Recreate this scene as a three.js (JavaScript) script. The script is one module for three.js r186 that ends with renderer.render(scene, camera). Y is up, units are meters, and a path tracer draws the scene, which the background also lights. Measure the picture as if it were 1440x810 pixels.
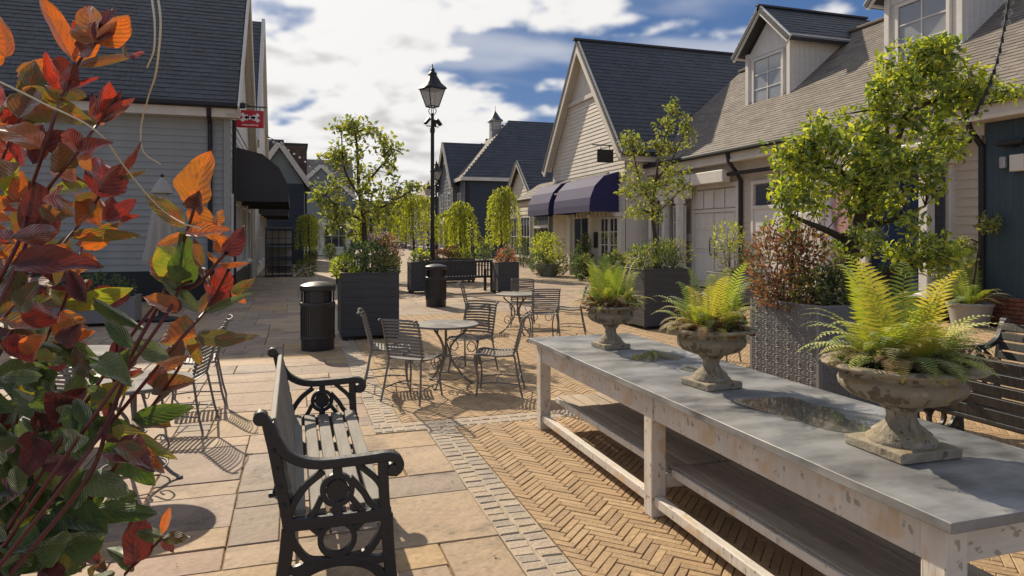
import * as THREE from 'three';
import { mergeGeometries } from 'three/addons/utils/BufferGeometryUtils.js';
import { RoundedBoxGeometry } from 'three/addons/geometries/RoundedBoxGeometry.js';

// ---------------------------------------------------------------- camera, sky, sun, exposure
const scene = new THREE.Scene();
const camera = new THREE.PerspectiveCamera(2 * Math.atan(405 / 960) * 180 / Math.PI, 16 / 9, 0.05, 600);
camera.position.set(0, 1.65, 0);
camera.rotation.y = -Math.atan(307 / 960);          // turned to the right of the street's direction (-z)
camera.setViewOffset(1440, 810, 0, 75, 1440, 810);  // level camera with a dropped lens: uprights stay upright
const renderer = new THREE.WebGLRenderer({ antialias: true });
renderer.toneMapping = THREE.LinearToneMapping;
renderer.toneMappingExposure = 1.2;
renderer.shadowMap.enabled = true;

const SUN = new THREE.Vector3(-0.35, 1, -1.36).normalize();
const sun = new THREE.DirectionalLight(new THREE.Color().setRGB(1, 0.865, 0.67), 5);
sun.target.position.set(3, 0, -14); sun.position.copy(SUN).multiplyScalar(80).add(sun.target.position);
sun.castShadow = true; sun.shadow.mapSize.set(4096, 4096); sun.shadow.radius = 1.2;
Object.assign(sun.shadow.camera, { left: -45, right: 45, top: 45, bottom: -45, near: 1, far: 220 });
scene.add(sun, sun.target);

// ---------------------------------------------------------------- random numbers and noise
function rngOf(seed) { let a = seed >>> 0; return () => { a = (a + 0x6D2B79F5) | 0; let t = Math.imul(a ^ (a >>> 15), 1 | a); t = (t + Math.imul(t ^ (t >>> 7), 61 | t)) ^ t; return ((t ^ (t >>> 14)) >>> 0) / 4294967296; }; }
const hash2 = (x, y, s) => { let h = Math.imul(x, 374761393) + Math.imul(y, 668265263) + Math.imul(s, 1442695041); h = Math.imul(h ^ (h >>> 13), 1274126177); return ((h ^ (h >>> 16)) >>> 0) / 4294967296; };
const mod = (a, n) => ((a % n) + n) % n, lerp = (a, b, t) => a + (b - a) * t, clamp = (v, a = 0, b = 1) => Math.min(b, Math.max(a, v));
const sstep = (a, b, v) => { const t = clamp((v - a) / (b - a)); return t * t * (3 - 2 * t); };
function vnoise(x, y, px, py, s) {
  const xi = Math.floor(x), yi = Math.floor(y), fx = x - xi, fy = y - yi, u = fx * fx * (3 - 2 * fx), v = fy * fy * (3 - 2 * fy);
  const x0 = mod(xi, px), x1 = mod(xi + 1, px), y0 = mod(yi, py), y1 = mod(yi + 1, py);
  return lerp(lerp(hash2(x0, y0, s), hash2(x1, y0, s), u), lerp(hash2(x0, y1, s), hash2(x1, y1, s), u), v);
}
function fbm(x, y, px, py, s, oct = 5) { let a = 0.5, t = 0, n = 0; for (let o = 0; o < oct; o++) { t += a * vnoise(x, y, px, py, s + o * 17); n += a; a *= 0.5; x *= 2; y *= 2; px *= 2; py *= 2; } return t / n; }
const toS = (c) => (c <= 0.0031308 ? c * 12.92 : 1.055 * Math.pow(c, 1 / 2.4) - 0.055);

// ---------------------------------------------------------------- sky: blue air with a bank of cloud towards the sun
(function makeSky() {
  const W = 2048, Hh = 1024, data = new Float32Array(W * Hh * 4);
  for (let j = 0; j < Hh; j++) for (let i = 0; i < W; i++) {
    const el = (j + 0.5) / Hh * Math.PI - Math.PI / 2, ph = ((i + 0.5) / W - 0.5) * 2 * Math.PI;   // row 0 is the nadir
    const ce = Math.cos(el), dx = ce * Math.cos(ph), dy = Math.sin(el), dz = ce * Math.sin(ph);
    const up = Math.max(0, dy), az = Math.atan2(dx, -dz) * 180 / Math.PI;
    // air
    const t = Math.pow(1 - up, 5.5);
    let r = lerp(0.045, 0.24, t), g = lerp(0.115, 0.36, t), b = lerp(0.285, 0.57, t);
    const mu = dx * SUN.x + dy * SUN.y + dz * SUN.z, glow = Math.pow(Math.max(0, mu), 14) * 0.4;
    r += glow; g += glow * 0.93; b += glow * 0.82;
    // clouds on a layer overhead
    const k = 1 / (up + 0.12), cx = dx * k + 40, cz = dz * k + 40;
    const wx = fbm(cx * 1.6, cz * 1.6, 4096, 4096, 91, 3) - 0.5, wz = fbm(cx * 0.9 + 31, cz * 0.9, 4096, 4096, 47, 3) - 0.5;
    const n = fbm(cx * 3.4 + wx * 0.8, cz * 3.4 + wz * 0.8, 4096, 4096, 5, 8);
    const big = fbm(cx * 0.3 + 7, cz * 0.3, 4096, 4096, 63, 3);
    const e = up * 57.3, side = sstep(24, 13, Math.abs(az + 10) - 4 + 14 * (big - 0.5) - 3 * sstep(14, 4, e));
    const cover = 0.56 - 0.27 * side - 0.13 * sstep(8.5, 4, e) - 0.06 * (big - 0.5);
    let d = sstep(cover - 0.06, cover + 0.10, n);
    const wisp = sstep(0.54, 0.84, fbm(cx * 1.1 + 3.3 + wx, cz * 2.1 + 9, 4096, 4096, 201, 5)) * 0.5;
    d = Math.max(d, wisp);
    const thick = sstep(cover + 0.05, cover + 0.30, n);
    const lit = 0.76 - 0.24 * thick * sstep(0.46, 0.66, fbm(cx * 4.5 + wx, cz * 4.5, 4096, 4096, 77, 6)) + 0.25 * glow;
    r = lerp(r, lit, d); g = lerp(g, lit * 0.985, d); b = lerp(b, lit * 0.965, d);
    if (dy < 0) { const f = sstep(0, -0.15, dy); r = lerp(r, 0.16, f); g = lerp(g, 0.14, f); b = lerp(b, 0.11, f); }
    data.set([r, g, b, 1], (j * W + i) * 4);
  }
  const t = new THREE.DataTexture(data, W, Hh, THREE.RGBAFormat, THREE.FloatType);
  t.mapping = THREE.EquirectangularReflectionMapping; t.magFilter = THREE.LinearFilter; t.minFilter = THREE.LinearFilter; t.colorSpace = THREE.LinearSRGBColorSpace; t.needsUpdate = true;
  scene.background = t; scene.environment = t;
})();

// ---------------------------------------------------------------- textures (metres per tile = m)
function tex(size, m, fn, colour = true) {
  const d = new Uint8Array(size * size * 4);
  for (let y = 0; y < size; y++) for (let x = 0; x < size; x++) {
    const v = fn(x / size, y / size), q = (y * size + x) * 4;
    if (typeof v === 'number') { const c = Math.round(255 * clamp(colour ? toS(v) : v)); d[q] = d[q + 1] = d[q + 2] = c; } else for (let k = 0; k < 3; k++) d[q + k] = Math.round(255 * clamp(toS(v[k])));
    d[q + 3] = 255;
  }
  const t = new THREE.DataTexture(d, size, size); t.wrapS = t.wrapT = THREE.RepeatWrapping; t.repeat.set(1 / m, 1 / m);
  t.magFilter = THREE.LinearFilter; t.minFilter = THREE.LinearMipmapLinearFilter; t.generateMipmaps = true; if (colour) t.colorSpace = THREE.SRGBColorSpace; t.needsUpdate = true; return t;
}
const N = (u, v, f, s, o = 4) => fbm(u * f, v * f, f, f, s, o), NA = (u, v, fu, fv, s, o = 4) => fbm(u * fu, v * fv, fu, fv, s, o);
const T = {
  stone: tex(512, 1.9, (u, v) => { const w = N(u, v, 3, 8) * 0.7, a = N(u + w, v, 4, 1, 5), g = N(u, v, 90, 3, 2), b = NA(u + 0.3 * w, v, 2, 11, 6, 4), st = sstep(0.60, 0.72, N(u, v, 7, 31, 5)); const k = 0.60 + 0.34 * a + 0.22 * (g - 0.5) + 0.20 * (b - 0.5) - 0.19 * st - 0.13 * sstep(0.72, 0.76, N(u, v, 34, 37, 2)); return [k, k * (0.97 + 0.05 * b), k * (0.93 + 0.12 * (a - 0.4))]; }),
  stoneB: tex(512, 1.9, (u, v) => { const w = N(u, v, 3, 8) * 0.7; return 0.45 * N(u + w, v, 6, 12, 5) + 0.35 * NA(u, v, 3, 14, 6, 4) + 0.2 * N(u, v, 60, 4, 3); }, false),
  clay: tex(256, 0.5, (u, v) => { const a = N(u, v, 8, 21, 4), g = N(u, v, 64, 22, 2); const k = 0.66 + 0.26 * a + 0.22 * (g - 0.5); return [k, k * 0.98, k * 0.95]; }),
  fineB: tex(256, 0.25, (u, v) => N(u, v, 16, 41, 4), false),
  mottle: tex(512, 2.3, (u, v) => { const a = N(u, v, 5, 51, 5), g = N(u, v, 80, 52, 2); const k = 0.66 + 0.24 * a + 0.10 * (g - 0.5); return [k, k, k]; }),
  wood: tex(512, 1.2, (u, v) => { const w = 0.05 * N(u, v, 4, 66), a = NA(u, v + w, 3, 60, 61, 3), b = NA(u, v, 5, 9, 62, 4), g = NA(u, v, 14, 160, 64, 2); const k = 0.46 + 0.30 * a + 0.26 * b + 0.18 * (g - 0.5); return [k, k * 0.97, k * 0.93]; }),
  woodB: tex(512, 1.2, (u, v) => 0.6 * NA(u, v + 0.05 * N(u, v, 4, 66), 3, 60, 61, 3) + 0.4 * NA(u, v, 14, 160, 64, 2), false),
  chip: tex(512, 1.1, (u, v) => { const a = N(u, v, 6, 71, 5), s = sstep(0.70, 0.74, NA(u, v, 26, 44, 72, 4)), r = sstep(0.60, 0.74, N(u, v, 9, 73, 4)), g = NA(u, v, 6, 70, 74, 3); const k = 0.68 + 0.20 * a + 0.12 * (g - 0.5); return [lerp(k, 0.26, s * 0.6) * (1 - 0.05 * r), lerp(k * 0.97, 0.20, s * 0.6) * (1 - 0.20 * r), lerp(k * 0.93, 0.15, s * 0.6) * (1 - 0.36 * r)]; }),
  zinc: tex(512, 1.7, (u, v) => { const a = N(u, v, 8, 81, 6), b = NA(u, v, 9, 26, 82, 5), g = N(u, v, 70, 83, 2), st = sstep(0.53, 0.62, N(u, v, 9, 84, 6)); const k = 0.64 + 1.1 * (a - 0.5) + 0.6 * (b - 0.5) + 0.08 * (g - 0.5) + 0.12 * st; return [k, k * (0.995 - 0.01 * st), k * (0.985 - 0.05 * st)]; }),
  zincR: tex(256, 1.7, (u, v) => 0.35 + 0.5 * N(u, v, 3, 81, 6), false),
  lichen: tex(512, 0.8, (u, v) => { const a = N(u, v, 5, 101, 5), p = sstep(0.60, 0.68, N(u, v, 13, 102, 5)), q = sstep(0.60, 0.70, N(u, v, 16, 103, 5)), y = sstep(0.64, 0.7, N(u, v, 9, 104, 5)); let c = [0.55 + 0.3 * a, 0.52 + 0.27 * a, 0.45 + 0.23 * a]; c = c.map((x, i) => lerp(x, [0.95, 0.93, 0.84][i], p * 0.7)); c = c.map((x, i) => lerp(x, [0.20, 0.19, 0.14][i], q * 0.75)); return c.map((x, i) => lerp(x, [0.62, 0.48, 0.16][i], y * 0.55)); }),
  lichenB: tex(256, 0.4, (u, v) => 0.7 * N(u, v, 9, 102, 5) + 0.3 * N(u, v, 40, 105, 2), false),
  paint: tex(512, 2.9, (u, v) => { const a = NA(u, v, 9, 3, 111, 5), b = NA(u, v, 4, 30, 112, 4), g = N(u, v, 50, 113, 2); const k = 0.70 + 0.16 * a + 0.10 * (b - 0.5) + 0.04 * (g - 0.5); return [k, k * 0.99, k * 0.975]; }),
  soil: tex(256, 0.6, (u, v) => { const k = 0.3 + 0.9 * N(u, v, 18, 121, 4); return [k, k * 0.9, k * 0.8]; }),
};
const lin = (r, g, b) => new THREE.Color().setRGB(r, g, b);
function mat(c, o = {}) { const { phys, ...rest } = o; const m = new (phys ? THREE.MeshPhysicalMaterial : THREE.MeshStandardMaterial)({ roughness: 0.8, metalness: 0, side: THREE.DoubleSide, ...rest }); m.color.copy(Array.isArray(c) ? lin(...c) : c); return m; }
const B = (t, s) => ({ bumpMap: t, bumpScale: s });
const rnd = rngOf(2024);
const tone = (c, f) => c.map((x) => x * f);
const M = {
  flags: [[0.37, 0.27, 0.185], [0.40, 0.295, 0.195], [0.33, 0.25, 0.185], [0.40, 0.285, 0.165], [0.31, 0.245, 0.19], [0.39, 0.27, 0.19], [0.43, 0.32, 0.205], [0.30, 0.225, 0.165], [0.43, 0.295, 0.145], [0.35, 0.27, 0.21]].map((c) => mat([c[0] * 1.10, c[1] * 1.065, c[2] * 1.12], { map: T.stone, ...B(T.stoneB, 0.016), roughness: 0.78 })),
  flagsFar: mat([0.40, 0.293, 0.202], { map: T.stone, ...B(T.stoneB, 0.006), roughness: 0.8, vertexColors: true }),
  clays: [[0.47, 0.32, 0.175], [0.50, 0.345, 0.19], [0.44, 0.30, 0.165], [0.48, 0.32, 0.18], [0.53, 0.375, 0.21], [0.41, 0.28, 0.165]].map((c) => mat(tone(c, 1.0), { map: T.clay, ...B(T.fineB, 0.003), roughness: 0.85 })),
  clayFar: mat([0.472, 0.324, 0.181], { map: T.clay, roughness: 0.85, vertexColors: true }),
  setts: [[0.46, 0.375, 0.285], [0.51, 0.41, 0.305], [0.42, 0.345, 0.27], [0.48, 0.385, 0.275], [0.385, 0.325, 0.26]].map((c) => mat(c, { map: T.clay, ...B(T.fineB, 0.004), roughness: 0.8 })),
  bed: mat([0.26, 0.19, 0.115], { map: T.soil, roughness: 1 }), mortar: mat([0.52, 0.43, 0.32], { map: T.clay, roughness: 1 }), beyond: mat([0.42, 0.34, 0.25], { map: T.mottle, roughness: 0.95 }),
  iron: mat([0.022, 0.022, 0.024], { roughness: 0.42, ...B(T.fineB, 0.0012) }), ironRough: mat([0.05, 0.048, 0.046], { roughness: 0.55, ...B(T.fineB, 0.0015), map: T.mottle }),
  binBlack: mat([0.018, 0.018, 0.019], { roughness: 0.36 }), black: mat([0.012, 0.012, 0.013], { roughness: 0.6 }), gutter: mat([0.014, 0.014, 0.016], { roughness: 0.65 }),
  chairMetal: mat([0.20, 0.185, 0.165], { roughness: 0.55, map: T.mottle, ...B(T.fineB, 0.001) }),
  slatWood: mat([0.25, 0.232, 0.205], { roughness: 0.75, map: T.wood, ...B(T.woodB, 0.002) }), slatDark: mat([0.045, 0.045, 0.046], { roughness: 0.5, map: T.wood, ...B(T.woodB, 0.002) }),
  zinc: mat([0.33, 0.333, 0.34], { roughness: 0.85, roughnessMap: T.zincR, map: T.zinc, metalness: 0.2, ...B(T.fineB, 0.0005) }), zincTable: mat([0.30, 0.285, 0.265], { roughness: 0.9, map: T.zinc }),
  whiteWood: mat([0.78, 0.735, 0.665], { roughness: 0.75, map: T.chip, ...B(T.woodB, 0.003) }), plank: [[0.58, 0.48, 0.38], [0.64, 0.54, 0.43], [0.52, 0.43, 0.34]].map((c) => mat(c, { roughness: 0.85, map: T.wood, ...B(T.woodB, 0.004) })),
  water: mat([0.58, 0.58, 0.53], { roughness: 0.03, phys: true, ior: 1.33, transmission: 0.85, thickness: 0 }), 
  urn: mat([0.38, 0.345, 0.29], { roughness: 0.92, map: T.lichen, ...B(T.lichenB, 0.006) }),
  soil: mat([0.055, 0.042, 0.03], { roughness: 1, map: T.soil, ...B(T.fineB, 0.02) }),
  planter: mat([0.062, 0.066, 0.072], { roughness: 0.55, map: T.wood, ...B(T.woodB, 0.0015) }), planterZinc: mat([0.25, 0.245, 0.24], { roughness: 0.6, map: T.mottle, metalness: 0.15 }), potGrey: mat([0.42, 0.40, 0.37], { roughness: 0.9, map: T.mottle, ...B(T.fineB, 0.003) }), potDark: mat([0.10, 0.10, 0.105], { roughness: 0.8, map: T.mottle }),
  sidingGrey: mat([0.365, 0.37, 0.355], { roughness: 0.6, map: T.paint }), sidingCream: mat([0.82, 0.755, 0.65], { roughness: 0.65, map: T.paint }), sidingBeige: mat([0.66, 0.59, 0.505], { roughness: 0.65, map: T.paint }), sidingWhite: mat([0.80, 0.76, 0.70], { roughness: 0.6, map: T.paint }),
  sidingNavy: mat([0.035, 0.052, 0.08], { roughness: 0.6, map: T.paint }), sidingSteel: mat([0.13, 0.145, 0.17], { roughness: 0.65, map: T.paint }), sidingBlue: mat([0.045, 0.08, 0.11], { roughness: 0.55, map: T.paint }), sidingSage: mat([0.24, 0.28, 0.29], { roughness: 0.65, map: T.paint }),
  trim: mat([0.80, 0.765, 0.70], { roughness: 0.5, map: T.paint }), trimCream: mat([0.78, 0.72, 0.62], { roughness: 0.55, map: T.paint }), white: mat([0.82, 0.80, 0.76], { roughness: 0.45, map: T.paint }),
  slate: mat([0.060, 0.064, 0.074], { roughness: 0.55, vertexColors: true, map: T.mottle }), shingle: mat([0.255, 0.22, 0.185], { roughness: 0.85, vertexColors: true, map: T.mottle }), deck: mat([0.05, 0.05, 0.055], { roughness: 0.8 }), deckTan: mat([0.17, 0.14, 0.12], { roughness: 0.9 }),
  glass: mat([0.02, 0.026, 0.034], { roughness: 0.04, phys: true, clearcoat: 1, clearcoatRoughness: 0.03 }), glassGrey: mat([0.30, 0.31, 0.31], { roughness: 0.12, phys: true, clearcoat: 1 }), glassLamp: mat([0.55, 0.54, 0.52], { roughness: 0.3, phys: true, transmission: 0.5, thickness: 0 }), glassBlue: mat([0.012, 0.02, 0.05], { roughness: 0.05, phys: true, clearcoat: 1 }),
  bulb: mat([0.95, 0.95, 0.95], { roughness: 0.03, phys: true, transmission: 1, thickness: 0, ior: 1.45 }), bulbWhite: mat([0.85, 0.83, 0.78], { roughness: 0.3 }),
  brick: [[0.26, 0.10, 0.065], [0.30, 0.125, 0.08], [0.22, 0.09, 0.065]].map((c) => mat(c, { roughness: 0.9, map: T.clay })), brickFar: mat([0.20, 0.12, 0.085], { roughness: 0.9, map: T.clay, vertexColors: true }),
  awnGrey: mat([0.055, 0.052, 0.052], { roughness: 0.8, map: T.mottle }), awnNavy: mat([0.028, 0.025, 0.11], { roughness: 0.8, map: T.mottle }), awnWhite: mat([0.75, 0.73, 0.70], { roughness: 0.8 }),
  red: mat([0.55, 0.018, 0.03], { roughness: 0.45 }), signWhite: mat([0.85, 0.85, 0.83], { roughness: 0.5 }), fabric: mat([0.46, 0.42, 0.37], { roughness: 0.95, map: T.mottle }),
  bark: mat([0.11, 0.085, 0.06], { roughness: 0.95, map: T.wood, ...B(T.woodB, 0.01) }), poster: mat([0.62, 0.55, 0.55], { roughness: 0.3 }),
};
const leafMat = (t = 0.4, r = 0.6) => mat([1, 1, 1], { phys: true, vertexColors: true, transmission: t, thickness: 0, roughness: r, clearcoat: 0.35, clearcoatRoughness: 0.4 });
M.leaf = leafMat(0.62, 0.97); M.leafDense = leafMat(0.25, 0.75);

// ---------------------------------------------------------------- object helpers
const used = new Map();
const numbered = (n) => { const k = used.get(n) || 0; used.set(n, k + 1); return k ? n + '_' + String(k).padStart(3, '0') : n; };
const shadow = (o) => { o.castShadow = o.receiveShadow = true; return o; };
function tag(o, label, category, group) { o.userData.label = label; o.userData.category = category; if (group) o.userData.group = group; return o; }
function thing(name, label, category, pos = [0, 0, 0], turn = 0, group) { const o = new THREE.Group(); o.name = numbered(name); scene.add(o); o.position.set(...pos); o.rotation.y = turn; return tag(o, label, category, group); }
function part(parent, name, geo, m, kind) { const o = shadow(new THREE.Mesh(geo, m)); o.name = name; parent.add(o); if (kind) o.userData.kind = kind; return o; }
function structure(name, geo, m) { const o = geo ? shadow(new THREE.Mesh(geo, m)) : new THREE.Group(); o.name = numbered(name); o.userData.kind = 'structure'; scene.add(o); return o; }
function dup(src, label, pos, turn, group) { const r = src.clone(); r.name = numbered(src.name.replace(/_\d{3}$/, '')); r.userData = { ...src.userData, label }; if (group) r.userData.group = group; r.position.set(...pos); r.rotation.y = turn; scene.add(r); return r; }

// ---------------------------------------------------------------- geometry helpers
const V = (x, y, z) => new THREE.Vector3(x, y, z);
function uvm(g, ou = 0, ov = 0, turn = false) {    // uv in metres from the dominant axis of each face
  const n = g.index ? g.toNonIndexed() : g, p = n.attributes.position, uv = new Float32Array(p.count * 2), a = V(), b = V(), c = V();
  for (let i = 0; i < p.count; i += 3) {
    a.fromBufferAttribute(p, i); b.fromBufferAttribute(p, i + 1); c.fromBufferAttribute(p, i + 2);
    const f = b.clone().sub(a).cross(c.clone().sub(a)), X = Math.abs(f.x), Y = Math.abs(f.y), Z = Math.abs(f.z);
    [a, b, c].forEach((q, k) => { let s, t; if (Y >= X && Y >= Z) { s = q.x; t = q.z; } else if (X >= Z) { s = q.z; t = q.y; } else { s = q.x; t = q.y; } if (turn) [s, t] = [t, s]; uv[(i + k) * 2] = s + ou; uv[(i + k) * 2 + 1] = t + ov; });
  }
  n.setAttribute('uv', new THREE.BufferAttribute(uv, 2)); return n;
}
function merge(list) {
  const gs = list.map((g) => { const n = g.index ? g.toNonIndexed() : g; for (const k of Object.keys(n.attributes)) if (!['position', 'normal', 'uv', 'color'].includes(k)) n.deleteAttribute(k); if (!n.attributes.uv) n.setAttribute('uv', new THREE.BufferAttribute(new Float32Array(n.attributes.position.count * 2), 2)); if (!n.attributes.normal) n.computeVertexNormals(); return n; });
  return mergeGeometries(gs, false);
}
const bx = (w, h, d, x = 0, y = 0, z = 0, ry = 0) => { const g = new THREE.BoxGeometry(w, h, d); if (ry) g.rotateY(ry); g.translate(x, y, z); return uvm(g); };
const rb = (w, h, d, x = 0, y = 0, z = 0, r = 0.006, turn = false) => { const g = new RoundedBoxGeometry(w, h, d, 1, Math.min(r, w / 2.1, h / 2.1, d / 2.1)); g.translate(x, y, z); return uvm(g, x * 3.7, z * 1.3, turn); };
const cyl = (r0, r1, h, x = 0, y = 0, z = 0, n = 20) => { const g = new THREE.CylinderGeometry(r0, r1, h, n); g.translate(x, y, z); return g.toNonIndexed(); };
const lathe = (pts, n = 36) => new THREE.LatheGeometry(pts.map((p) => new THREE.Vector2(...p)), n);
function tube(pts, r, seg = 24, rad = 7, r1 = r) {
  const c = new THREE.CatmullRomCurve3(pts.map((p) => (p.isVector3 ? p : V(...p)))); const g = new THREE.TubeGeometry(c, seg, r, rad, false);
  if (r1 !== r) { const p = g.attributes.position; for (let i = 0; i <= seg; i++) { const o = c.getPointAt(i / seg), k = lerp(1, r1 / r, i / seg); for (let j = 0; j <= rad; j++) { const q = i * (rad + 1) + j; p.setXYZ(q, o.x + (p.getX(q) - o.x) * k, o.y + (p.getY(q) - o.y) * k, o.z + (p.getZ(q) - o.z) * k); } } g.computeVertexNormals(); }
  return g;
}
function bar(a, b, w, h) { const A = V(...a), Bv = V(...b), d = Bv.clone().sub(A), L = d.length(), g = new THREE.BoxGeometry(w, h, L); g.lookAt(d); g.translate(...A.add(Bv).multiplyScalar(0.5).toArray()); return uvm(g); }
function prism(poly, depth, bevel = 0) { const s = new THREE.Shape(poly.map((p) => new THREE.Vector2(...p))); return new THREE.ExtrudeGeometry(s, { depth, bevelEnabled: bevel > 0, bevelSize: bevel, bevelThickness: bevel, bevelSegments: 1, steps: 1 }); }
function strip(pts, w, dz, n = 24, w1 = w) {     // a flat cast bar following a curve in the XY plane
  const c = new THREE.CatmullRomCurve3(pts.map((p) => V(p[0], p[1], 0))), L = [], R = [];
  for (let i = 0; i <= n; i++) { const t = i / n, p = c.getPointAt(t), d = c.getTangentAt(t), k = lerp(w, w1, t) / 2; L.push([p.x - d.y * k, p.y + d.x * k]); R.push([p.x + d.y * k, p.y - d.x * k]); }
  const g = prism([...L, ...R.reverse()], dz - 0.008, 0.004); g.translate(0, 0, -(dz - 0.008) / 2); return g;
}
function ring(x, y, ro, ri, dz) { const s = new THREE.Shape(); s.absarc(x, y, ro, 0, Math.PI * 2); if (ri) { const h = new THREE.Path(); h.absarc(x, y, ri, 0, Math.PI * 2, true); s.holes.push(h); } const g = new THREE.ExtrudeGeometry(s, { depth: dz - 0.006, bevelSize: 0.003, bevelThickness: 0.003, bevelSegments: 1, curveSegments: 20 }); g.translate(0, 0, -(dz - 0.006) / 2); return g; }
function block(w, h, d, c, jit = 0, r = rnd) {    // paving piece: top at y = 0, chamfered upper edges, no underside
  const j = () => (r() - 0.5) * jit, x = w / 2, z = d / 2, q = [[-x + j(), -z + j()], [x + j(), -z + j()], [x + j(), z + j()], [-x + j(), z + j()]];
  const in_ = q.map(([a, b]) => [a - Math.sign(a) * c, b - Math.sign(b) * c]), P = [];
  const f = (...v) => { P.push(...v[0], ...v[1], ...v[2], ...v[0], ...v[2], ...v[3]); };
  const top = in_.map(([a, b]) => [a, 0, b]), sh = q.map(([a, b]) => [a, -c * 0.8, b]), bo = q.map(([a, b]) => [a, -h, b]);
  f(top[3], top[2], top[1], top[0]);
  for (let i = 0; i < 4; i++) { const k = (i + 1) % 4; f(top[i], top[k], sh[k], sh[i]); f(sh[i], sh[k], bo[k], bo[i]); }
  const g = new THREE.BufferGeometry(); g.setAttribute('position', new THREE.BufferAttribute(new Float32Array(P), 3)); g.computeVertexNormals(); return uvm(g, r() * 7, r() * 7);
}
function tint(g, c) { const n = g.attributes.position.count, a = new Float32Array(n * 3); for (let i = 0; i < n; i++) a.set(c, i * 3); g.setAttribute('color', new THREE.BufferAttribute(a, 3)); return g; }
const place = (g, x, y, z, ry = 0) => { const h = g.clone(); if (ry) h.rotateY(ry); return h.translate(x, y, z); };

// ================================================================ GROUND
structure('ground', uvm(new THREE.PlaneGeometry(500, 500).rotateX(-Math.PI / 2).translate(0, -0.04, -60)), M.beyond);
const inView = (x, z) => { const th = Math.atan(307 / 960), d = x * Math.sin(th) - z * Math.cos(th), r = x * Math.cos(th) + z * Math.sin(th); return d > 2.8 && Math.abs(r / d) < 0.80; };
const rank = (list) => list.sort((a, b) => (inView(b.x, b.z) - inView(a.x, a.z)) || (a.x * a.x + a.z * a.z) / a.size - (b.x * b.x + b.z * b.z) / b.size);
{ // riven sandstone flags
  const r = rngOf(11), list = [], cell = 0.27, gap = 0.011;
  const add = (x0, x1, z0, z1) => list.push({ x: (x0 + x1) / 2, z: (z0 + z1) / 2, w: x1 - x0 - gap, d: z1 - z0 - gap, size: (x1 - x0) * (z1 - z0), y: (r() - 0.5) * 0.005, tilt: (r() - 0.5) * 0.006 });
  const fill = (x0, x1, z0, z1) => {
    const nx = Math.round((x1 - x0) / cell), nz = Math.round((z1 - z0) / cell), cx = (x1 - x0) / nx, cz = (z1 - z0) / nz, occ = new Uint8Array(nx * nz);
    const kinds = [[3, 2], [2, 2], [3, 2], [2, 3], [2, 1], [3, 1], [3, 1], [4, 2], [1, 2], [2, 2], [3, 3]];
    for (let j = 0; j < nz; j++) for (let i = 0; i < nx; i++) if (!occ[j * nx + i]) {
      let [w, h] = kinds[Math.floor(r() * kinds.length)];
      const free = (w, h) => { if (i + w > nx || j + h > nz) return false; for (let b = 0; b < h; b++) for (let a = 0; a < w; a++) if (occ[(j + b) * nx + i + a]) return false; return true; };
      while (!free(w, h)) { if (w > 1 && (w >= h || h === 1)) w--; else h--; }
      for (let b = 0; b < h; b++) for (let a = 0; a < w; a++) occ[(j + b) * nx + i + a] = 1;
      add(x0 + i * cx, x0 + (i + w) * cx, z0 + j * cz, z0 + (j + h) * cz);
    }
  };
  fill(-8.9, 0.46, -6.0, -1.0); fill(-8.94, 0.66, -45, -6.0); fill(0.9, 12.1, -46, -14);
  add(0.46, 0.66, -6.0, -5.7);
  for (let z = -5.7, k = 0; z < -1.2; k++) { const d = [0.42, 0.62, 0.36, 0.7, 0.5, 0.58][k % 6]; if (k % 3 === 1) { add(0.46, 0.74, z, z + d * 0.5); add(0.46, 0.74, z + d * 0.5, z + d); add(0.74, 1.08, z, z + d); } else add(0.46, 1.08, z, z + d); z += d; }
  rank(list);
  const s = structure('flagstone_pavement', merge([bx(10.06, 0.02, 44, -3.98, -0.022, -23), bx(11.2, 0.02, 32, 6.5, -0.0225, -30)]), M.bed), far = [];
  list.forEach((p, i) => {
    const g = block(p.w, 0.035, p.d, 0.005, 0.012, r);
    if (i < 300) { const yellow = p.x > 0.4 && p.z > -6; const o = part(s, 'paving_slab', g, M.flags[yellow && r() < 0.7 ? [8, 3, 6][Math.floor(r() * 3)] : Math.floor(r() * 8) + (r() < 0.15 ? 2 : 0)]); o.position.set(p.x, p.y, p.z); o.rotation.z = p.tilt; } else { const k = 0.82 + 0.32 * r(), h = 0.95 + 0.1 * r(); far.push(tint(g.translate(p.x, p.y, p.z), [k, k * h, k * h * h])); }
  });
  part(s, 'distant_paving_slabs', merge(far), M.flagsFar, 'stuff');
}
function cutBlock(poly, h, c) {                  // a paver cut to a line: any convex outline, top at y = 0
  const P = [], n = poly.length, cx = poly.reduce((a, p) => a + p[0], 0) / n, cz = poly.reduce((a, p) => a + p[1], 0) / n;
  const inn = poly.map(([x, z]) => { const dx = cx - x, dz = cz - z, L = Math.hypot(dx, dz) || 1; return [x + dx / L * Math.min(c * 1.3, L * 0.5), 0, z + dz / L * Math.min(c * 1.3, L * 0.5)]; }), sh = poly.map(([x, z]) => [x, -c, z]), bo = poly.map(([x, z]) => [x, -h, z]);
  for (let i = 1; i + 1 < n; i++) P.push(...inn[0], ...inn[i + 1], ...inn[i]);
  for (let i = 0; i < n; i++) { const k = (i + 1) % n; P.push(...inn[i], ...inn[k], ...sh[k], ...inn[i], ...sh[k], ...sh[i], ...sh[i], ...sh[k], ...bo[k], ...sh[i], ...bo[k], ...bo[i]); }
  const g = new THREE.BufferGeometry(); g.setAttribute('position', new THREE.Float32BufferAttribute(P, 3)); g.computeVertexNormals(); return uvm(g, cx * 3.1, cz * 2.7);
}
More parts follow.
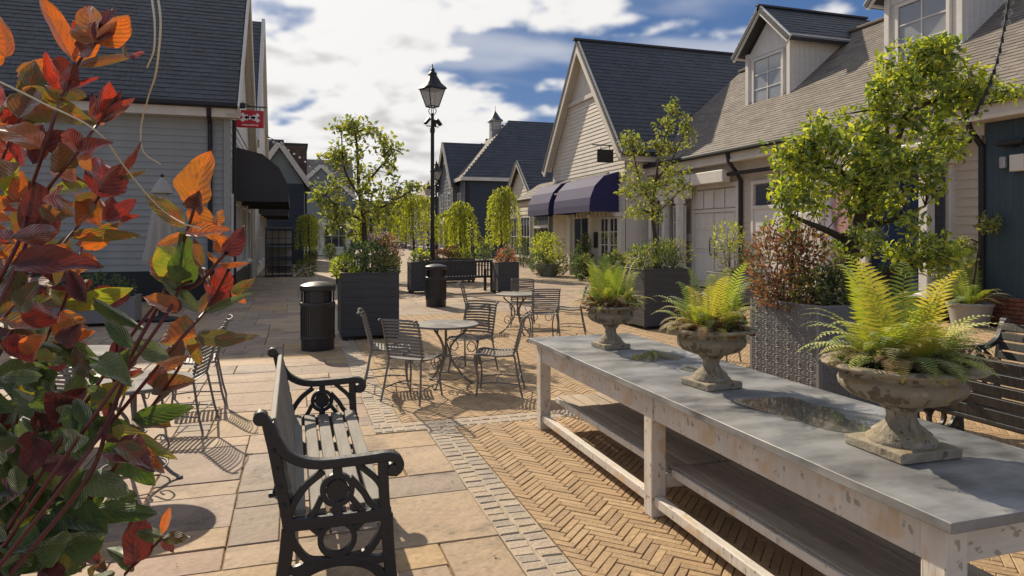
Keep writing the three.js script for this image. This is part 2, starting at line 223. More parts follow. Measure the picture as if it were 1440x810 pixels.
function clipRect(poly, x0, x1, z0, z1) { for (const [ax, s, lim] of [[0, 1, x0], [0, -1, -x1], [1, 1, z0], [1, -1, -z1]]) { const out = []; for (let i = 0; i < poly.length; i++) { const p = poly[i], q = poly[(i + 1) % poly.length], a = s * p[ax] - lim, b = s * q[ax] - lim; if (a >= 0) out.push(p); if ((a >= 0) !== (b >= 0)) { const t = a / (a - b); out.push([p[0] + (q[0] - p[0]) * t, p[1] + (q[1] - p[1]) * t]); } } poly = out; if (!poly.length) return poly; } return poly; }
const areaOf = (p) => Math.abs(p.reduce((a, q, i) => { const r = p[(i + 1) % p.length]; return a + q[0] * r[1] - r[0] * q[1]; }, 0) / 2);
{ // clay pavers in herringbone
  const r = rngOf(12), W = 0.0495, n = 4, list = [], rects = [[1.338, 12, -5.745, -1], [0.908, 12, -13.99, -6.008]];
  const s45 = Math.SQRT1_2;
  for (let i = -240; i < 340; i++) for (let j = -240; j < 340; j++) {
    const m = mod(i - j, 2 * n); let a, b, ang;
    if (m === 0) { a = (i + n / 2) * W; b = (j + 0.5) * W; ang = 0; } else if (m === 2 * n - 1) { a = (i + 0.5) * W; b = (j + n / 2) * W; ang = Math.PI / 2; } else continue;
    const x = 1.3 + (a - b) * s45, z = -7 + (a + b) * s45;
    if (!inView(x, z)) continue;
    for (const R of rects) {
      if (x < R[0] - 0.12 || x > R[1] + 0.12 || z < R[2] - 0.12 || z > R[3] + 0.12) continue;
      const inner = x > R[0] + 0.1 && x < R[1] - 0.1 && z > R[2] + 0.1 && z < R[3] - 0.1; if (inner) { list.push({ x, z, ry: -Math.PI / 4 - ang, size: 1 }); continue; }
      const al = -Math.PI / 4 - ang, c = Math.cos(al), sn = Math.sin(al), hl = W * n / 2 - 0.002, hw = W / 2 - 0.002, rect = [[-hl, -hw], [hl, -hw], [hl, hw], [-hl, hw]].map(([u, v]) => [x + u * c + v * sn, z - u * sn + v * c]), poly = clipRect(rect, ...R);
      if (poly.length > 2 && areaOf(poly) > 0.0004) list.push({ x, z, poly, size: 1 });
    }
  }
  rank(list);
  const st = structure('herringbone_paving', merge([bx(11.1, 0.02, 7.98, 6.455, -0.0165, -10), bx(10.66, 0.02, 4.74, 6.67, -0.0165, -3.375)]), M.bed);
  const G = [0, 1, 2, 3, 4].map(() => block(W * n - 0.004, 0.03, W - 0.004, 0.003, 0.005, r)), Gf = block(W * n - 0.004, 0.02, W - 0.004, 0.003, 0, r), far = [];
  list.forEach((p, i) => {
    const y = (r() - 0.5) * 0.004;
    if (i < 300) { const m = M.clays[Math.floor(r() * 6)]; if (p.poly) { part(st, 'paver', cutBlock(p.poly, 0.03, 0.003), m).position.y = y; return; } const o = part(st, 'paver', G[i % 5], m); o.position.set(p.x, y, p.z); o.rotation.y = p.ry + (r() - 0.5) * 0.025; o.rotation.x = (r() - 0.5) * 0.02; } else { const k = 0.84 + 0.3 * r(), h = 0.97 + 0.06 * r(); far.push(tint(p.poly ? cutBlock(p.poly, 0.03, 0.003).translate(0, y, 0) : place(i < 4000 ? G[i % 5] : Gf, p.x, y, p.z, p.ry + (r() - 0.5) * 0.025), [k, k * h, k * h * h])); }
  });
  part(st, 'further_pavers', merge(far), M.clayFar, 'stuff');
}
{ // double rows of small setts between the two pavings
  const r = rngOf(13), list = [];
  const run = (x0, x1, z0, z1, rows, alongX) => { const L = alongX ? x1 - x0 : z1 - z0, wid = (alongX ? z1 - z0 : x1 - x0) / rows; for (let k = 0; k < rows; k++) for (let t = r() * -0.05; t < L - 0.04;) { const l = 0.082 + 0.022 * r(), c = t + l / 2, cross = (alongX ? z0 : x0) + (k + 0.5) * wid; list.push(alongX ? { x: x0 + c, z: cross, w: l - 0.012, d: wid - 0.012, size: 1 } : { x: cross, z: z0 + c, w: wid - 0.013, d: l - 0.012, size: 1 }); t += l; } };
  run(1.08, 1.33, -5.74, -1.2, 2, false); run(0.66, 0.9, -44, -6.02, 2, false); run(0.66, 6.5, -6.0, -5.76, 2, true);
  rank(list);
  const st = structure('sett_band', merge([bx(0.25, 0.02, 4.6, 1.205, -0.0155, -3.44), bx(0.245, 0.02, 38, 0.78, -0.0155, -25), bx(5.9, 0.02, 0.25, 3.6, -0.0155, -5.88)]), M.mortar), far = [];
  list.forEach((p, i) => { const g = block(p.w, 0.03, p.d, 0.006, 0.012, r); const y = (r() - 0.5) * 0.005; if (i < 300) part(st, 'sett', g, M.setts[Math.floor(r() * 5)]).position.set(p.x, y, p.z); else far.push(g.translate(p.x, y, p.z)); });
  part(st, 'further_setts', merge(far), M.setts[0], 'stuff');
}

// ================================================================ BUILDING HELPERS (facades lie in local XY and face local +z)
function boards(parent, y0, y1, span, m, expo = 0.17, name = 'siding_board') {
  const n = Math.max(1, Math.round((y1 - y0) / expo)), e = (y1 - y0) / n, cache = new Map();
  for (let i = 0; i < n; i++) {
    const y = y0 + i * e; for (const [a, b] of span(y + e / 2)) {
      const L = b - a; if (L < 0.05) continue; const key = L.toFixed(3);
      if (!cache.has(key)) { const g = prism([[0, 0], [0.028, 0], [0.008, e * 1.04], [0, e * 1.04]], L); g.rotateY(-Math.PI / 2); g.translate(L / 2, 0, 0); cache.set(key, uvm(g, L, y)); }
      const o = part(parent, name, cache.get(key), m); o.position.set((a + b) / 2, y, 0.002);
    }
  }
}
function planks(parent, x0, x1, y0, y1f, m, w = 0.14, name = 'wall_plank', z = 0) {   // upright boards with open joints
  const n = Math.max(1, Math.round((x1 - x0) / w)), e = (x1 - x0) / n;
  for (let i = 0; i < n; i++) { const a = x0 + i * e, b = a + e, [l0, l1] = y1f(a), [r0, r1] = y1f(b); const g = prism([[a + 0.004, l0], [b - 0.004, r0], [b - 0.004, r1], [a + 0.004, l1]], 0.018, 0.003); part(parent, name, uvm(g, i * 0.7, 0), m).position.z = z + 0.003; }
}
function win(parent, x, y, w, h, cols, rows, m = M.white, gm = M.glass, z = 0.03, fr = 0.07) {   // x, y = lower left corner
  const f = part(parent, 'window', merge([rb(fr, h, 0.08, fr / 2, h / 2, 0), rb(fr, h, 0.08, w - fr / 2, h / 2, 0), rb(w - 2 * fr, fr, 0.078, w / 2, fr / 2, 0), rb(w - 2 * fr, fr, 0.078, w / 2, h - fr / 2, 0)]), m); f.position.set(x, y, z);
  const bar_ = 0.032, iw = w - 2 * fr, ih = h - 2 * fr, pw = iw / cols, ph = ih / rows, bars = [];
  for (let i = 1; i < cols; i++) bars.push(bx(bar_, ih, 0.05, fr + i * pw, h / 2, 0));
  for (let j = 1; j < rows; j++) bars.push(bx(iw, bar_, 0.046, w / 2, fr + j * ph, 0));
  if (bars.length) part(f, 'glazing_bars', merge(bars), m);
  const pg = bx(pw - (cols > 1 ? bar_ : 0), ph - (rows > 1 ? bar_ : 0), 0.008);
  for (let i = 0; i < cols; i++) for (let j = 0; j < rows; j++) part(f, 'pane', pg, gm).position.set(fr + (i + 0.5) * pw, fr + (j + 0.5) * ph, -0.004);
  part(f, 'sill', rb(w + 0.1, 0.05, 0.14, w / 2, -0.027, 0.02), m); return f;
}
function slope(parent, P0, U, Vv, poly, m, dm, sw = 0.27, ex = 0.2, seed = 1, name = 'roof_slates') {   // poly in (along eaves, up slope) metres
  const r = rngOf(seed * 97 + 5), Nn = U.clone().cross(Vv).normalize(); if (Nn.y < 0) Nn.negate();
  const xs = poly.map((p) => p[0]), ys = poly.map((p) => p[1]), x0 = Math.min(...xs), x1 = Math.max(...xs), y1 = Math.max(...ys), y0 = Math.min(...ys);
  const at = (s, t, n) => P0.clone().addScaledVector(U, s).addScaledVector(Vv, t).addScaledVector(Nn, n);
  const cut = (t) => { let a = 1e9, b = -1e9; for (let i = 0; i < poly.length; i++) { const p = poly[i], q = poly[(i + 1) % poly.length]; if ((p[1] <= t) !== (q[1] <= t)) { const s = p[0] + (q[0] - p[0]) * (t - p[1]) / (q[1] - p[1]); a = Math.min(a, s); b = Math.max(b, s); } } return [a, b]; };
  const pos = [], col = [], uv = [];
  const quad = (a, b, c, d, k) => { for (const q of [a, b, c, a, c, d]) { pos.push(q.x, q.y, q.z); col.push(...k); uv.push(q.x + q.z, q.y * 1.3); } };
  let row = 0;
  for (let t = y0; t < y1 - 0.02; t += ex, row++) {
    const [a, b] = cut(Math.min(t + ex * 0.5, y1 - 0.01)); if (b <= a) continue;
    for (let s = a - (row % 2 ? sw / 2 : 0) - r() * 0.02; s < b; s += sw) {
      const l = Math.max(s, a), e = Math.min(s + sw - 0.006, b); if (e - l < 0.02) continue; const k = 0.82 + 0.30 * r() - (r() < 0.03 ? 0.2 : 0), w = 0.97 + 0.06 * r(), c = [k * w, k, k / w], lift = 0.017 + 0.007 * r(), t1 = Math.min(t + ex * 1.12, y1), dt = (r() - 0.5) * 0.012;
      const A = at(l, t + dt, lift), Bq = at(e, t + dt, lift), C = at(e, t1, 0.008), D = at(l, t1, 0.008);
      quad(A, Bq, C, D, c); quad(at(l, t + dt, 0.004), at(e, t + dt, 0.004), Bq, A, c); quad(A, D, at(l, t1, 0), at(l, t, 0), c); quad(Bq, at(e, t, 0), at(e, t1, 0), C, c);
    }
  }
  const g = new THREE.BufferGeometry(); g.setAttribute('position', new THREE.Float32BufferAttribute(pos, 3)); g.setAttribute('color', new THREE.Float32BufferAttribute(col, 3)); g.setAttribute('uv', new THREE.Float32BufferAttribute(uv, 2)); g.computeVertexNormals();
  const d = new THREE.ExtrudeGeometry(new THREE.Shape(poly.map((p) => new THREE.Vector2(...p))), { depth: 0.1, bevelEnabled: false });
  const mtx = new THREE.Matrix4().makeBasis(U, Vv, U.clone().cross(Vv).normalize()); mtx.setPosition(P0.clone().addScaledVector(Nn, U.clone().cross(Vv).y < 0 ? -0.002 : -0.102)); d.applyMatrix4(mtx);
  const deck = part(parent, 'roof', d, dm); part(deck, name, g, m, 'stuff'); return deck;
}
function flatten(b) { b.updateMatrixWorld(true); for (const w of [...b.children]) if (w.isGroup) { for (const o of [...w.children]) b.attach(o); b.remove(w); } }
const rotV = (v, a) => v.clone().applyAxisAngle(V(0, 1, 0), a);
function gableBoard(parent, cx, yE, half, yA, z, m, w = 0.26, th = 0.06) {          // barge boards of a gable facing +z
  for (const s of [-1, 1]) part(parent, 'barge_board', bar([cx + s * half, yE - w * 0.3, z], [cx, yA - w * 0.3, z + (s > 0 ? 0.003 : 0)], th, w), m);
}
function box8(parent, name, x0, x1, y0, y1, z0, z1, m) { return part(parent, name, bx(x1 - x0, y1 - y0, z1 - z0, (x0 + x1) / 2, (y0 + y1) / 2, (z0 + z1) / 2), m); }
function bricks(parent, x0, x1, y0, y1, z, seed = 3) {       // courses of brick in the facade plane
  const r = rngOf(seed), L = 0.225, Hc = 0.075, gs = [0, 1].map(() => rb(L - 0.012, Hc - 0.012, 0.06, 0, 0, 0, 0.005)); let row = 0;
  for (let y = y0; y < y1 - 0.03; y += Hc, row++) for (let x = x0 + (row % 2 ? -L / 2 : 0); x < x1 - 0.03; x += L) { const a = Math.max(x, x0), b = Math.min(x + L, x1); if (b - a < 0.06) continue; const o = part(parent, 'brick', b - a > L - 0.01 ? gs[0] : rb(b - a - 0.012, Hc - 0.012, 0.06, 0, 0, 0, 0.005), M.brick[Math.floor(r() * 3)]); o.position.set((a + b) / 2, y + Hc / 2, z - 0.02 + r() * 0.004); }
}
function downpipe(parent, pts, r = 0.045) { const g = []; for (let i = 0; i + 1 < pts.length; i++) { const a = V(...pts[i]), b = V(...pts[i + 1]), d = b.clone().sub(a), c = new THREE.CylinderGeometry(r, r, d.length(), 12); c.rotateX(Math.PI / 2).lookAt(d).translate(...a.add(b).multiplyScalar(0.5).toArray()); g.push(c); if (i) g.push(new THREE.SphereGeometry(r * 1.08, 12, 8).translate(...pts[i])); } return part(parent, 'downpipe', merge(g), M.gutter); }
function awning(parent, name, x0, x1, yTop, yBot, out, m, val = 0.22) {   // dutch canopy: faceted quarter dome with closed ends, facing +z
  const prof = [[0, yTop]]; const A = [0.35, 0.62, 0.86, 1]; const Hh = yTop - yBot - val;
  for (const k of A) prof.push([out * Math.sin(k * Math.PI / 2) , yTop - Hh * (1 - Math.cos(k * Math.PI / 2))]);
  const o = part(parent, name, new THREE.BufferGeometry(), m), P = [];
  const q = (a, b, c, d) => P.push(...a, ...b, ...c, ...a, ...c, ...d);
  for (let i = 0; i < prof.length - 1; i++) { const [z0, y0] = prof[i], [z1, y1] = prof[i + 1]; q([x0, y0, z0], [x0, y1, z1], [x1, y1, z1], [x1, y0, z0]); }
  for (const x of [x0, x1]) for (let i = 0; i < prof.length - 1; i++) { const [z0, y0] = prof[i], [z1, y1] = prof[i + 1]; P.push(x, prof[prof.length - 1][1], 0, x, y1, z1, x, y0, z0); }
  const g = new THREE.BufferGeometry(); g.setAttribute('position', new THREE.Float32BufferAttribute(P, 3)); g.computeVertexNormals(); o.geometry = uvm(g);
  part(o, 'valance', merge([bx(x1 - x0, val, 0.012, (x0 + x1) / 2, yBot + val / 2, out - 0.004), bx(0.012, val, out, x0 + 0.006, yBot + val / 2, out / 2), bx(0.012, val, out, x1 - 0.006, yBot + val / 2, out / 2)]), m);
  part(o, 'rib', merge(prof.slice(1).map(([z, y]) => bar([x0 + 0.01, y - 0.012, z - 0.012], [x1 - 0.01, y - 0.012, z - 0.012], 0.02, 0.02))), M.gutter);
  return o;
}

// ================================================================ LEFT: grey clapboard shop with slate roof
{
  const b = thing('clapboard_shop', 'grey clapboard shop with steep slate roof and dark dome awnings', 'building', [0, 0, 0]);
  // local = world here; front wall faces +z at z = -18.7, street wall faces +x at x = -1.55
  box8(b, 'wall', -16, -1.58, 0, 4.75, -26.4, -18.73, M.sidingGrey);
  const fw = new THREE.Group(); fw.name = 'front_wall'; fw.position.set(0, 0, -18.72); b.add(fw);
  box8(fw, 'brick_base', -16, -1.56, 0, 0.75, 0, 0.05, M.black);
  boards(fw, 0.75, 4.62, () => [[-16, -1.7]], M.sidingGrey, 0.165);
  box8(fw, 'corner_board', -1.69, -1.53, 0.75, 4.62, 0, 0.06, M.sidingGrey);
  box8(fw, 'fascia', -16.2, -1.3, 4.58, 4.80, 0.02, 0.34, M.trimCream);
  part(fw, 'gutter', merge([rb(15.2, 0.13, 0.15, -8.75, 4.87, 0.43, 0.04)]), M.gutter);
  downpipe(fw, [[-2.0, 4.82, 0.40], [-2.0, 4.62, 0.34], [-2.0, 4.45, 0.12], [-2.0, 4.2, 0.09], [-2.0, 2, 0.09], [-2.0, 0.1, 0.09]], 0.055);
  const pit = Math.atan2(9.35 - 4.85, 22.55 - 18.4), L = Math.hypot(4.5, 4.15);
  slope(b, V(-16.3, 4.88, -18.34), V(1, 0, 0), V(0, Math.sin(pit), -Math.cos(pit)), [[0, 0], [14.95, 0], [14.95, L], [0, L]], M.slate, M.deck, 0.26, 0.185, 1);
  slope(b, V(-16.3, 4.88, -26.76), V(1, 0, 0), V(0, Math.sin(pit), Math.cos(pit)), [[0, 0], [14.95, 0], [14.95, L], [0, L]], M.slate, M.deck, 0.5, 0.3, 2);
  const sw = new THREE.Group(); sw.name = 'street_wall'; sw.position.set(-1.56, 0, -22.55); sw.rotation.y = Math.PI / 2; b.add(sw);
  part(sw, 'gable', prism([[-3.85, 4.7], [3.85, 4.7], [0, 9.1]], 0.04), M.trimCream).position.z = -0.03;
  gableBoard(sw, 0, 4.82, 4.28, 9.38, 0.26, M.trimCream, 0.36, 0.05);
  part(sw, 'soffit', merge([bar([-4.2, 4.62, 0.1], [0, 9.16, 0.1], 0.28, 0.03), bar([4.2, 4.62, 0.1], [0, 9.16, 0.1], 0.28, 0.03)]), M.trimCream);
  boards(sw, 0.6, 4.62, () => [[-3.8, 3.8]], M.sidingWhite, 0.2);
  box8(sw, 'plinth', -3.85, 3.85, 0, 0.6, 0, 0.06, M.black);
  for (const x of [-3.2, -0.5, 2.0]) { win(sw, x, 0.75, 1.9, 1.75, 3, 1, M.white, M.glass, 0.05); }
  for (const x of [-3.55, 1.6, 3.75]) box8(sw, 'pilaster', x - 0.1, x + 0.1, 0.6, 2.7, 0.03, 0.09, M.white);
  awning(sw, 'awning', 0.55, 3.35, 4.05, 2.56, 1.42, M.awnGrey, 0.26);
  awning(sw, 'awning', -2.55, 0.25, 4.05, 2.56, 1.42, M.awnGrey, 0.26);
  downpipe(sw, [[-3.6, 4.6, 0.1], [-3.6, 0.1, 0.1]], 0.05);
  flatten(b);
}
{ // hanging red shop sign with a white interlocked emblem
  const s = thing('hanging_sign', 'red hanging shop sign with a white interlocked emblem above the dark awning', 'sign', [-1.13, 4.80, -19.9]);
  const w = 0.70, h = 0.47;
  part(s, 'board', rb(w, h, 0.06, 0, 0, 0, 0.008), M.red);
  const arc = (pts) => strip(pts, 0.05, 0.014, 24, 0.085);
  const e = []; for (const sx of [-1, 1]) { e.push(arc([[sx * 0.02, 0.035], [sx * 0.11, 0.05], [sx * 0.17, 0.085], [sx * 0.215, 0.135]])); e.push(arc([[sx * 0.02, 0.035], [sx * 0.11, 0.02], [sx * 0.17, -0.015], [sx * 0.215, -0.065]])); e.push(strip([[sx * 0.085, 0.11], [sx * 0.095, 0.04], [sx * 0.085, -0.04]], 0.05, 0.014)); }
  e.push(strip([[-0.09, 0.035], [0, 0.05], [0.09, 0.035]], 0.045, 0.014)); e.push(strip([[-0.09, 0.02], [0, 0.005], [0.09, 0.02]], 0.03, 0.012));
  part(s, 'emblem', merge(e), M.signWhite).position.z = 0.034;
  const c = document.createElement('canvas'); c.width = 512; c.height = 64; const x = c.getContext('2d'); x.fillStyle = '#c0101c'; x.fillRect(0, 0, 512, 64); x.fillStyle = '#fff'; x.font = 'bold 46px sans-serif'; x.textAlign = 'center'; x.textBaseline = 'middle'; x.fillText('UNDER ARMOUR', 256, 34);
  const t = new THREE.CanvasTexture(c); t.colorSpace = THREE.SRGBColorSpace;
  const l = part(s, 'lettering', new THREE.PlaneGeometry(0.60, 0.075), mat([1, 1, 1], { map: t, roughness: 0.5 })); l.position.set(0, -0.165, 0.033);
  part(s, 'bracket', merge([bar([-0.45, 0.34, 0], [0.42, 0.34, 0], 0.03, 0.03), bar([-0.25, 0.34, 0], [-0.25, 0.23, 0], 0.015, 0.015), bar([0.25, 0.34, 0], [0.25, 0.23, 0], 0.015, 0.015), tube([[-0.44, 0.62, 0], [-0.2, 0.45, 0], [0.02, 0.34, 0]], 0.012, 12, 6), bx(0.02, 0.4, 0.1, -0.44, 0.45, 0)]), M.gutter);
}
{ // taller slate-roofed block behind it
  const b = thing('slate_roof_block', 'tall slate-roofed block with cream edge behind the grey clapboard shop', 'building', [0, 0, 0]);
  box8(b, 'wall', -12, -1.5, 0, 5.4, -39, -27.6, M.sidingGrey);
  const pit = Math.atan2(6.1, 5.4), L = Math.hypot(6.1, 5.4);
  slope(b, V(-12, 5.3, -27.9), V(1, 0, 0), V(0, Math.sin(pit), -Math.cos(pit)), [[0, 0], [10.6, 0], [10.6, L], [0, L]], M.slate, M.deck, 0.4, 0.28, 4);
  slope(b, V(-12, 5.3, -38.7), V(1, 0, 0), V(0, Math.sin(pit), Math.cos(pit)), [[0, 0], [10.6, 0], [10.6, L], [0, L]], M.slate, M.deck, 0.6, 0.4, 5);
  const sw = new THREE.Group(); sw.name = 'street_gable'; sw.position.set(-1.48, 0, -33.3); sw.rotation.y = Math.PI / 2; b.add(sw);
  part(sw, 'gable', prism([[-5.4, 0], [5.4, 0], [5.4, 5.2], [0, 11.2], [-5.4, 5.2]], 0.1), M.trimCream).position.z = -0.02;
  gableBoard(sw, 0, 5.25, 5.5, 11.5, 0.16, M.trimCream, 0.4, 0.14);
  boards(sw, 0.3, 3, () => [[-5.3, 5.3]], M.sidingWhite, 0.25);
  for (const x of [-4, -1, 2.2]) win(sw, x, 0.5, 1.8, 2, 3, 2, M.white, M.glass, 0.11);
  awning(sw, 'awning', 1.2, 4.6, 3.4, 2.45, 1.25, M.awnGrey, 0.2); awning(sw, 'awning', -2.8, 0.6, 3.4, 2.45, 1.25, M.awnGrey, 0.2);
  flatten(b);
}
{ // navy gabled shop at the bend of the street
  const b = thing('navy_gable_shop', 'dark navy boarded shop with white barge boards at the bend', 'building', [-0.75, 0, -40]);
  box8(b, 'wall', -1.35, 1.3, 0, 4.5, -9, -0.03, M.sidingNavy); part(b, 'gable', prism([[-1.35, 4.5], [1.3, 4.5], [0, 6.5]], 0.1), M.sidingSage).position.z = -0.11;
  boards(b, 0.2, 4.5, () => [[-1.35, 1.3]], M.sidingNavy, 0.24);
  boards(b, 4.5, 6.4, (y) => { const h = 1.3 * (6.5 - y) / 2; return [[-h, h]]; }, M.sidingSage, 0.26);
  gableBoard(b, 0, 4.45, 1.62, 6.8, 0.3, M.trim, 0.28, 0.08);
  const pit = Math.atan2(2.35, 1.62), L = Math.hypot(2.35, 1.62);
  for (const s of [-1, 1]) slope(b, V(s * 1.62, 4.45, -9), V(0, 0, 1), V(-s * Math.cos(pit), Math.sin(pit), 0), [[0, 0], [9.3, 0], [9.3, L], [0, L]], M.slate, M.deck, 0.5, 0.35, 6 + s);
  part(b, 'gutter', bx(0.12, 0.1, 9.3, 1.7, 4.42, -4.4), M.gutter); downpipe(b, [[1.7, 4.4, 0.2], [1.4, 4.1, 0.08], [1.4, 0.1, 0.08]], 0.06);
}
{
  const b = thing('sage_gable_shop', 'sage green gabled shop with white barge boards far up the street', 'building', [2.1, 0, -57]);
  box8(b, 'wall', -2.4, 2.4, 0, 4.9, -8, -0.03, M.sidingSage); part(b, 'gable', prism([[-2.4, 4.9], [2.4, 4.9], [0, 7.0]], 0.1), M.sidingSage).position.z = -0.11;
  boards(b, 2.9, 6.9, (y) => { const h = y < 4.9 ? 2.4 : 2.4 * (7 - y) / 2.1; return [[-h, h]]; }, M.sidingSage, 0.3);
  gableBoard(b, 0, 4.7, 2.75, 7.3, 0.2, M.trim, 0.3, 0.08);
  box8(b, 'shopfront', -2.3, 2.3, 0, 2.9, 0, 0.05, M.white); for (const x of [-2.0, 0.2]) win(b, x, 0.6, 1.8, 1.9, 3, 2, M.white, M.glass, 0.09);
  const pit = Math.atan2(2.6, 2.75), L = Math.hypot(2.6, 2.75);
  for (const s of [-1, 1]) slope(b, V(s * 2.75, 4.7, -8), V(0, 0, 1), V(-s * Math.cos(pit), Math.sin(pit), 0), [[0, 0], [8.2, 0], [8.2, L], [0, L]], M.slate, M.deck, 0.6, 0.4, 9 + s);
}
{ // brick and slate blocks rising behind the gables
  const b = thing('brick_block', 'tall brown brick block behind the small white-edged gables', 'building', [0.05, 0, -65]), r = rngOf(5);
  box8(b, 'wall', -0.85, 1.1, 0, 9.8, -5, 0, M.deckTan);
  const g = []; for (let y = 4; y < 9.7; y += 0.22) for (let x = -0.85; x < 1.05; x += 0.45) { const k = 0.7 + 0.6 * r(), w = Math.min(0.43, 1.08 - x); g.push(tint(bx(w, 0.2, 0.05, x + w / 2, y + 0.1, 0.02), [k, k, k])); }
  part(b, 'brickwork', merge(g), M.brickFar, 'stuff'); part(b, 'coping', bx(2.15, 0.15, 5.3, 0.12, 9.87, -2.5), M.deck);
  const c = thing('slate_clad_tower', 'square slate-clad tower beside the brown brick block', 'building', [-1.6, 0, -61]);
  box8(c, 'wall', -0.9, 0.8, 0, 9.7, -4, 0, M.deck); slope(c, V(-0.9, 5, 0.02), V(1, 0, 0), V(0, 0.9999, -0.01), [[0, 0], [1.7, 0], [1.7, 4.7], [0, 4.7]], M.slate, M.deck, 0.35, 0.25, 12);
}
{ // long halls closing the view
  const b = thing('far_slate_hall', 'long dark-roofed hall closing the far end of the street', 'building', [9, 0, -88]);
  box8(b, 'wall', -30, -2, 0, 6.2, -10, 0, M.sidingSteel); boards(b, 0.3, 6.1, () => [[-30, -2]], M.sidingSteel, 0.4);
  slope(b, V(-30.4, 6.1, 0.4), V(1, 0, 0), V(0, 0.68, -0.733), [[0, 0], [28.8, 0], [28.8, 8], [0, 8]], M.shingle, M.deckTan, 0.9, 0.5, 14);
  for (let i = 0; i < 5; i++) win(b, -28 + i * 5, 1, 2.4, 2, 3, 2, M.white);
  const c = thing('far_low_house', 'low grey house with dark roof far beyond the willows', 'building', [16, 0, -84]);
  box8(c, 'wall', -9, 9, 0, 3.6, -8, 0, M.sidingSteel); boards(c, 0.3, 3.5, () => [[-9, 9]], M.sidingSteel, 0.4); slope(c, V(-9.3, 3.5, 0.4), V(1, 0, 0), V(0, 0.6, -0.8), [[0, 0], [18.6, 0], [18.6, 4], [0, 4]], M.slate, M.deck, 0.9, 0.5, 15);
  for (let i = 0; i < 4; i++) win(c, -8 + i * 4.2, 0.8, 2, 1.9, 3, 2, M.white);
}

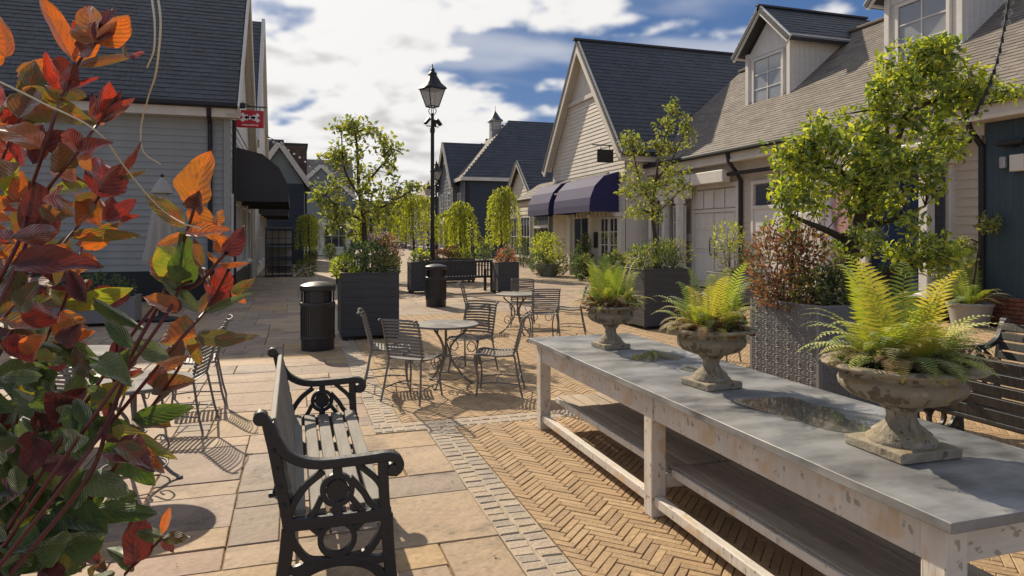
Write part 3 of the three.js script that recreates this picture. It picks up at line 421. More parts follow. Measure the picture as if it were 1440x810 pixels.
// ================================================================ RIGHT: facades facing the street (-x); local x = world z - zc, local z = outward
{ // long beige clapboard building with shingle roof and two dormers
  const zc = -14, b = thing('beige_shop_row', 'long beige clapboard shop row with brown shingle roof and two white dormers', 'building', [12.3, 0, zc], -Math.PI / 2);
  const X = (z) => z - zc;                     // world z -> local x
  box8(b, 'wall', X(-21.2), X(-9.42), 0, 4.1, -9, -0.03, M.sidingBeige);
  boards(b, 0.45, 3.75, () => [[X(-21.2), X(-9.5)]], M.sidingBeige, 0.17);
  bricks(b, X(-10.1), X(-9.42), 0, 0.45, 0.03, 8);
  box8(b, 'plinth', X(-21.2), X(-10.1), 0, 0.45, 0, 0.03, M.brick[0]);
  // eaves: soffit, fascia, gutter (the roof carries on over the blue shop)
  box8(b, 'soffit', X(-21.6), X(-1), 3.72, 3.80, -0.1, 0.5, M.trimCream);
  box8(b, 'frieze', X(-21.2), X(-9.42), 3.50, 3.72, 0.032, 0.08, M.trimCream);
  box8(b, 'fascia', X(-21.6), X(-1), 3.80, 4.02, 0.42, 0.47, M.trimCream);
  part(b, 'gutter', rb(20.5, 0.14, 0.15, X(-11.3), 4.04, 0.55, 0.05), M.gutter);
  part(b, 'gutter', rb(11.6, 0.10, 0.12, X(-15.3), 3.40, 0.30, 0.04), M.gutter);
  downpipe(b, [[X(-16.65), 3.98, 0.55], [X(-16.65), 3.75, 0.5], [X(-16.65), 3.45, 0.25], [X(-16.65), 3.2, 0.09], [X(-16.65), 0.1, 0.09]], 0.055);
  downpipe(b, [[X(-9.44), 3.98, 0.52], [X(-9.44), 3.6, 0.4], [X(-9.44), 3.3, 0.1], [X(-9.44), 0.1, 0.1]], 0.055);
  // roof: up-slope is local -z
  const pit = Math.atan(0.84), L = 5.9, up = V(0, Math.sin(pit), -Math.cos(pit));
  slope(b, V(X(-22.2), 4.06, 0.52), V(1, 0, 0), up, [[0, 0], [21.4, 0], [21.4, L], [0, L]], M.shingle, M.deckTan, 0.3, 0.135, 21, 'roof_shingles');
  slope(b, V(X(-22.2), 4.06, -8.48), V(1, 0, 0), V(0, Math.sin(pit), Math.cos(pit)), [[0, 0], [21.4, 0], [21.4, L], [0, L]], M.shingle, M.deckTan, 0.8, 0.4, 22, 'roof_shingles');
  part(b, 'ridge_cap', rb(21.4, 0.12, 0.3, X(-11.5), 4.06 + L * Math.sin(pit) + 0.02, 0.52 - L * Math.cos(pit), 0.05), M.deckTan);
  // double loading doors
  const d0 = X(-19.1), dw = 2.2;
  const dr = part(b, 'double_door', merge([rb(0.12, 3.2, 0.1, d0 - 0.06, 1.6, 0.04), rb(0.12, 3.2, 0.1, d0 + dw + 0.06, 1.6, 0.04), rb(dw, 0.12, 0.1, d0 + dw / 2, 3.14, 0.04), rb(dw, 0.1, 0.1, d0 + dw / 2, 2.38, 0.04)]), M.trim);
  for (const k of [0, 1]) { const x0 = d0 + k * dw / 2 + 0.02, w = dw / 2 - 0.04; part(dr, 'leaf', bx(w, 2.3, 0.03, x0 + w / 2, 1.17, 0.035), M.trim); for (const [y, h] of [[0.2, 0.85], [1.2, 0.5], [1.8, 0.48]]) for (const c of [0, 1]) part(dr, 'panel', rb(w / 2 - 0.12, h, 0.03, x0 + 0.08 + c * (w / 2 - 0.03) + (w / 2 - 0.12) / 2, y + h / 2, 0.055, 0.012), M.white); part(dr, 'handle', tube([[x0 + (k ? 0.1 : w - 0.1), 1.0, 0.05], [x0 + (k ? 0.1 : w - 0.1), 1.06, 0.12], [x0 + (k ? 0.1 : w - 0.1), 1.3, 0.13], [x0 + (k ? 0.1 : w - 0.1), 1.5, 0.12], [x0 + (k ? 0.1 : w - 0.1), 1.56, 0.05]], 0.016, 16, 8), M.gutter); }
  for (let k = 0; k < 4; k++) part(dr, 'pane', bx(dw / 4 - 0.05, 0.56, 0.02, d0 + (k + 0.5) * dw / 4, 2.74, 0.05), M.white);
  part(b, 'blind_box', rb(2.9, 0.36, 0.28, X(-18.4), 3.36, 0.36, 0.02), M.trim);
  part(b, 'notice', bx(0.36, 0.26, 0.015, X(-19.5), 1.55, 0.045), M.signWhite);
  // doorway with blue fanlights
  const e0 = X(-16.15);
  part(b, 'door_surround', merge([rb(0.1, 3.15, 0.1, e0, 1.58, 0.04), rb(0.1, 3.15, 0.1, e0 + 2.3, 1.58, 0.04), rb(2.2, 0.1, 0.1, e0 + 1.15, 3.1, 0.04), rb(2.2, 0.1, 0.1, e0 + 1.15, 2.4, 0.04)]), M.trim);
  for (let k = 0; k < 3; k++) part(b, 'pane', bx(0.6, 0.55, 0.02, e0 + 0.42 + k * 0.73, 2.75, 0.045), M.glassBlue);
  part(b, 'door', merge([bx(2.2, 2.3, 0.03, e0 + 1.15, 1.2, 0.04), ...[0, 1, 2].map((k) => rb(0.55, 1.2, 0.03, e0 + 0.42 + k * 0.73, 1.6, 0.06, 0.012))]), M.white);
  // shopfront with columns beside the cream gable
  const s0 = X(-21.9);
  for (let k = 0; k < 4; k++) part(b, 'column', merge([rb(0.18, 2.7, 0.18, s0 + 0.1 + k * 0.88, 1.35, 0.55), rb(0.26, 0.16, 0.26, s0 + 0.1 + k * 0.88, 2.72, 0.55), rb(0.26, 0.25, 0.26, s0 + 0.1 + k * 0.88, 0.13, 0.55)]), M.white);
  part(b, 'entablature', merge([rb(3.1, 0.36, 0.45, s0 + 1.4, 2.98, 0.45), rb(3.25, 0.08, 0.6, s0 + 1.4, 3.2, 0.45)]), M.trim);
  for (let k = 0; k < 3; k++) win(b, s0 + 0.22 + k * 0.88, 0.5, 0.7, 2.1, 2, 4, M.white, M.glass, 0.3, 0.05);
  box8(b, 'stall_riser', s0 + 0.02, s0 + 2.8, 0, 0.48, 0.1, 0.36, M.trim);
  // bay window with a big print behind the glass
  const y0 = 0.42, a0 = X(-13.0), a1 = X(-10.05), o = 0.72;
  bricks(b, a0, a1, 0, 0.42, o, 9); box8(b, 'bay_base', a0, a1, 0, 0.42, 0.0, o - 0.01, M.brick[2]);
  const br = rngOf(4); for (let j = 0; j < 5; j++) for (let i = 0; i < 3; i++) { part(b, 'brick', rb(0.06, 0.063, 0.213, 0, 0, 0, 0.005), M.brick[Math.floor(br() * 3)]).position.set(a1 + 0.01, 0.04 + j * 0.075, 0.12 + i * 0.225 + (j % 2 ? 0.08 : 0)); }
  part(b, 'bay_sill', rb(a1 - a0 + 0.16, 0.09, o + 0.14, (a0 + a1) / 2, 0.47, o / 2 + 0.03, 0.02), M.white);
  part(b, 'bay_roof', merge([rb(a1 - a0 + 0.2, 0.3, o + 0.18, (a0 + a1) / 2, 3.18, o / 2 + 0.02, 0.02), rb(a1 - a0 + 0.34, 0.1, o + 0.3, (a0 + a1) / 2, 3.37, o / 2 + 0.02, 0.03)]), M.white);
  for (const [x, z] of [[a0 + 0.09, o - 0.09], [a1 - 0.09, o - 0.09], [a1 - 0.09, 0.05], [a0 + 0.09, 0.05]]) part(b, 'bay_post', rb(0.2, 2.55, 0.2, x, 1.78, z, 0.02), M.white);
  part(b, 'bay_post', rb(0.12, 2.55, 0.14, a0 + 1.4, 1.78, o - 0.08, 0.02), M.white);
  for (const [x, w] of [[a0 + 0.19, 1.15], [a0 + 1.46, 1.3]]) part(b, 'pane', bx(w, 2.5, 0.012, x + w / 2, 1.77, o - 0.1), M.glassBlue);
  part(b, 'transom', rb(0.06, 0.08, o - 0.3, a1 - 0.09, 2.62, o / 2), M.white); part(b, 'lower_panel', bx(0.03, 0.6, o - 0.28, a1 - 0.09, 0.82, o / 2), M.white);
  part(b, 'pane', bx(0.012, 1.45, o - 0.36, a1 - 0.08, 1.85, o / 2), M.glassBlue); part(b, 'pane', bx(0.012, 0.3, o - 0.36, a1 - 0.08, 2.83, o / 2), M.glassBlue);
  { const P = tex(256, 1, (u, v) => { const f = N(u, v, 4, 301, 5), w = Math.sin((u * 1.3 + f * 1.4) * 9) * 0.5 + 0.5; const body = sstep(0.5, 0.3, Math.abs(u - 0.45 - 0.25 * f)); return [lerp(0.7, lerp(0.16, 0.5, w), body), lerp(0.66, lerp(0.07, 0.30, w), body), lerp(0.68, lerp(0.10, 0.30, w), body)]; }); P.repeat.set(1, 1);
    const pg = new THREE.PlaneGeometry(1.15, 2.3); part(b, 'window_print', pg, mat([1, 1, 1], { map: P, roughness: 0.25 })).position.set(a0 + 0.78, 1.75, o - 0.088); }
  // dormers
  for (const cz of [-17.55, -12.15]) {
    const cx = X(cz), f = -1.6, hw = 1.0, yb = 5.42, ye = 7.35, ya = 8.35, back = -4.0;
    const d = new THREE.Group(); d.name = 'dormer'; b.add(d);
    part(d, 'dormer_wall', prism([[cx - hw, yb], [cx + hw, yb], [cx + hw, ye], [cx, ye + hw * 0.95], [cx - hw, ye]], 0.06), M.white).position.z = f - 0.06;
    for (const s of [-1, 1]) { const g = prism([[0, yb], [0, ye], [-2.3, ye], [-2.3, yb + 2.3 * 0.84]], 0.05); g.rotateY(-Math.PI / 2); part(d, 'cheek', uvm(g), M.white).position.set(cx + s * hw + (s > 0 ? 0.045 : 0.0), 0, f - 0.01);
      for (let k = 0; k < 12; k++) { const z0 = k * 0.19, g2 = prism([[-z0 - 0.005, yb + z0 * 0.84 + 0.02], [-z0 - 0.005, ye], [-z0 - 0.185, ye], [-z0 - 0.185, yb + (z0 + 0.185) * 0.84 + 0.02]], 0.014); g2.rotateY(-Math.PI / 2); part(d, 'cheek_board', uvm(g2), M.white).position.set(cx + s * hw + (s > 0 ? 0.06 : -0.052), 0, f - 0.02); }
      part(d, 'lead_flashing', bar([cx + s * (hw + 0.08), yb + 0.02, f], [cx + s * (hw + 0.08), yb + 2.35 * 0.84, f - 2.35], 0.12, 0.06), M.deck);
      part(d, 'corner_post', rb(0.14, ye - yb + 0.1, 0.14, cx + s * (hw - 0.04), (ye + yb) / 2, f + 0.03), M.white);
      part(d, 'fascia', bx(0.06, 0.2, 2.6, cx + s * (hw + 0.22), ye + 0.02, f - 0.95), M.white); }
    gableBoard(d, cx, ye, hw + 0.32, ye + (hw + 0.32) * 0.95, f + 0.36, M.white, 0.22, 0.06);
    planks(d, cx - hw + 0.1, cx + hw - 0.1, 0, (x) => [ye - 0.12, Math.max(ye - 0.1, ye + (hw - Math.abs(x - cx)) * 0.95 - 0.1)], M.white, 0.2, 'gable_board', f);
    win(d, cx - 0.72, yb + 0.22, 1.44, 1.55, 2, 3, M.white, M.glassGrey, f + 0.05, 0.09);
    const dp = Math.atan(0.95), dl = (hw + 0.34) / Math.cos(dp);
    for (const s of [-1, 1]) { const P0 = V(cx + s * (hw + 0.34), ye - 0.02, f + 0.42), len = 4.3; slope(d, P0, V(0, 0, -1), V(-s * Math.cos(dp), Math.sin(dp), 0), [[0, 0], [2.75, 0], [len, dl], [0, dl]], M.slate, M.deck, 0.3, 0.17, 30 + s + (cz > -15 ? 4 : 0)); }
    part(d, 'ridge_cap', rb(0.16, 0.06, 4.2, cx, ye + (hw + 0.34) * 0.95 + 0.02, f - 1.65), M.deck);
    part(d, 'apron', rb(2 * hw + 0.2, 0.05, 0.2, cx, yb - 0.02, f + 0.1), M.deck);
  }
  flatten(b);
}
{ // blue boarded shop at the right edge
  const zc = -5.2, b = thing('blue_boarded_shop', 'blue shop wall of upright boards on a red brick base', 'building', [12.26, 0, zc], -Math.PI / 2);
  box8(b, 'wall', -4.2, 4.2, 0, 3.74, -9, -0.02, M.sidingBlue); planks(b, -4.2, 4.2, 0, () => [0.5, 3.7], M.sidingBlue, 0.13);
  bricks(b, -4.2, 1, 0, 0.5, 0.05, 10); box8(b, 'plinth', -4.2, 4.2, 0, 0.49, 0, 0.025, M.brick[2]);
  part(b, 'wall_lamp', merge([rb(0.5, 0.09, 0.2, -3.62, 3.28, 0.14, 0.03), bx(0.08, 0.08, 0.1, -3.62, 3.25, 0.05)]), M.gutter);
  part(b, 'junction_box', rb(0.26, 0.3, 0.12, -3.55, 2.92, 0.08, 0.02), M.trim); part(b, 'sensor', rb(0.12, 0.22, 0.1, -3.82, 2.95, 0.08, 0.03), M.glassGrey);
  box8(b, 'window_frame', -3.22, -3.06, 0.55, 2.75, 0.03, 0.12, M.trim); box8(b, 'window_head', -3.35, -1.2, 2.75, 2.85, 0.03, 0.18, M.trim); box8(b, 'window_sill', -3.35, -1.2, 0.46, 0.55, 0.03, 0.2, M.trim);
  part(b, 'pane', bx(1.7, 2.2, 0.02, -2.2, 1.65, 0.05), M.glass);
}
{ // cream gable house
  const zc = -24.9, b = thing('cream_gable_house', 'cream clapboard gable house with dark slate roof and two navy awnings', 'building', [11, 0, zc], -Math.PI / 2);
  const half = 3.45, ye = 4.6, ya = 9.05;
  box8(b, 'wall', -half, half, 0, ye, -9, -0.03, M.sidingCream); part(b, 'gable', prism([[-half, ye], [half, ye], [0, ya]], 0.05), M.sidingCream).position.z = -0.055;
  boards(b, 0.3, 3.4, () => [[-half, half]], M.sidingCream, 0.17);
  boards(b, 3.7, 6.95, (y) => { const h = y < ye ? half : half * (ya - y) / (ya - ye); return [[-h, h]]; }, M.sidingCream, 0.15);
  const hAt = (y) => half * (ya - y) / (ya - ye);
  part(b, 'gable_rail', rb(2 * hAt(7) + 0.1, 0.16, 0.12, 0, 7.02, 0.05), M.trimCream);
  planks(b, -hAt(7.1), hAt(7.1), 0, (x) => [7.1, Math.max(7.11, ya - Math.abs(x) * (ya - ye) / half)], M.trimCream, 0.45, 'gable_panel');
  gableBoard(b, 0, 4.45, 3.8, 9.25, 0.34, M.trimCream, 0.38, 0.07);
  part(b, 'soffit', merge([bar([-3.65, 4.45, 0.17], [0, 9.05, 0.17], 0.3, 0.03), bar([3.65, 4.45, 0.17], [0, 9.05, 0.17], 0.3, 0.03)]), M.trimCream);
  const pit = Math.atan2(4.85, 3.85), L = Math.hypot(4.85, 3.85);
  for (const s of [-1, 1]) slope(b, V(s * 3.85, 4.5, 0.4), V(0, 0, -1), V(-s * Math.cos(pit), Math.sin(pit), 0), [[0, 0], [12, 0], [12, L], [0, L]], M.slate, M.deck, 0.3, 0.21, 40 + s);
  part(b, 'ridge_cap', rb(0.2, 0.08, 12.2, 0, 9.36, -5.6), M.deck); part(b, 'gutter', bx(0.13, 0.12, 3, 3.95, 4.42, -1.1), M.gutter); part(b, 'fascia', bx(0.06, 0.22, 3, 3.84, 4.28, -1.1), M.trimCream);
  // pent roof over the shopfront, running past the gable
  const pl = Math.hypot(0.95, 0.75); slope(b, V(-6.4, 3.28, 0.85), V(1, 0, 0), V(0, 0.62, -0.785), [[0, 0], [8.6, 0], [8.6, pl], [0.9, pl]], M.shingle, M.deckTan, 0.3, 0.14, 44, 'roof_shingles');
  box8(b, 'pent_fascia', -6.35, 2.2, 3.0, 3.24, 0.7, 0.78, M.trimCream); part(b, 'gutter', rb(8.6, 0.1, 0.12, -2.1, 3.26, 0.88, 0.04), M.gutter); box8(b, 'pent_soffit', -6.3, 2.2, 2.96, 3.02, 0.0, 0.7, M.trimCream);
  box8(b, 'side_shop_wall', -6.3, -3.46, 0, 3.3, -5, 0.0, M.sidingSteel); part(b, 'side_window', merge([bx(2.0, 2.6, 0.05, -4.9, 1.5, 0.04)]), M.white); for (let k = 0; k < 4; k++) for (let j = 0; j < 2; j++) part(b, 'pane', bx(0.4, j ? 0.6 : 1.3, 0.02, -5.62 + k * 0.48, j ? 2.4 : 1.3, 0.075), M.glass);
  awning(b, 'awning', -3.6, -1.05, 3.9, 2.46, 1.15, M.awnNavy, 0.24); awning(b, 'awning', -0.45, 3.0, 3.9, 2.46, 1.15, M.awnNavy, 0.24);
  // french doors, shop window, notice board
  win(b, 1.55, 0.25, 0.75, 2.05, 2, 4, M.white, M.glass, 0.05); win(b, 2.32, 0.25, 0.75, 2.05, 2, 4, M.white, M.glass, 0.05);
  win(b, -1.0, 0.5, 1.6, 1.9, 2, 1, M.white, M.glass, 0.06, 0.1); part(b, 'notice_board', rb(0.45, 0.6, 0.04, 1.05, 1.45, 0.06), M.black);
  for (const x of [-1.3, 0.85, 3.3]) part(b, 'pilaster', merge([rb(0.28, 2.4, 0.16, x, 1.2, 0.09), rb(0.4, 0.14, 0.24, x, 2.36, 0.12)]), M.trim);
  for (let k = 0; k < 12; k++) part(b, 'dentil', rb(0.13, 0.2, 0.16, -1.1 + k * 0.36, 2.42, 0.12), M.trimCream);
}
{ // black hanging sign on the cream gable
  const s = thing('hanging_board', 'blank black hanging board on an iron bracket at the cream gable', 'sign', [10.45, 4.42, -21.9]);
  part(s, 'board', rb(0.62, 0.46, 0.05, 0, 0, 0, 0.01), M.black);
  part(s, 'bracket', merge([bar([-0.5, 0.38, 0], [0.55, 0.38, 0], 0.035, 0.035), bar([-0.15, 0.38, 0], [-0.18, 0.22, 0], 0.02, 0.02), bar([0.15, 0.38, 0], [0.18, 0.22, 0], 0.02, 0.02), tube([[0.55, 0.1, 0], [0.45, 0.25, 0], [0.5, 0.38, 0]], 0.014, 12, 6), bx(0.02, 0.4, 0.1, 0.55, 0.28, 0)]), M.gutter);
}
{ // little cream gable beyond
  const b = thing('small_gable_shop', 'small cream gabled shop with dark slate roof beyond the navy awnings', 'building', [11.5, 0, -34.4], -Math.PI / 2);
  box8(b, 'wall', -1.9, 1.9, 0, 3.8, -8, -0.03, M.sidingCream); part(b, 'gable', prism([[-1.9, 3.8], [1.9, 3.8], [0, 5.4]], 0.05), M.sidingCream).position.z = -0.06;
  boards(b, 2.7, 5.3, (y) => { const h = y < 3.8 ? 1.9 : 1.9 * (5.4 - y) / 1.6; return [[-h, h]]; }, M.sidingCream, 0.2); gableBoard(b, 0, 3.7, 2.15, 5.55, 0.25, M.trimCream, 0.24, 0.06);
  win(b, -1.6, 0.5, 1.5, 2.1, 3, 2, M.white); win(b, 0.1, 0.5, 1.5, 2.1, 3, 2, M.white);
  const pit = Math.atan2(1.9, 2.2), L = Math.hypot(1.9, 2.2); for (const s of [-1, 1]) slope(b, V(s * 2.2, 3.7, 0.3), V(0, 0, -1), V(-s * Math.cos(pit), Math.sin(pit), 0), [[0, 0], [8, 0], [8, L], [0, L]], M.slate, M.deck, 0.45, 0.28, 50 + s);
}
{ // steel blue hipped house with cupola
  const b = thing('hipped_blue_house', 'steel blue boarded house with dark hipped slate roof', 'building', [12, 0, -48.6]);
  const wL = new THREE.Group(); wL.name = 'end_wall'; b.add(wL);
  box8(b, 'wall', 0, 16, 0, 5.8, -10, -0.03, M.sidingNavy); boards(wL, 0.2, 5.7, () => [[0, 16]], M.sidingNavy, 0.3);
  const st = new THREE.Group(); st.name = 'street_wall'; st.rotation.y = -Math.PI / 2; st.position.set(-0.03, 0, 0); b.add(st);
  boards(st, 0.2, 5.7, () => [[-10, 0]], M.sidingSteel, 0.3); box8(st, 'fascia', -10.4, 0.4, 5.6, 5.85, 0.3, 0.42, M.trim); box8(wL, 'fascia', -0.4, 16, 5.6, 5.85, 0.3, 0.42, M.trim);
  for (const x of [-2.2, -6.2]) win(st, x, 3.2, 0.9, 1.6, 2, 2, M.white, M.glass, 0.06); for (const x of [-4.4, -8.6]) win(st, x, 0.6, 2.2, 2.2, 3, 2, M.white, M.glass, 0.06);
  downpipe(wL, [[0.1, 5.6, 0.2], [0.1, 0.1, 0.1]], 0.08); awning(st, 'awning', -3.4, -0.8, 3.2, 2.5, 1.2, M.awnWhite, 0.2);
  const w = 5.0, sl = Math.hypot(1, 1), k = Math.SQRT1_2; // 45 degree hips
  slope(b, V(-0.4, 5.75, 0.4), V(1, 0, 0), V(0, k, -k), [[0, 0], [16.8, 0], [16.8, 7.35], [5.2, 7.35]], M.slate, M.deck, 0.6, 0.35, 60);
  slope(b, V(-0.4, 5.75, 0.4), V(0, 0, -1), V(k, k, 0), [[0, 0], [10.8, 0], [5.4, 7.35], [5.2, 7.35]], M.shingle, M.deckTan, 0.6, 0.3, 61);
  slope(b, V(-0.4, 5.75, -10.4), V(1, 0, 0), V(0, k, k), [[0, 0], [16.8, 0], [16.8, 7.35], [5.2, 7.35]], M.slate, M.deck, 0.9, 0.5, 62);
  part(b, 'ridge_cap', bx(11.6, 0.1, 0.3, 10.6, 10.98, -5), M.deck);
  const c = part(b, 'cupola', merge([rb(0.8, 1.4, 0.8, 3.7, 10.2, -5, 0.02), rb(1.0, 0.1, 1.0, 3.7, 10.9, -5)]), M.sidingGrey); for (const [dx, dz] of [[-0.41, 0], [0, 0.41]]) for (let j = 0; j < 5; j++) part(c, 'louvre', rb(dz ? 0.56 : 0.05, 0.05, dz ? 0.05 : 0.56, 3.7 + dx, 10.25 + j * 0.12, -5 + dz), M.trim);
  part(c, 'cupola_roof', lathe([[0.76, 10.94], [0.48, 11.15], [0.28, 11.42], [0.08, 11.7], [0.025, 11.78], [0.015, 12.2], [0, 12.2]], 4).rotateY(Math.PI / 4).translate(3.7, 0, -5), M.slate.clone());
  c.children[c.children.length - 1].material.vertexColors = false;
  flatten(b);
}
{ // gabled wing in front of the hipped roof
  const b = thing('grey_gable_wing', 'grey boarded gable wing with cream barge boards beside the hipped roof', 'building', [11.55, 0, -53.4], -Math.PI / 2);
  box8(b, 'wall', -2.6, 2.6, 0, 5.6, -5, -0.03, M.sidingSteel); part(b, 'gable', prism([[-2.6, 5.6], [2.6, 5.6], [0, 8.7]], 0.05), M.sidingSteel).position.z = -0.06;
  boards(b, 0.3, 7.3, (y) => { const h = y < 5.6 ? 2.6 : 2.6 * (8.7 - y) / 3.1; return [[-h, h]]; }, M.sidingSteel, 0.3); planks(b, -1.1, 1.1, 0, (x) => [7.3, Math.max(7.32, 8.65 - Math.abs(x) * 1.19)], M.trimCream, 0.4, 'gable_panel');
  gableBoard(b, 0, 5.3, 3.0, 9.0, 0.3, M.trimCream, 0.36, 0.08);
  for (const x of [-1.9, 0.9]) { win(b, x, 3.2, 1.0, 1.7, 2, 3, M.white); win(b, x - 0.3, 0.5, 1.5, 2.1, 3, 2, M.white); }
  const pit = Math.atan2(3.7, 3.0), L = Math.hypot(3.7, 3.0); for (const s of [-1, 1]) slope(b, V(s * 3.0, 5.3, 0.35), V(0, 0, -1), V(-s * Math.cos(pit), Math.sin(pit), 0), [[0, 0], [6, 0], [6, L], [0, L]], M.slate, M.deck, 0.6, 0.35, 64 + s);
}
{ // lower neighbour with a sunlit brown roof
  const b = thing('brown_roof_house', 'low grey house with sunlit brown roof past the gabled wing', 'building', [11.8, 0, -66.5], -Math.PI / 2);
  box8(b, 'wall', -8, 7.5, 0, 5.0, -8, -0.03, M.sidingSteel); boards(b, 0.3, 4.9, () => [[-8, 7.5]], M.sidingSteel, 0.32);
  for (let i = 0; i < 4; i++) { win(b, -7 + i * 3.6, 3.0, 1.0, 1.5, 2, 2, M.white); win(b, -7.4 + i * 3.6, 0.5, 2.0, 2.0, 3, 2, M.white); }
  slope(b, V(-8.3, 4.9, 0.4), V(1, 0, 0), V(0, 0.7, -0.714), [[0, 0], [16, 0], [16, 4.6], [0, 4.6]], M.shingle, M.deckTan, 0.6, 0.35, 68, 'roof_shingles');
}

// ================================================================ LONG WORK TABLE
{
  const t = thing('work_table', 'long white-painted wooden work table with zinc top and slatted lower shelf', 'table', [1.98, 0, -3.6]);
  const W = 0.86, zs = [-1.86, 0.02, 1.9], Ht = 0.725;
  const top = part(t, 'zinc_top', uvm(new RoundedBoxGeometry(W + 0.1, 0.036, 3.98, 2, 0.003).translate(W / 2, 0.742, 0.02)), M.zinc);
  for (const z of zs) for (const x of [0, W]) part(t, 'leg', rb(0.095, Ht, 0.095, x + (x ? -0.05 : 0.05), Ht / 2, z, 0.006, true), M.whiteWood);
  for (let k = 0; k < 2; k++) for (const x of [0.03, W - 0.03]) part(t, 'apron', rb(0.03, 0.15, zs[k + 1] - zs[k] - 0.096, x, 0.645, (zs[k] + zs[k + 1]) / 2, 0.004, true), M.whiteWood);
  for (const z of zs) part(t, 'apron', rb(W - 0.2, 0.15, 0.03, W / 2, 0.645, z, 0.004), M.whiteWood);
  for (const z of zs) part(t, 'cross_rail', rb(W - 0.1, 0.085, 0.06, W / 2, 0.20, z, 0.006), M.whiteWood);
  for (let k = 0; k < 2; k++) for (const x of [0.045, W - 0.045]) part(t, 'foot_rail', rb(0.055, 0.06, zs[k + 1] - zs[k] - 0.096, x, 0.095, (zs[k] + zs[k + 1]) / 2, 0.008, true), M.whiteWood);
  const r = rngOf(77), n = 5, e = (W - 0.30) / n; for (let k = 0; k < 2; k++) for (let i = 0; i < n; i++) part(t, 'shelf_plank', rb(e - 0.008, 0.024, zs[k + 1] - zs[k] - 0.04 + (i === 0 ? 0.03 : 0), 0.17 + (i + 0.5) * e, 0.2562 + r() * 0.004, (zs[k] + zs[k + 1]) / 2, 0.004, true), M.plank[Math.floor(r() * 3)]);
  for (let k = 0; k < 2; k++) part(t, 'shelf_edge', rb(0.022, 0.045, zs[k + 1] - zs[k] - 0.07, 0.152, 0.245, (zs[k] + zs[k + 1]) / 2, 0.004, true), M.whiteWood);
  // shallow puddles of rain lying on the top
  const puddle = (x, z, rx, rz, seed) => { const q = rngOf(seed), s = new THREE.Shape(), ph = [0, 1, 2, 3].map(() => q() * 6.28); for (let i = 0; i <= 60; i++) { const a = i / 60 * Math.PI * 2, k = 1 + 0.22 * Math.sin(2 * a + ph[0]) + 0.14 * Math.sin(3 * a + ph[1]) + 0.1 * Math.sin(5 * a + ph[2]) + 0.05 * Math.sin(9 * a + ph[3]); const X = Math.cos(a) * rx * k, Z = Math.sin(a) * rz * k; i ? s.lineTo(X, Z) : s.moveTo(X, Z); } const g = new THREE.ExtrudeGeometry(s, { depth: 0.0012, bevelEnabled: true, bevelSize: 0.004, bevelThickness: 0.001, bevelSegments: 1, curveSegments: 30 }).rotateX(-Math.PI / 2); const o = thing('rain_puddle', '', 'puddle', [x, 0.7625, z]); part(o, 'water', uvm(g), M.water); return o; };
  tag(puddle(2.42, -2.83, 0.22, 0.28, 3), 'wide shallow rain puddle on the zinc top between the two larger urns', 'puddle');
  tag(puddle(2.52, -4.42, 0.17, 0.20, 8), 'small rain puddle on the zinc top beside the smallest urn', 'puddle');
  tag(puddle(2.50, -3.92, 0.07, 0.08, 5), 'tiny rain puddle on the zinc top, the smallest of three', 'puddle');
}
// ================================================================ STONE URNS
function urnGeo() {
  const prof = [[0.115, 0.045], [0.118, 0.06], [0.10, 0.075], [0.10, 0.088], [0.085, 0.10], [0.06, 0.125], [0.05, 0.15], [0.052, 0.18], [0.07, 0.195], [0.075, 0.205], [0.07, 0.215], [0.11, 0.222], [0.175, 0.25], [0.205, 0.285], [0.213, 0.315], [0.205, 0.335], [0.196, 0.342], [0.196, 0.362], [0.21, 0.37], [0.262, 0.378], [0.272, 0.386], [0.268, 0.396], [0.24, 0.402], [0.20, 0.39], [0.19, 0.36], [0, 0.355]];
  const g = lathe(prof, 72), p = g.attributes.position; for (let i = 0; i < p.count; i++) { const y = p.getY(i), x = p.getX(i), z = p.getZ(i), R = Math.hypot(x, z), a = Math.atan2(z, x); let k = 1; if (y > 0.222 && y < 0.335 && R > 0.1) k = 1 + 0.08 * (Math.abs(Math.cos(a * 14)) - 0.6) * Math.sin((y - 0.222) / 0.113 * Math.PI); if (y > 0.372 && y < 0.4 && R > 0.22) k = 1 + 0.018 * Math.cos(a * 26); p.setX(i, x * k); p.setZ(i, z * k); }
  g.computeVertexNormals(); const u = g.attributes.uv; for (let i = 0; i < u.count; i++) u.setXY(i, u.getX(i) * 1.6, u.getY(i) * 0.9); return g;
}
const URN = urnGeo();
function urn(label, x, z, s, turn) { const o = thing('stone_urn', label, 'urn', [x, 0.7605, z], turn, 'stone urns on the work table'); o.scale.set(s[0], s[1], s[0]); part(o, 'bowl', URN, M.urn); part(o, 'plinth', rb(0.27, 0.046, 0.27, 0, 0.0232, 0, 0.008), M.urn); part(o, 'soil', cyl(0.188, 0.188, 0.02, 0, 0.372, 0, 30), M.soil); return o; }
const urns = [[2.385, -4.90, [0.85, 0.84]], [2.34, -3.47, [0.93, 0.86]], [2.385, -2.19, [1.12, 0.92]]];
urn('weathered stone urn farthest along the zinc table, holding bright fern', ...urns[0], 0.05); urn('weathered stone urn in the middle of the zinc table', ...urns[1], 0.1); urn('largest weathered stone urn, on the zinc table end by the slatted black bench', ...urns[2], -0.03);

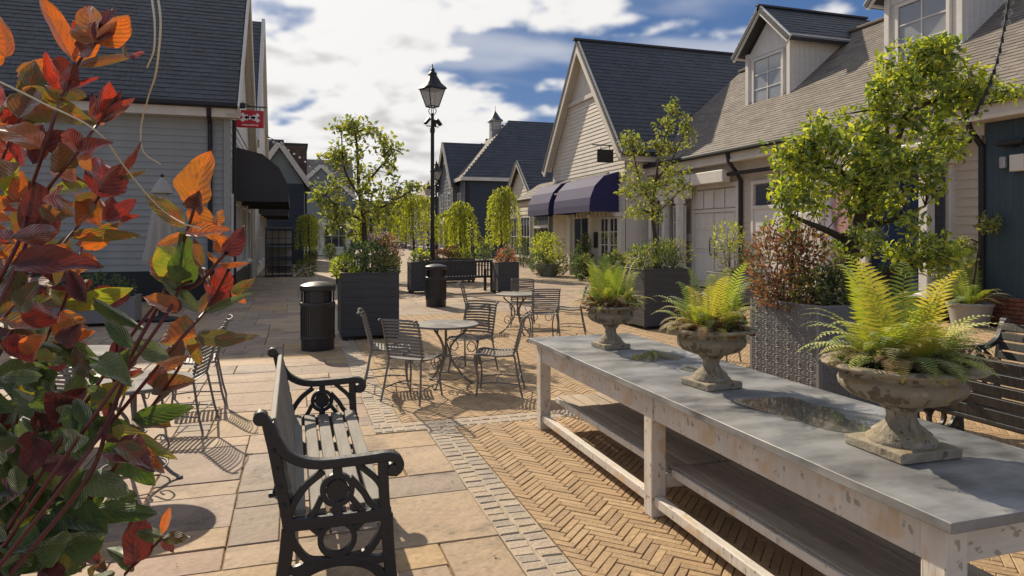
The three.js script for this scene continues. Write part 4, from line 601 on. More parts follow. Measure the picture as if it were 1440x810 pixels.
// ================================================================ CAST IRON BENCHES (local x = depth, front at +x; local z = length)
function makeBench(name, label, L, slatM, pos, turn, group) {
  const b = thing(name, label, 'bench', pos, turn, group);
  const dz = 0.036, frame = merge([
    strip([[-0.135, 0.905], [-0.115, 0.885], [-0.085, 0.82], [-0.045, 0.755], [0.02, 0.712], [0.09, 0.695], [0.20, 0.694], [0.31, 0.697], [0.375, 0.70], [0.412, 0.688], [0.425, 0.66], [0.413, 0.636], [0.395, 0.63], [0.387, 0.642]], 0.031, dz + 0.012, 60),
    ring(-0.138, 0.905, 0.026, 0, dz + 0.022), ring(0.395, 0.642, 0.02, 0, dz + 0.02),
    strip([[-0.11, 0.875], [-0.085, 0.76], [-0.06, 0.62], [-0.035, 0.48], [-0.03, 0.44]], 0.038, dz), strip([[-0.03, 0.44], [-0.045, 0.3], [-0.075, 0.15], [-0.12, 0.0]], 0.048, dz, 24, 0.04),
    strip([[-0.035, 0.455], [0.16, 0.452], [0.385, 0.455]], 0.042, dz + 0.004), strip([[0.355, 0.685], [0.358, 0.56], [0.365, 0.45]], 0.036, dz), strip([[0.37, 0.45], [0.378, 0.3], [0.395, 0.15], [0.43, 0.0]], 0.045, dz, 24, 0.04),
    ring(0.165, 0.578, 0.068, 0.052, dz - 0.004), ring(0.165, 0.578, 0.042, 0, dz - 0.014), strip([[0.115, 0.578], [0.215, 0.578]], 0.012, 0.02, 2), strip([[0.165, 0.52], [0.165, 0.636]], 0.012, 0.02, 2), strip([[0.165, 0.47], [0.165, 0.51]], 0.03, dz - 0.004, 3), strip([[0.165, 0.645], [0.165, 0.69]], 0.03, dz - 0.004, 3),
    strip([[-0.035, 0.47], [-0.01, 0.54], [0.04, 0.61], [0.105, 0.66]], 0.02, dz - 0.004), strip([[0.10, 0.55], [0.075, 0.50], [0.05, 0.47]], 0.016, dz - 0.006), strip([[0.22, 0.62], [0.27, 0.56], [0.30, 0.51], [0.345, 0.47]], 0.018, dz - 0.004), strip([[0.22, 0.54], [0.25, 0.5], [0.275, 0.47]], 0.015, dz - 0.006), strip([[0.235, 0.69], [0.28, 0.65], [0.33, 0.60], [0.36, 0.54]], 0.016, dz - 0.006),
    ring(0.165, 0.375, 0.078, 0.06, dz - 0.004), strip([[-0.03, 0.44], [0.0, 0.36], [0.05, 0.30], [0.13, 0.285]], 0.022, dz - 0.004), strip([[0.37, 0.44], [0.335, 0.36], [0.285, 0.30], [0.20, 0.285]], 0.022, dz - 0.004), strip([[0.09, 0.41], [0.06, 0.44]], 0.022, dz - 0.006, 3), strip([[0.24, 0.41], [0.27, 0.44]], 0.022, dz - 0.006, 3),
    strip([[-0.105, 0.04], [-0.05, 0.16], [0.03, 0.245], [0.165, 0.28], [0.30, 0.245], [0.37, 0.16], [0.415, 0.04]], 0.034, dz - 0.002, 40), strip([[-0.06, 0.27], [0.0, 0.265], [0.06, 0.285]], 0.026, dz - 0.006), strip([[0.385, 0.27], [0.33, 0.265], [0.27, 0.285]], 0.026, dz - 0.006),
    bx(0.075, 0.02, 0.05, -0.125, 0.01, 0), bx(0.075, 0.02, 0.05, 0.433, 0.01, 0)]);
  for (const z of [-L / 2, L / 2]) part(b, 'end_frame', frame, M.iron).position.z = z;
  const seat = rb(0.066, 0.028, L - 0.045, 0, 0, 0, 0.006, true), back = rb(0.028, 0.066, L - 0.045, 0, 0, 0, 0.006, true);
  for (let i = 0; i < 5; i++) { const o = part(b, 'seat_slat', seat, slatM); o.position.set(0.005 + i * 0.082, 0.49 - 0.012 * Math.sin(i / 4 * Math.PI) + 0.002 * i, 0); }
  for (let i = 0; i < 5; i++) { const o = part(b, 'back_slat', back, slatM), t = i / 4; o.position.set(-0.05 - 0.062 * t + 0.028, 0.545 + t * 0.315, 0); o.rotation.z = 0.18 + 0.1 * t; }
  part(b, 'tie_rod', merge([tube([[0.15, 0.43, -L / 2], [0.15, 0.43, L / 2]], 0.009, 2, 8), tube([[-0.05, 0.16, -L / 2], [-0.05, 0.16, L / 2]], 0.009, 2, 8)]), M.iron);
  const bolts = []; for (const z of [-L / 2 - 0.022, L / 2 + 0.022]) for (let i = 0; i < 5; i++) { const t = i / 4; bolts.push(new THREE.SphereGeometry(0.007, 8, 6).translate(-0.047 - 0.053 * t, 0.545 + t * 0.30, z)); }
  part(b, 'bolts', merge(bolts), M.iron, 'stuff'); return b;
}
makeBench('cast_iron_bench', 'grey slatted bench with ornate black cast-iron ends on the sandstone flags', 1.62, M.slatWood, [0.01, 0, -3.77], 0);
makeBench('cast_iron_bench', 'black slatted cast-iron bench with its back to the long zinc table', 1.85, M.slatDark, [4.12, 0, -2.72], 0);
makeBench('cast_iron_bench', 'black slatted cast-iron bench facing the one behind the zinc table', 1.85, M.slatDark, [5.72, 0, -3.4], Math.PI);
makeBench('cast_iron_bench', 'dark slatted bench standing against the grey clapboard wall', 1.7, M.slatDark, [-6.9, 0, -16.6], -Math.PI / 2);

// ================================================================ GARDEN CHAIRS AND ROUND TABLES
function makeChair() {                          // seat faces local +z
  const c = thing('garden_chair', '', 'chair'), m = M.chairMetal, sw = 0.40;
  const mirror = (f) => [-1, 1].map(f);
  for (const s of [-1, 1]) {
    part(c, 'back_leg', tube([[s * 0.185, 0.42, -0.19], [s * 0.20, 0.28, -0.215], [s * 0.215, 0.12, -0.245], [s * 0.225, 0.004, -0.275]], 0.0105, 18, 8), m);
    part(c, 'front_leg', tube([[s * 0.185, 0.43, 0.16], [s * 0.215, 0.40, 0.215], [s * 0.195, 0.32, 0.205], [s * 0.175, 0.20, 0.185], [s * 0.185, 0.08, 0.19], [s * 0.195, 0.004, 0.20]], 0.0105, 26, 8), m);
    part(c, 'back_upright', tube([[s * 0.195, 0.42, -0.18], [s * 0.20, 0.55, -0.215], [s * 0.205, 0.70, -0.25], [s * 0.205, 0.80, -0.285], [s * 0.205, 0.825, -0.32], [s * 0.205, 0.81, -0.34]], 0.0095, 24, 8), m);
    part(c, 'side_rail', tube([[s * 0.195, 0.42, -0.19], [s * 0.195, 0.412, 0], [s * 0.195, 0.43, 0.15], [s * 0.195, 0.415, 0.215], [s * 0.195, 0.39, 0.205]], 0.0095, 20, 8), m);
    part(c, 'stretcher', tube([[s * 0.212, 0.13, -0.243], [s * 0.20, 0.145, 0], [s * 0.18, 0.13, 0.187]], 0.007, 14, 6), m);
  }
  part(c, 'scroll_brace', merge(mirror((s) => tube([[s * 0.10, 0.40, 0.19], [s * 0.06, 0.34, 0.2], [s * 0.10, 0.28, 0.2], [s * 0.16, 0.30, 0.2], [s * 0.17, 0.37, 0.2], [s * 0.12, 0.40, 0.2]], 0.006, 24, 6))), m);
  part(c, 'cross_stretcher', merge([tube([[-0.205, 0.14, 0], [0.205, 0.14, 0]], 0.007, 2, 6), tube([[-0.21, 0.16, -0.235], [0.21, 0.16, -0.235]], 0.006, 2, 6)]), m);
  const slat = (bow) => { const n = 8, w = 0.44, g = new THREE.BoxGeometry(w, 0.006, 0.021, n, 1, 1), p = g.attributes.position; for (let i = 0; i < p.count; i++) { const x = p.getX(i); p.setY(i, p.getY(i) + bow * (1 - (2 * x / w) ** 2)); } g.computeVertexNormals(); return uvm(g); };
  const sg = slat(-0.012), bg = slat(0.035);
  for (let i = 0; i < 12; i++) { const t = i / 11, z = -0.17 + t * 0.385, o = part(c, 'seat_slat', sg, m); o.position.set(0, 0.432 - 0.018 * Math.sin(t * Math.PI) + (t > 0.9 ? -0.014 : 0), z); }
  for (let i = 0; i < 12; i++) { const t = i / 11, o = part(c, 'back_slat', bg, m); o.position.set(0, 0.455 + 0.36 * t, -0.19 - 0.095 * t - (t > 0.88 ? (t - 0.88) * 0.25 : 0) + 0.012); o.rotation.x = -Math.PI / 2 + 0.24; }
  scene.remove(c); used.set('garden_chair', 0); return c;
}
const chairProto = makeChair();
const chairs = [
  [1.17, -6.86, 2.4, 'slatted grey metal chair nearest the cast-iron bench, at the round table set', 'A'], [1.0, -7.55, 1.45, 'slatted metal chair between the big dark planter and the near round table', 'A'],
  [2.03, -7.98, -0.75, 'slatted metal chair on the far side of the near round table', 'A'], [2.03, -6.85, -1.95, 'slatted metal chair between the near round table and the zinc work table', 'A'],
  [3.0, -11.3, 1.25, 'slatted metal chair at the farther round table, side-on beyond the near set', 'B'], [3.95, -11.75, -0.35, 'slatted metal chair behind the farther round table, before the small planter', 'B'], [3.72, -10.02, 2.95, 'slatted metal chair with its back to the work table, at the farther round table', 'B'], [4.38, -10.55, -2.0, 'slatted metal chair facing the farther round table from the urn side', 'B'],
  [-0.95, -6.45, -1.75, 'slatted dark chair with its back to the bench, behind the red shrub', 'C'], [-0.92, -7.35, -1.5, 'slatted dark chair farther along the row behind the red shrub', 'C'], [-1.55, -5.9, 2.7, 'slatted dark chair partly hidden by the red shrub, at the left table', 'C'], [-1.9, -7.2, 1.3, 'slatted dark chair across the left table under the clapboard wall', 'C'],
  [5.25, -7.6, 0.5, 'slatted metal chair standing behind the pressed-metal planter', 'D'],
];
const setNames = { A: 'chairs around the near round table', B: 'chairs around the farther round table', C: 'chairs around the tables behind the shrub', D: 'chairs beyond the work table' };
for (const [x, z, turn, label, s] of chairs) dup(chairProto, label, [x, 0, z], turn, setNames[s]);
function makeTable() {
  const t = thing('round_table', '', 'table'), R = 0.36;
  part(t, 'table_top', lathe([[0, 0.672], [R - 0.012, 0.672], [R, 0.668], [R + 0.004, 0.66], [R, 0.648], [R - 0.01, 0.645], [R - 0.012, 0.66], [0, 0.66]], 56), M.zincTable);
  for (let k = 0; k < 3; k++) { const a = k * 2.0944 + 0.4, q = (r, y) => [Math.cos(a) * r, y, Math.sin(a) * r]; part(t, 'leg', tube([q(0.20, 0.655), q(0.23, 0.60), q(0.12, 0.50), q(0.05, 0.40), q(0.06, 0.28), q(0.15, 0.14), q(0.24, 0.04), q(0.285, 0.012)], 0.012, 34, 8), M.chairMetal); part(t, 'scroll', tube([q(0.10, 0.24), q(0.17, 0.30), q(0.22, 0.24), q(0.19, 0.17), q(0.14, 0.19), q(0.16, 0.23)], 0.007, 28, 6), M.chairMetal); part(t, 'foot', lathe([[0, 0.0], [0.022, 0.0], [0.022, 0.012], [0.012, 0.02], [0, 0.02]], 10).translate(...q(0.29, 0)), M.chairMetal); }
  part(t, 'hub_ring', new THREE.TorusGeometry(0.07, 0.008, 8, 30).rotateX(Math.PI / 2).translate(0, 0.32, 0), M.chairMetal); part(t, 'lower_ring', new THREE.TorusGeometry(0.20, 0.007, 8, 40).rotateX(Math.PI / 2).translate(0, 0.09, 0), M.chairMetal);
  part(t, 'centre_post', cyl(0.014, 0.014, 0.36, 0, 0.48, 0, 12), M.chairMetal);
  scene.remove(t); used.set('round_table', 0); return t;
}
const tableProto = makeTable();
for (const [x, z, a, label] of [[1.6, -7.40, 0.3, 'round zinc-topped iron table on the herringbone pavers by the cast-iron bench'], [3.55, -10.8, 1.0, 'round zinc-topped iron table farther off, beyond the near table set'], [-1.02, -5.15, 0.2, 'round zinc-topped iron table half hidden by the red shrub'], [-1.75, -6.55, 0.9, 'round iron table behind the shrub, close to the clapboard wall'], [-1.62, -4.2, 1.3, 'round zinc table right behind the dense leaves of the red shrub']]) dup(tableProto, label, [x, 0, z], a, 'round iron cafe tables');

// ================================================================ LITTER BINS
function makeBin() {
  const b = thing('litter_bin', '', 'bin');
  part(b, 'body', lathe([[0, 0], [0.225, 0], [0.232, 0.01], [0.232, 0.15], [0.245, 0.165], [0.245, 0.19], [0.235, 0.2], [0.235, 0.62], [0.247, 0.635], [0.247, 0.67], [0.235, 0.685], [0.20, 0.69], [0, 0.69]], 48), M.binBlack);
  part(b, 'flutes', merge(Array.from({ length: 40 }, (_, i) => { const a = i / 40 * 6.2832; return bx(0.012, 0.41, 0.008, 0, 0.41, 0.236).rotateY(a); })), M.binBlack);
  part(b, 'liner', cyl(0.195, 0.195, 0.2, 0, 0.77, 0, 30), M.black);
  for (let k = 0; k < 4; k++) part(b, 'hood_panel', new THREE.CylinderGeometry(0.232, 0.232, 0.17, 12, 1, true, k * Math.PI / 2 + 0.2 + 0.55, Math.PI / 2 - 0.75).translate(0, 0.77, 0), M.binBlack);
  const lid = part(b, 'lid', lathe([[0.236, 0.845], [0.25, 0.855], [0.25, 0.895], [0.245, 0.905], [0.252, 0.915], [0.245, 0.925], [0.20, 0.945], [0.12, 0.968], [0.06, 0.976], [0, 0.978]], 48), M.binBlack);
  scene.remove(b); used.set('litter_bin', 0); return b;
}
const bin = makeBin();
dup(bin, 'black fluted litter bin beside the big dark planter with the tree', [0.33, 0, -10.22], 1.9, 'black litter bins'); dup(bin, 'black fluted litter bin standing in front of the lamp post', [3.12, 0, -15.5], 1.9, 'black litter bins');

// ================================================================ LAMP POSTS
function makeLamp() {
  const l = thing('street_lamp', '', 'lamp'), m = M.black;
  part(l, 'base', lathe([[0, 0], [0.17, 0], [0.17, 0.06], [0.13, 0.1], [0.12, 0.75], [0.14, 0.8], [0.10, 0.88], [0.075, 0.95], [0, 0.95]], 20), m);
  part(l, 'post', lathe([[0.075, 0.9], [0.07, 1.5], [0.085, 1.55], [0.06, 1.62], [0.055, 4.8], [0.075, 4.85], [0.075, 4.95], [0.05, 5.0], [0.045, 5.42], [0, 5.42]], 18), m);
  part(l, 'ladder_bar', merge([bar([-0.22, 5.02, 0], [0.22, 5.02, 0], 0.025, 0.025)]), m);
  for (const s of [-1, 1]) part(l, 'floodlight', uvm(new RoundedBoxGeometry(0.09, 0.24, 0.13, 1, 0.02).rotateZ(s * 0.75).translate(s * 0.2, 5.16, 0.03)), m); part(l, 'floodlight', uvm(new RoundedBoxGeometry(0.1, 0.22, 0.12, 1, 0.02).rotateX(0.4).translate(0, 5.1, 0.12)), m);
  const P = [[-1, -1], [1, -1], [1, 1], [-1, 1]], b0 = 0.14, b1 = 0.28, y0 = 5.62, y1 = 6.16;
  [0, 1, 2, 3].forEach((k) => { const a = k * Math.PI / 2 + Math.PI / 4, q = (r, y) => [Math.cos(a) * r, y, Math.sin(a) * r]; part(l, 'cradle', tube([q(0.04, 5.36), q(0.10, 5.44), q(0.12, 5.52), q(0.07, 5.56), q(0.15, 5.62)], 0.012, 16, 6), m); });
  const fr = []; P.forEach(([x, z], k) => { const [x2, z2] = P[(k + 1) % 4]; fr.push(bar([x * b0, y0, z * b0], [x * b1, y1, z * b1], 0.025, 0.025), bar([x * b0, y0, z * b0], [x2 * b0, y0, z2 * b0], 0.028, 0.028), bar([x * b1, y1, z * b1], [x2 * b1, y1, z2 * b1], 0.04, 0.05)); }); part(l, 'lantern_frame', merge(fr), m);
  P.forEach(([x, z], k) => { const [x2, z2] = P[(k + 1) % 4], q = (px, pz, r, y) => [px * r * 0.985, y, pz * r * 0.985], A = q(x, z, b0, y0), Bq = q(x2, z2, b0, y0), C = q(x2, z2, b1, y1), D = q(x, z, b1, y1); const g = new THREE.BufferGeometry(); g.setAttribute('position', new THREE.Float32BufferAttribute([...A, ...Bq, ...C, ...A, ...C, ...D], 3)); g.computeVertexNormals(); part(l, 'glass_pane', uvm(g), M.glassLamp); });
  part(l, 'lantern_roof', lathe([[0.46, 6.16], [0.44, 6.2], [0.28, 6.34], [0.17, 6.52], [0.13, 6.60], [0.15, 6.63], [0.10, 6.68], [0.06, 6.72], [0.075, 6.76], [0.02, 6.82], [0.015, 6.92], [0, 6.94]], 4).rotateY(Math.PI / 4), m);
  scene.remove(l); used.set('street_lamp', 0); return l;
}
const lamp = makeLamp(); const la = dup(lamp, 'tall black lantern lamp post with floodlights, behind the far litter bin', [3.9, 0, -19.9], 0.35, 'black lantern lamp posts'); la.scale.setScalar(0.965);
dup(lamp, 'black lantern lamp post half behind the nearer one', [7.3, 0, -36.2], 0.35, 'black lantern lamp posts').scale.setScalar(0.82); dup(lamp, 'black lantern lamp post farthest up the street among willows', [9.2, 0, -48.6], 0.35, 'black lantern lamp posts').scale.setScalar(0.8);

// ================================================================ PLANTER BOXES
function planterBox(label, x, z, w, h, d, m = M.planter, name = 'planter_box', turn = 0) {
  const o = thing(name, label, 'planter', [x, 0, z], turn), n = Math.max(2, Math.round(h / 0.125)), e = (h - 0.06) / n;
  for (const [L, ry, off, nm] of [[w, 0, d / 2, 0], [w, Math.PI, d / 2, 0], [d - 0.05, Math.PI / 2, w / 2, 0], [d - 0.05, -Math.PI / 2, w / 2, 0]]) { const g = rb(L, e - 0.0015, 0.025, 0, 0, 0, 0.0015); for (let i = 0; i < n; i++) { const p = part(o, 'board', g, m); p.position.set(Math.sin(ry) * (off - 0.0125), 0.06 + (i + 0.5) * e, Math.cos(ry) * (off - 0.0125)); p.rotation.y = ry; } }
  part(o, 'rim', merge([rb(w + 0.02, 0.03, 0.05, 0, h + 0.012, d / 2 - 0.02), rb(w + 0.02, 0.03, 0.05, 0, h + 0.012, -d / 2 + 0.02), rb(0.05, 0.03, d - 0.09, w / 2 - 0.02, h + 0.012, 0), rb(0.05, 0.03, d - 0.09, -w / 2 + 0.02, h + 0.012, 0)]), m);
  for (const sx of [-1, 1]) for (const sz of [-1, 1]) part(o, 'foot', bx(0.07, 0.06, 0.07, sx * (w / 2 - 0.06), 0.03, sz * (d / 2 - 0.06)), M.black);
  part(o, 'soil', bx(w - 0.06, 0.05, d - 0.06, 0, h - 0.06, 0), M.soil); return o;
}
planterBox('tall dark grey planter box holding the tree beside the litter bin', 1.15, -11.35, 0.9, 1.03, 0.9);
planterBox('dark grey planter box with a slender tree behind the urns', 6.22, -10.98, 0.92, 1.03, 0.92);
planterBox('small dark planter of flowers left of the lamp post', 3.42, -19.3, 0.62, 0.85, 0.62); planterBox('small dark planter of orange flowers at the end of the slatted street bench', 5.75, -18.6, 0.62, 0.85, 0.62);
planterBox('dark planter box behind the slatted street bench', 5.25, -23.3, 1.5, 0.8, 0.7); planterBox('small planter box beside the big dark planter, half hidden', 2.6, -20.4, 0.62, 0.85, 0.62);
planterBox('low grey planter box against the left clapboard wall', -3.9, -14.2, 2.3, 0.5, 0.6, M.planterZinc);
planterBox('low grey planter box before the beige shop doors', 9.8, -13.6, 0.9, 0.75, 0.9, M.planterZinc);
planterBox('tall dark planter box holding the red-leaved shrub', -0.62, -0.98, 0.7, 0.95, 0.5);
{ // pressed metal planter with raised pattern
  const x = 4.65, z = -5.12, s = 0.91, h = 1.05, o = thing('pressed_metal_planter', 'square grey planter of pressed patterned metal holding the big tree', 'planter', [x, 0, z]);
  for (const [ry, m] of [[0, 0], [Math.PI / 2, 0], [Math.PI, 0], [-Math.PI / 2, 0]]) { const p = part(o, 'side_panel', rb(s - 0.03, h, 0.02, 0, h / 2, s / 2 - 0.012, 0.004).rotateY(ry), M.planterZinc); }
  for (const sx of [-1, 1]) for (const sz of [-1, 1]) part(o, 'corner_angle', merge([bx(0.004, h + 0.01, 0.035, sx * (s / 2 + 0.001), h / 2, sz * (s / 2 - 0.018)), bx(0.035, h + 0.01, 0.004, sx * (s / 2 - 0.018), h / 2, sz * (s / 2 + 0.001))]), M.planterZinc);
  const cell = 0.145, g = [], tor = (R, r, a = Math.PI * 2) => new THREE.TorusGeometry(R, r, 5, 14, a);
  for (let i = 0; i < 6; i++) for (let j = 0; j < 7; j++) { const cx = (i - 2.5) * cell, cy = 0.09 + j * cell; for (const [q, R] of [[0, 0.045], [1, 0.022]]) g.push(tor(R, q ? 0.006 : 0.005).translate(cx, cy, 0)); g.push(new THREE.SphereGeometry(0.014, 8, 5).translate(cx, cy, 0)); for (let k = 0; k < 4; k++) { const a = k * Math.PI / 2 + Math.PI / 4; g.push(tor(0.017, 0.004).translate(cx + Math.cos(a) * 0.066, cy + Math.sin(a) * 0.066, 0)); g.push(tor(0.012, 0.004).translate(cx + Math.cos(a - 0.785) * 0.05, cy + Math.sin(a - 0.785) * 0.05, 0)); } g.push(bx(0.005, cell, 0.005, cx + cell / 2, cy, 0), bx(cell, 0.005, 0.005, cx, cy + cell / 2, 0)); }
  const pat = merge(g); for (const ry of [0, -Math.PI / 2]) part(o, 'pressed_pattern', pat.clone().translate(0, 0, s / 2 - 0.001).rotateY(ry), M.planterZinc);
  part(o, 'soil', bx(s - 0.06, 0.05, s - 0.06, 0, h - 0.05, 0), M.soil);
}
{ // slatted street bench in the distance, back to the camera
  const b = thing('street_bench', 'dark bench with upright back slats between the two flower planters', 'bench', [4.55, 0, -18.85], 0.16), L = 1.9;
  for (let i = 0; i < 20; i++) part(b, 'back_slat', rb(0.05, 0.42, 0.02, 0, 0, 0, 0.004), M.slatDark).position.set(-L / 2 + 0.06 + i * (L - 0.12) / 19, 0.66, 0);
  part(b, 'top_rail', rb(L, 0.07, 0.05, 0, 0.885, 0), M.slatDark); part(b, 'bottom_rail', rb(L, 0.06, 0.045, 0, 0.44, 0), M.slatDark);
  for (let i = 0; i < 5; i++) part(b, 'seat_slat', rb(L, 0.025, 0.075, 0, 0.44, -0.08 - i * 0.09), M.slatDark);
  for (const s of [-1, 1]) for (const z of [0, -0.46]) part(b, 'leg', rb(0.07, z ? 0.62 : 0.9, 0.07, s * (L / 2 - 0.03), z ? 0.31 : 0.45, z), M.slatDark);
  for (const s of [-1, 1]) part(b, 'armrest', rb(0.06, 0.03, 0.52, s * (L / 2 - 0.03), 0.635, -0.24), M.slatDark);
  dup(b, 'dark slatted street bench half hidden behind the big dark planter', [2.35, 0, -23.2], 0.1);
}
{ // closed parasol by the clapboard wall
  const p = thing('closed_parasol', 'closed beige parasol standing before the grey clapboard wall', 'parasol', [-2.4, 0, -14.5]);
  part(p, 'pole', cyl(0.025, 0.025, 2.5, 0, 1.25, 0, 12), M.gutter); part(p, 'base', lathe([[0, 0], [0.3, 0], [0.3, 0.05], [0.08, 0.1], [0.05, 0.3], [0, 0.3]], 24), M.gutter);
  const g = lathe([[0.02, 2.62], [0.1, 2.5], [0.16, 2.2], [0.2, 1.8], [0.24, 1.45], [0.28, 1.2], [0.3, 1.08], [0.26, 1.1]], 48), q = g.attributes.position; for (let i = 0; i < q.count; i++) { const a = Math.atan2(q.getZ(i), q.getX(i)), k = 1 + 0.22 * Math.cos(a * 8) * clamp((2.5 - q.getY(i))) ; q.setX(i, q.getX(i) * k); q.setZ(i, q.getZ(i) * k); } g.computeVertexNormals(); part(p, 'folded_canopy', uvm(g), M.fabric);
  part(p, 'vent_cap', lathe([[0.02, 2.75], [0.12, 2.62], [0.2, 2.45], [0.19, 2.44]], 24), M.fabric); part(p, 'finial', new THREE.SphereGeometry(0.035, 10, 8).translate(0, 2.78, 0), M.gutter);
}
{ // wire display cage
  const c = thing('wire_cage', 'tall wire display cage standing by the left shopfront', 'cage', [-0.55, 0, -28.6]), g = [];
  for (let i = 0; i <= 4; i++) for (const z of [-0.4, 0.4]) g.push(bar([-0.5 + i * 0.25, 0, z], [-0.5 + i * 0.25, 1.9, z], 0.025, 0.025)); for (let j = 0; j <= 5; j++) { const y = 0.03 + j * 0.37; for (const z of [-0.4, 0.4]) g.push(bar([-0.5, y, z], [0.5, y, z], 0.025, 0.025)); for (const x of [-0.5, 0.5]) g.push(bar([x, y, -0.4], [x, y, 0.4], 0.025, 0.025)); }
  part(c, 'frame', merge(g), M.gutter); for (let j = 0; j < 4; j++) part(c, 'shelf', bx(0.96, 0.02, 0.76, 0, 0.05 + j * 0.37, 0), M.planterZinc); part(c, 'roof_panel', bx(1.06, 0.04, 0.86, 0, 1.92, 0), M.planterZinc);
  for (let j = 0; j < 3; j++) part(c, 'back_panel', bx(0.94, 0.5, 0.02, 0, 0.35 + j * 0.6, -0.38), M.potGrey);
}
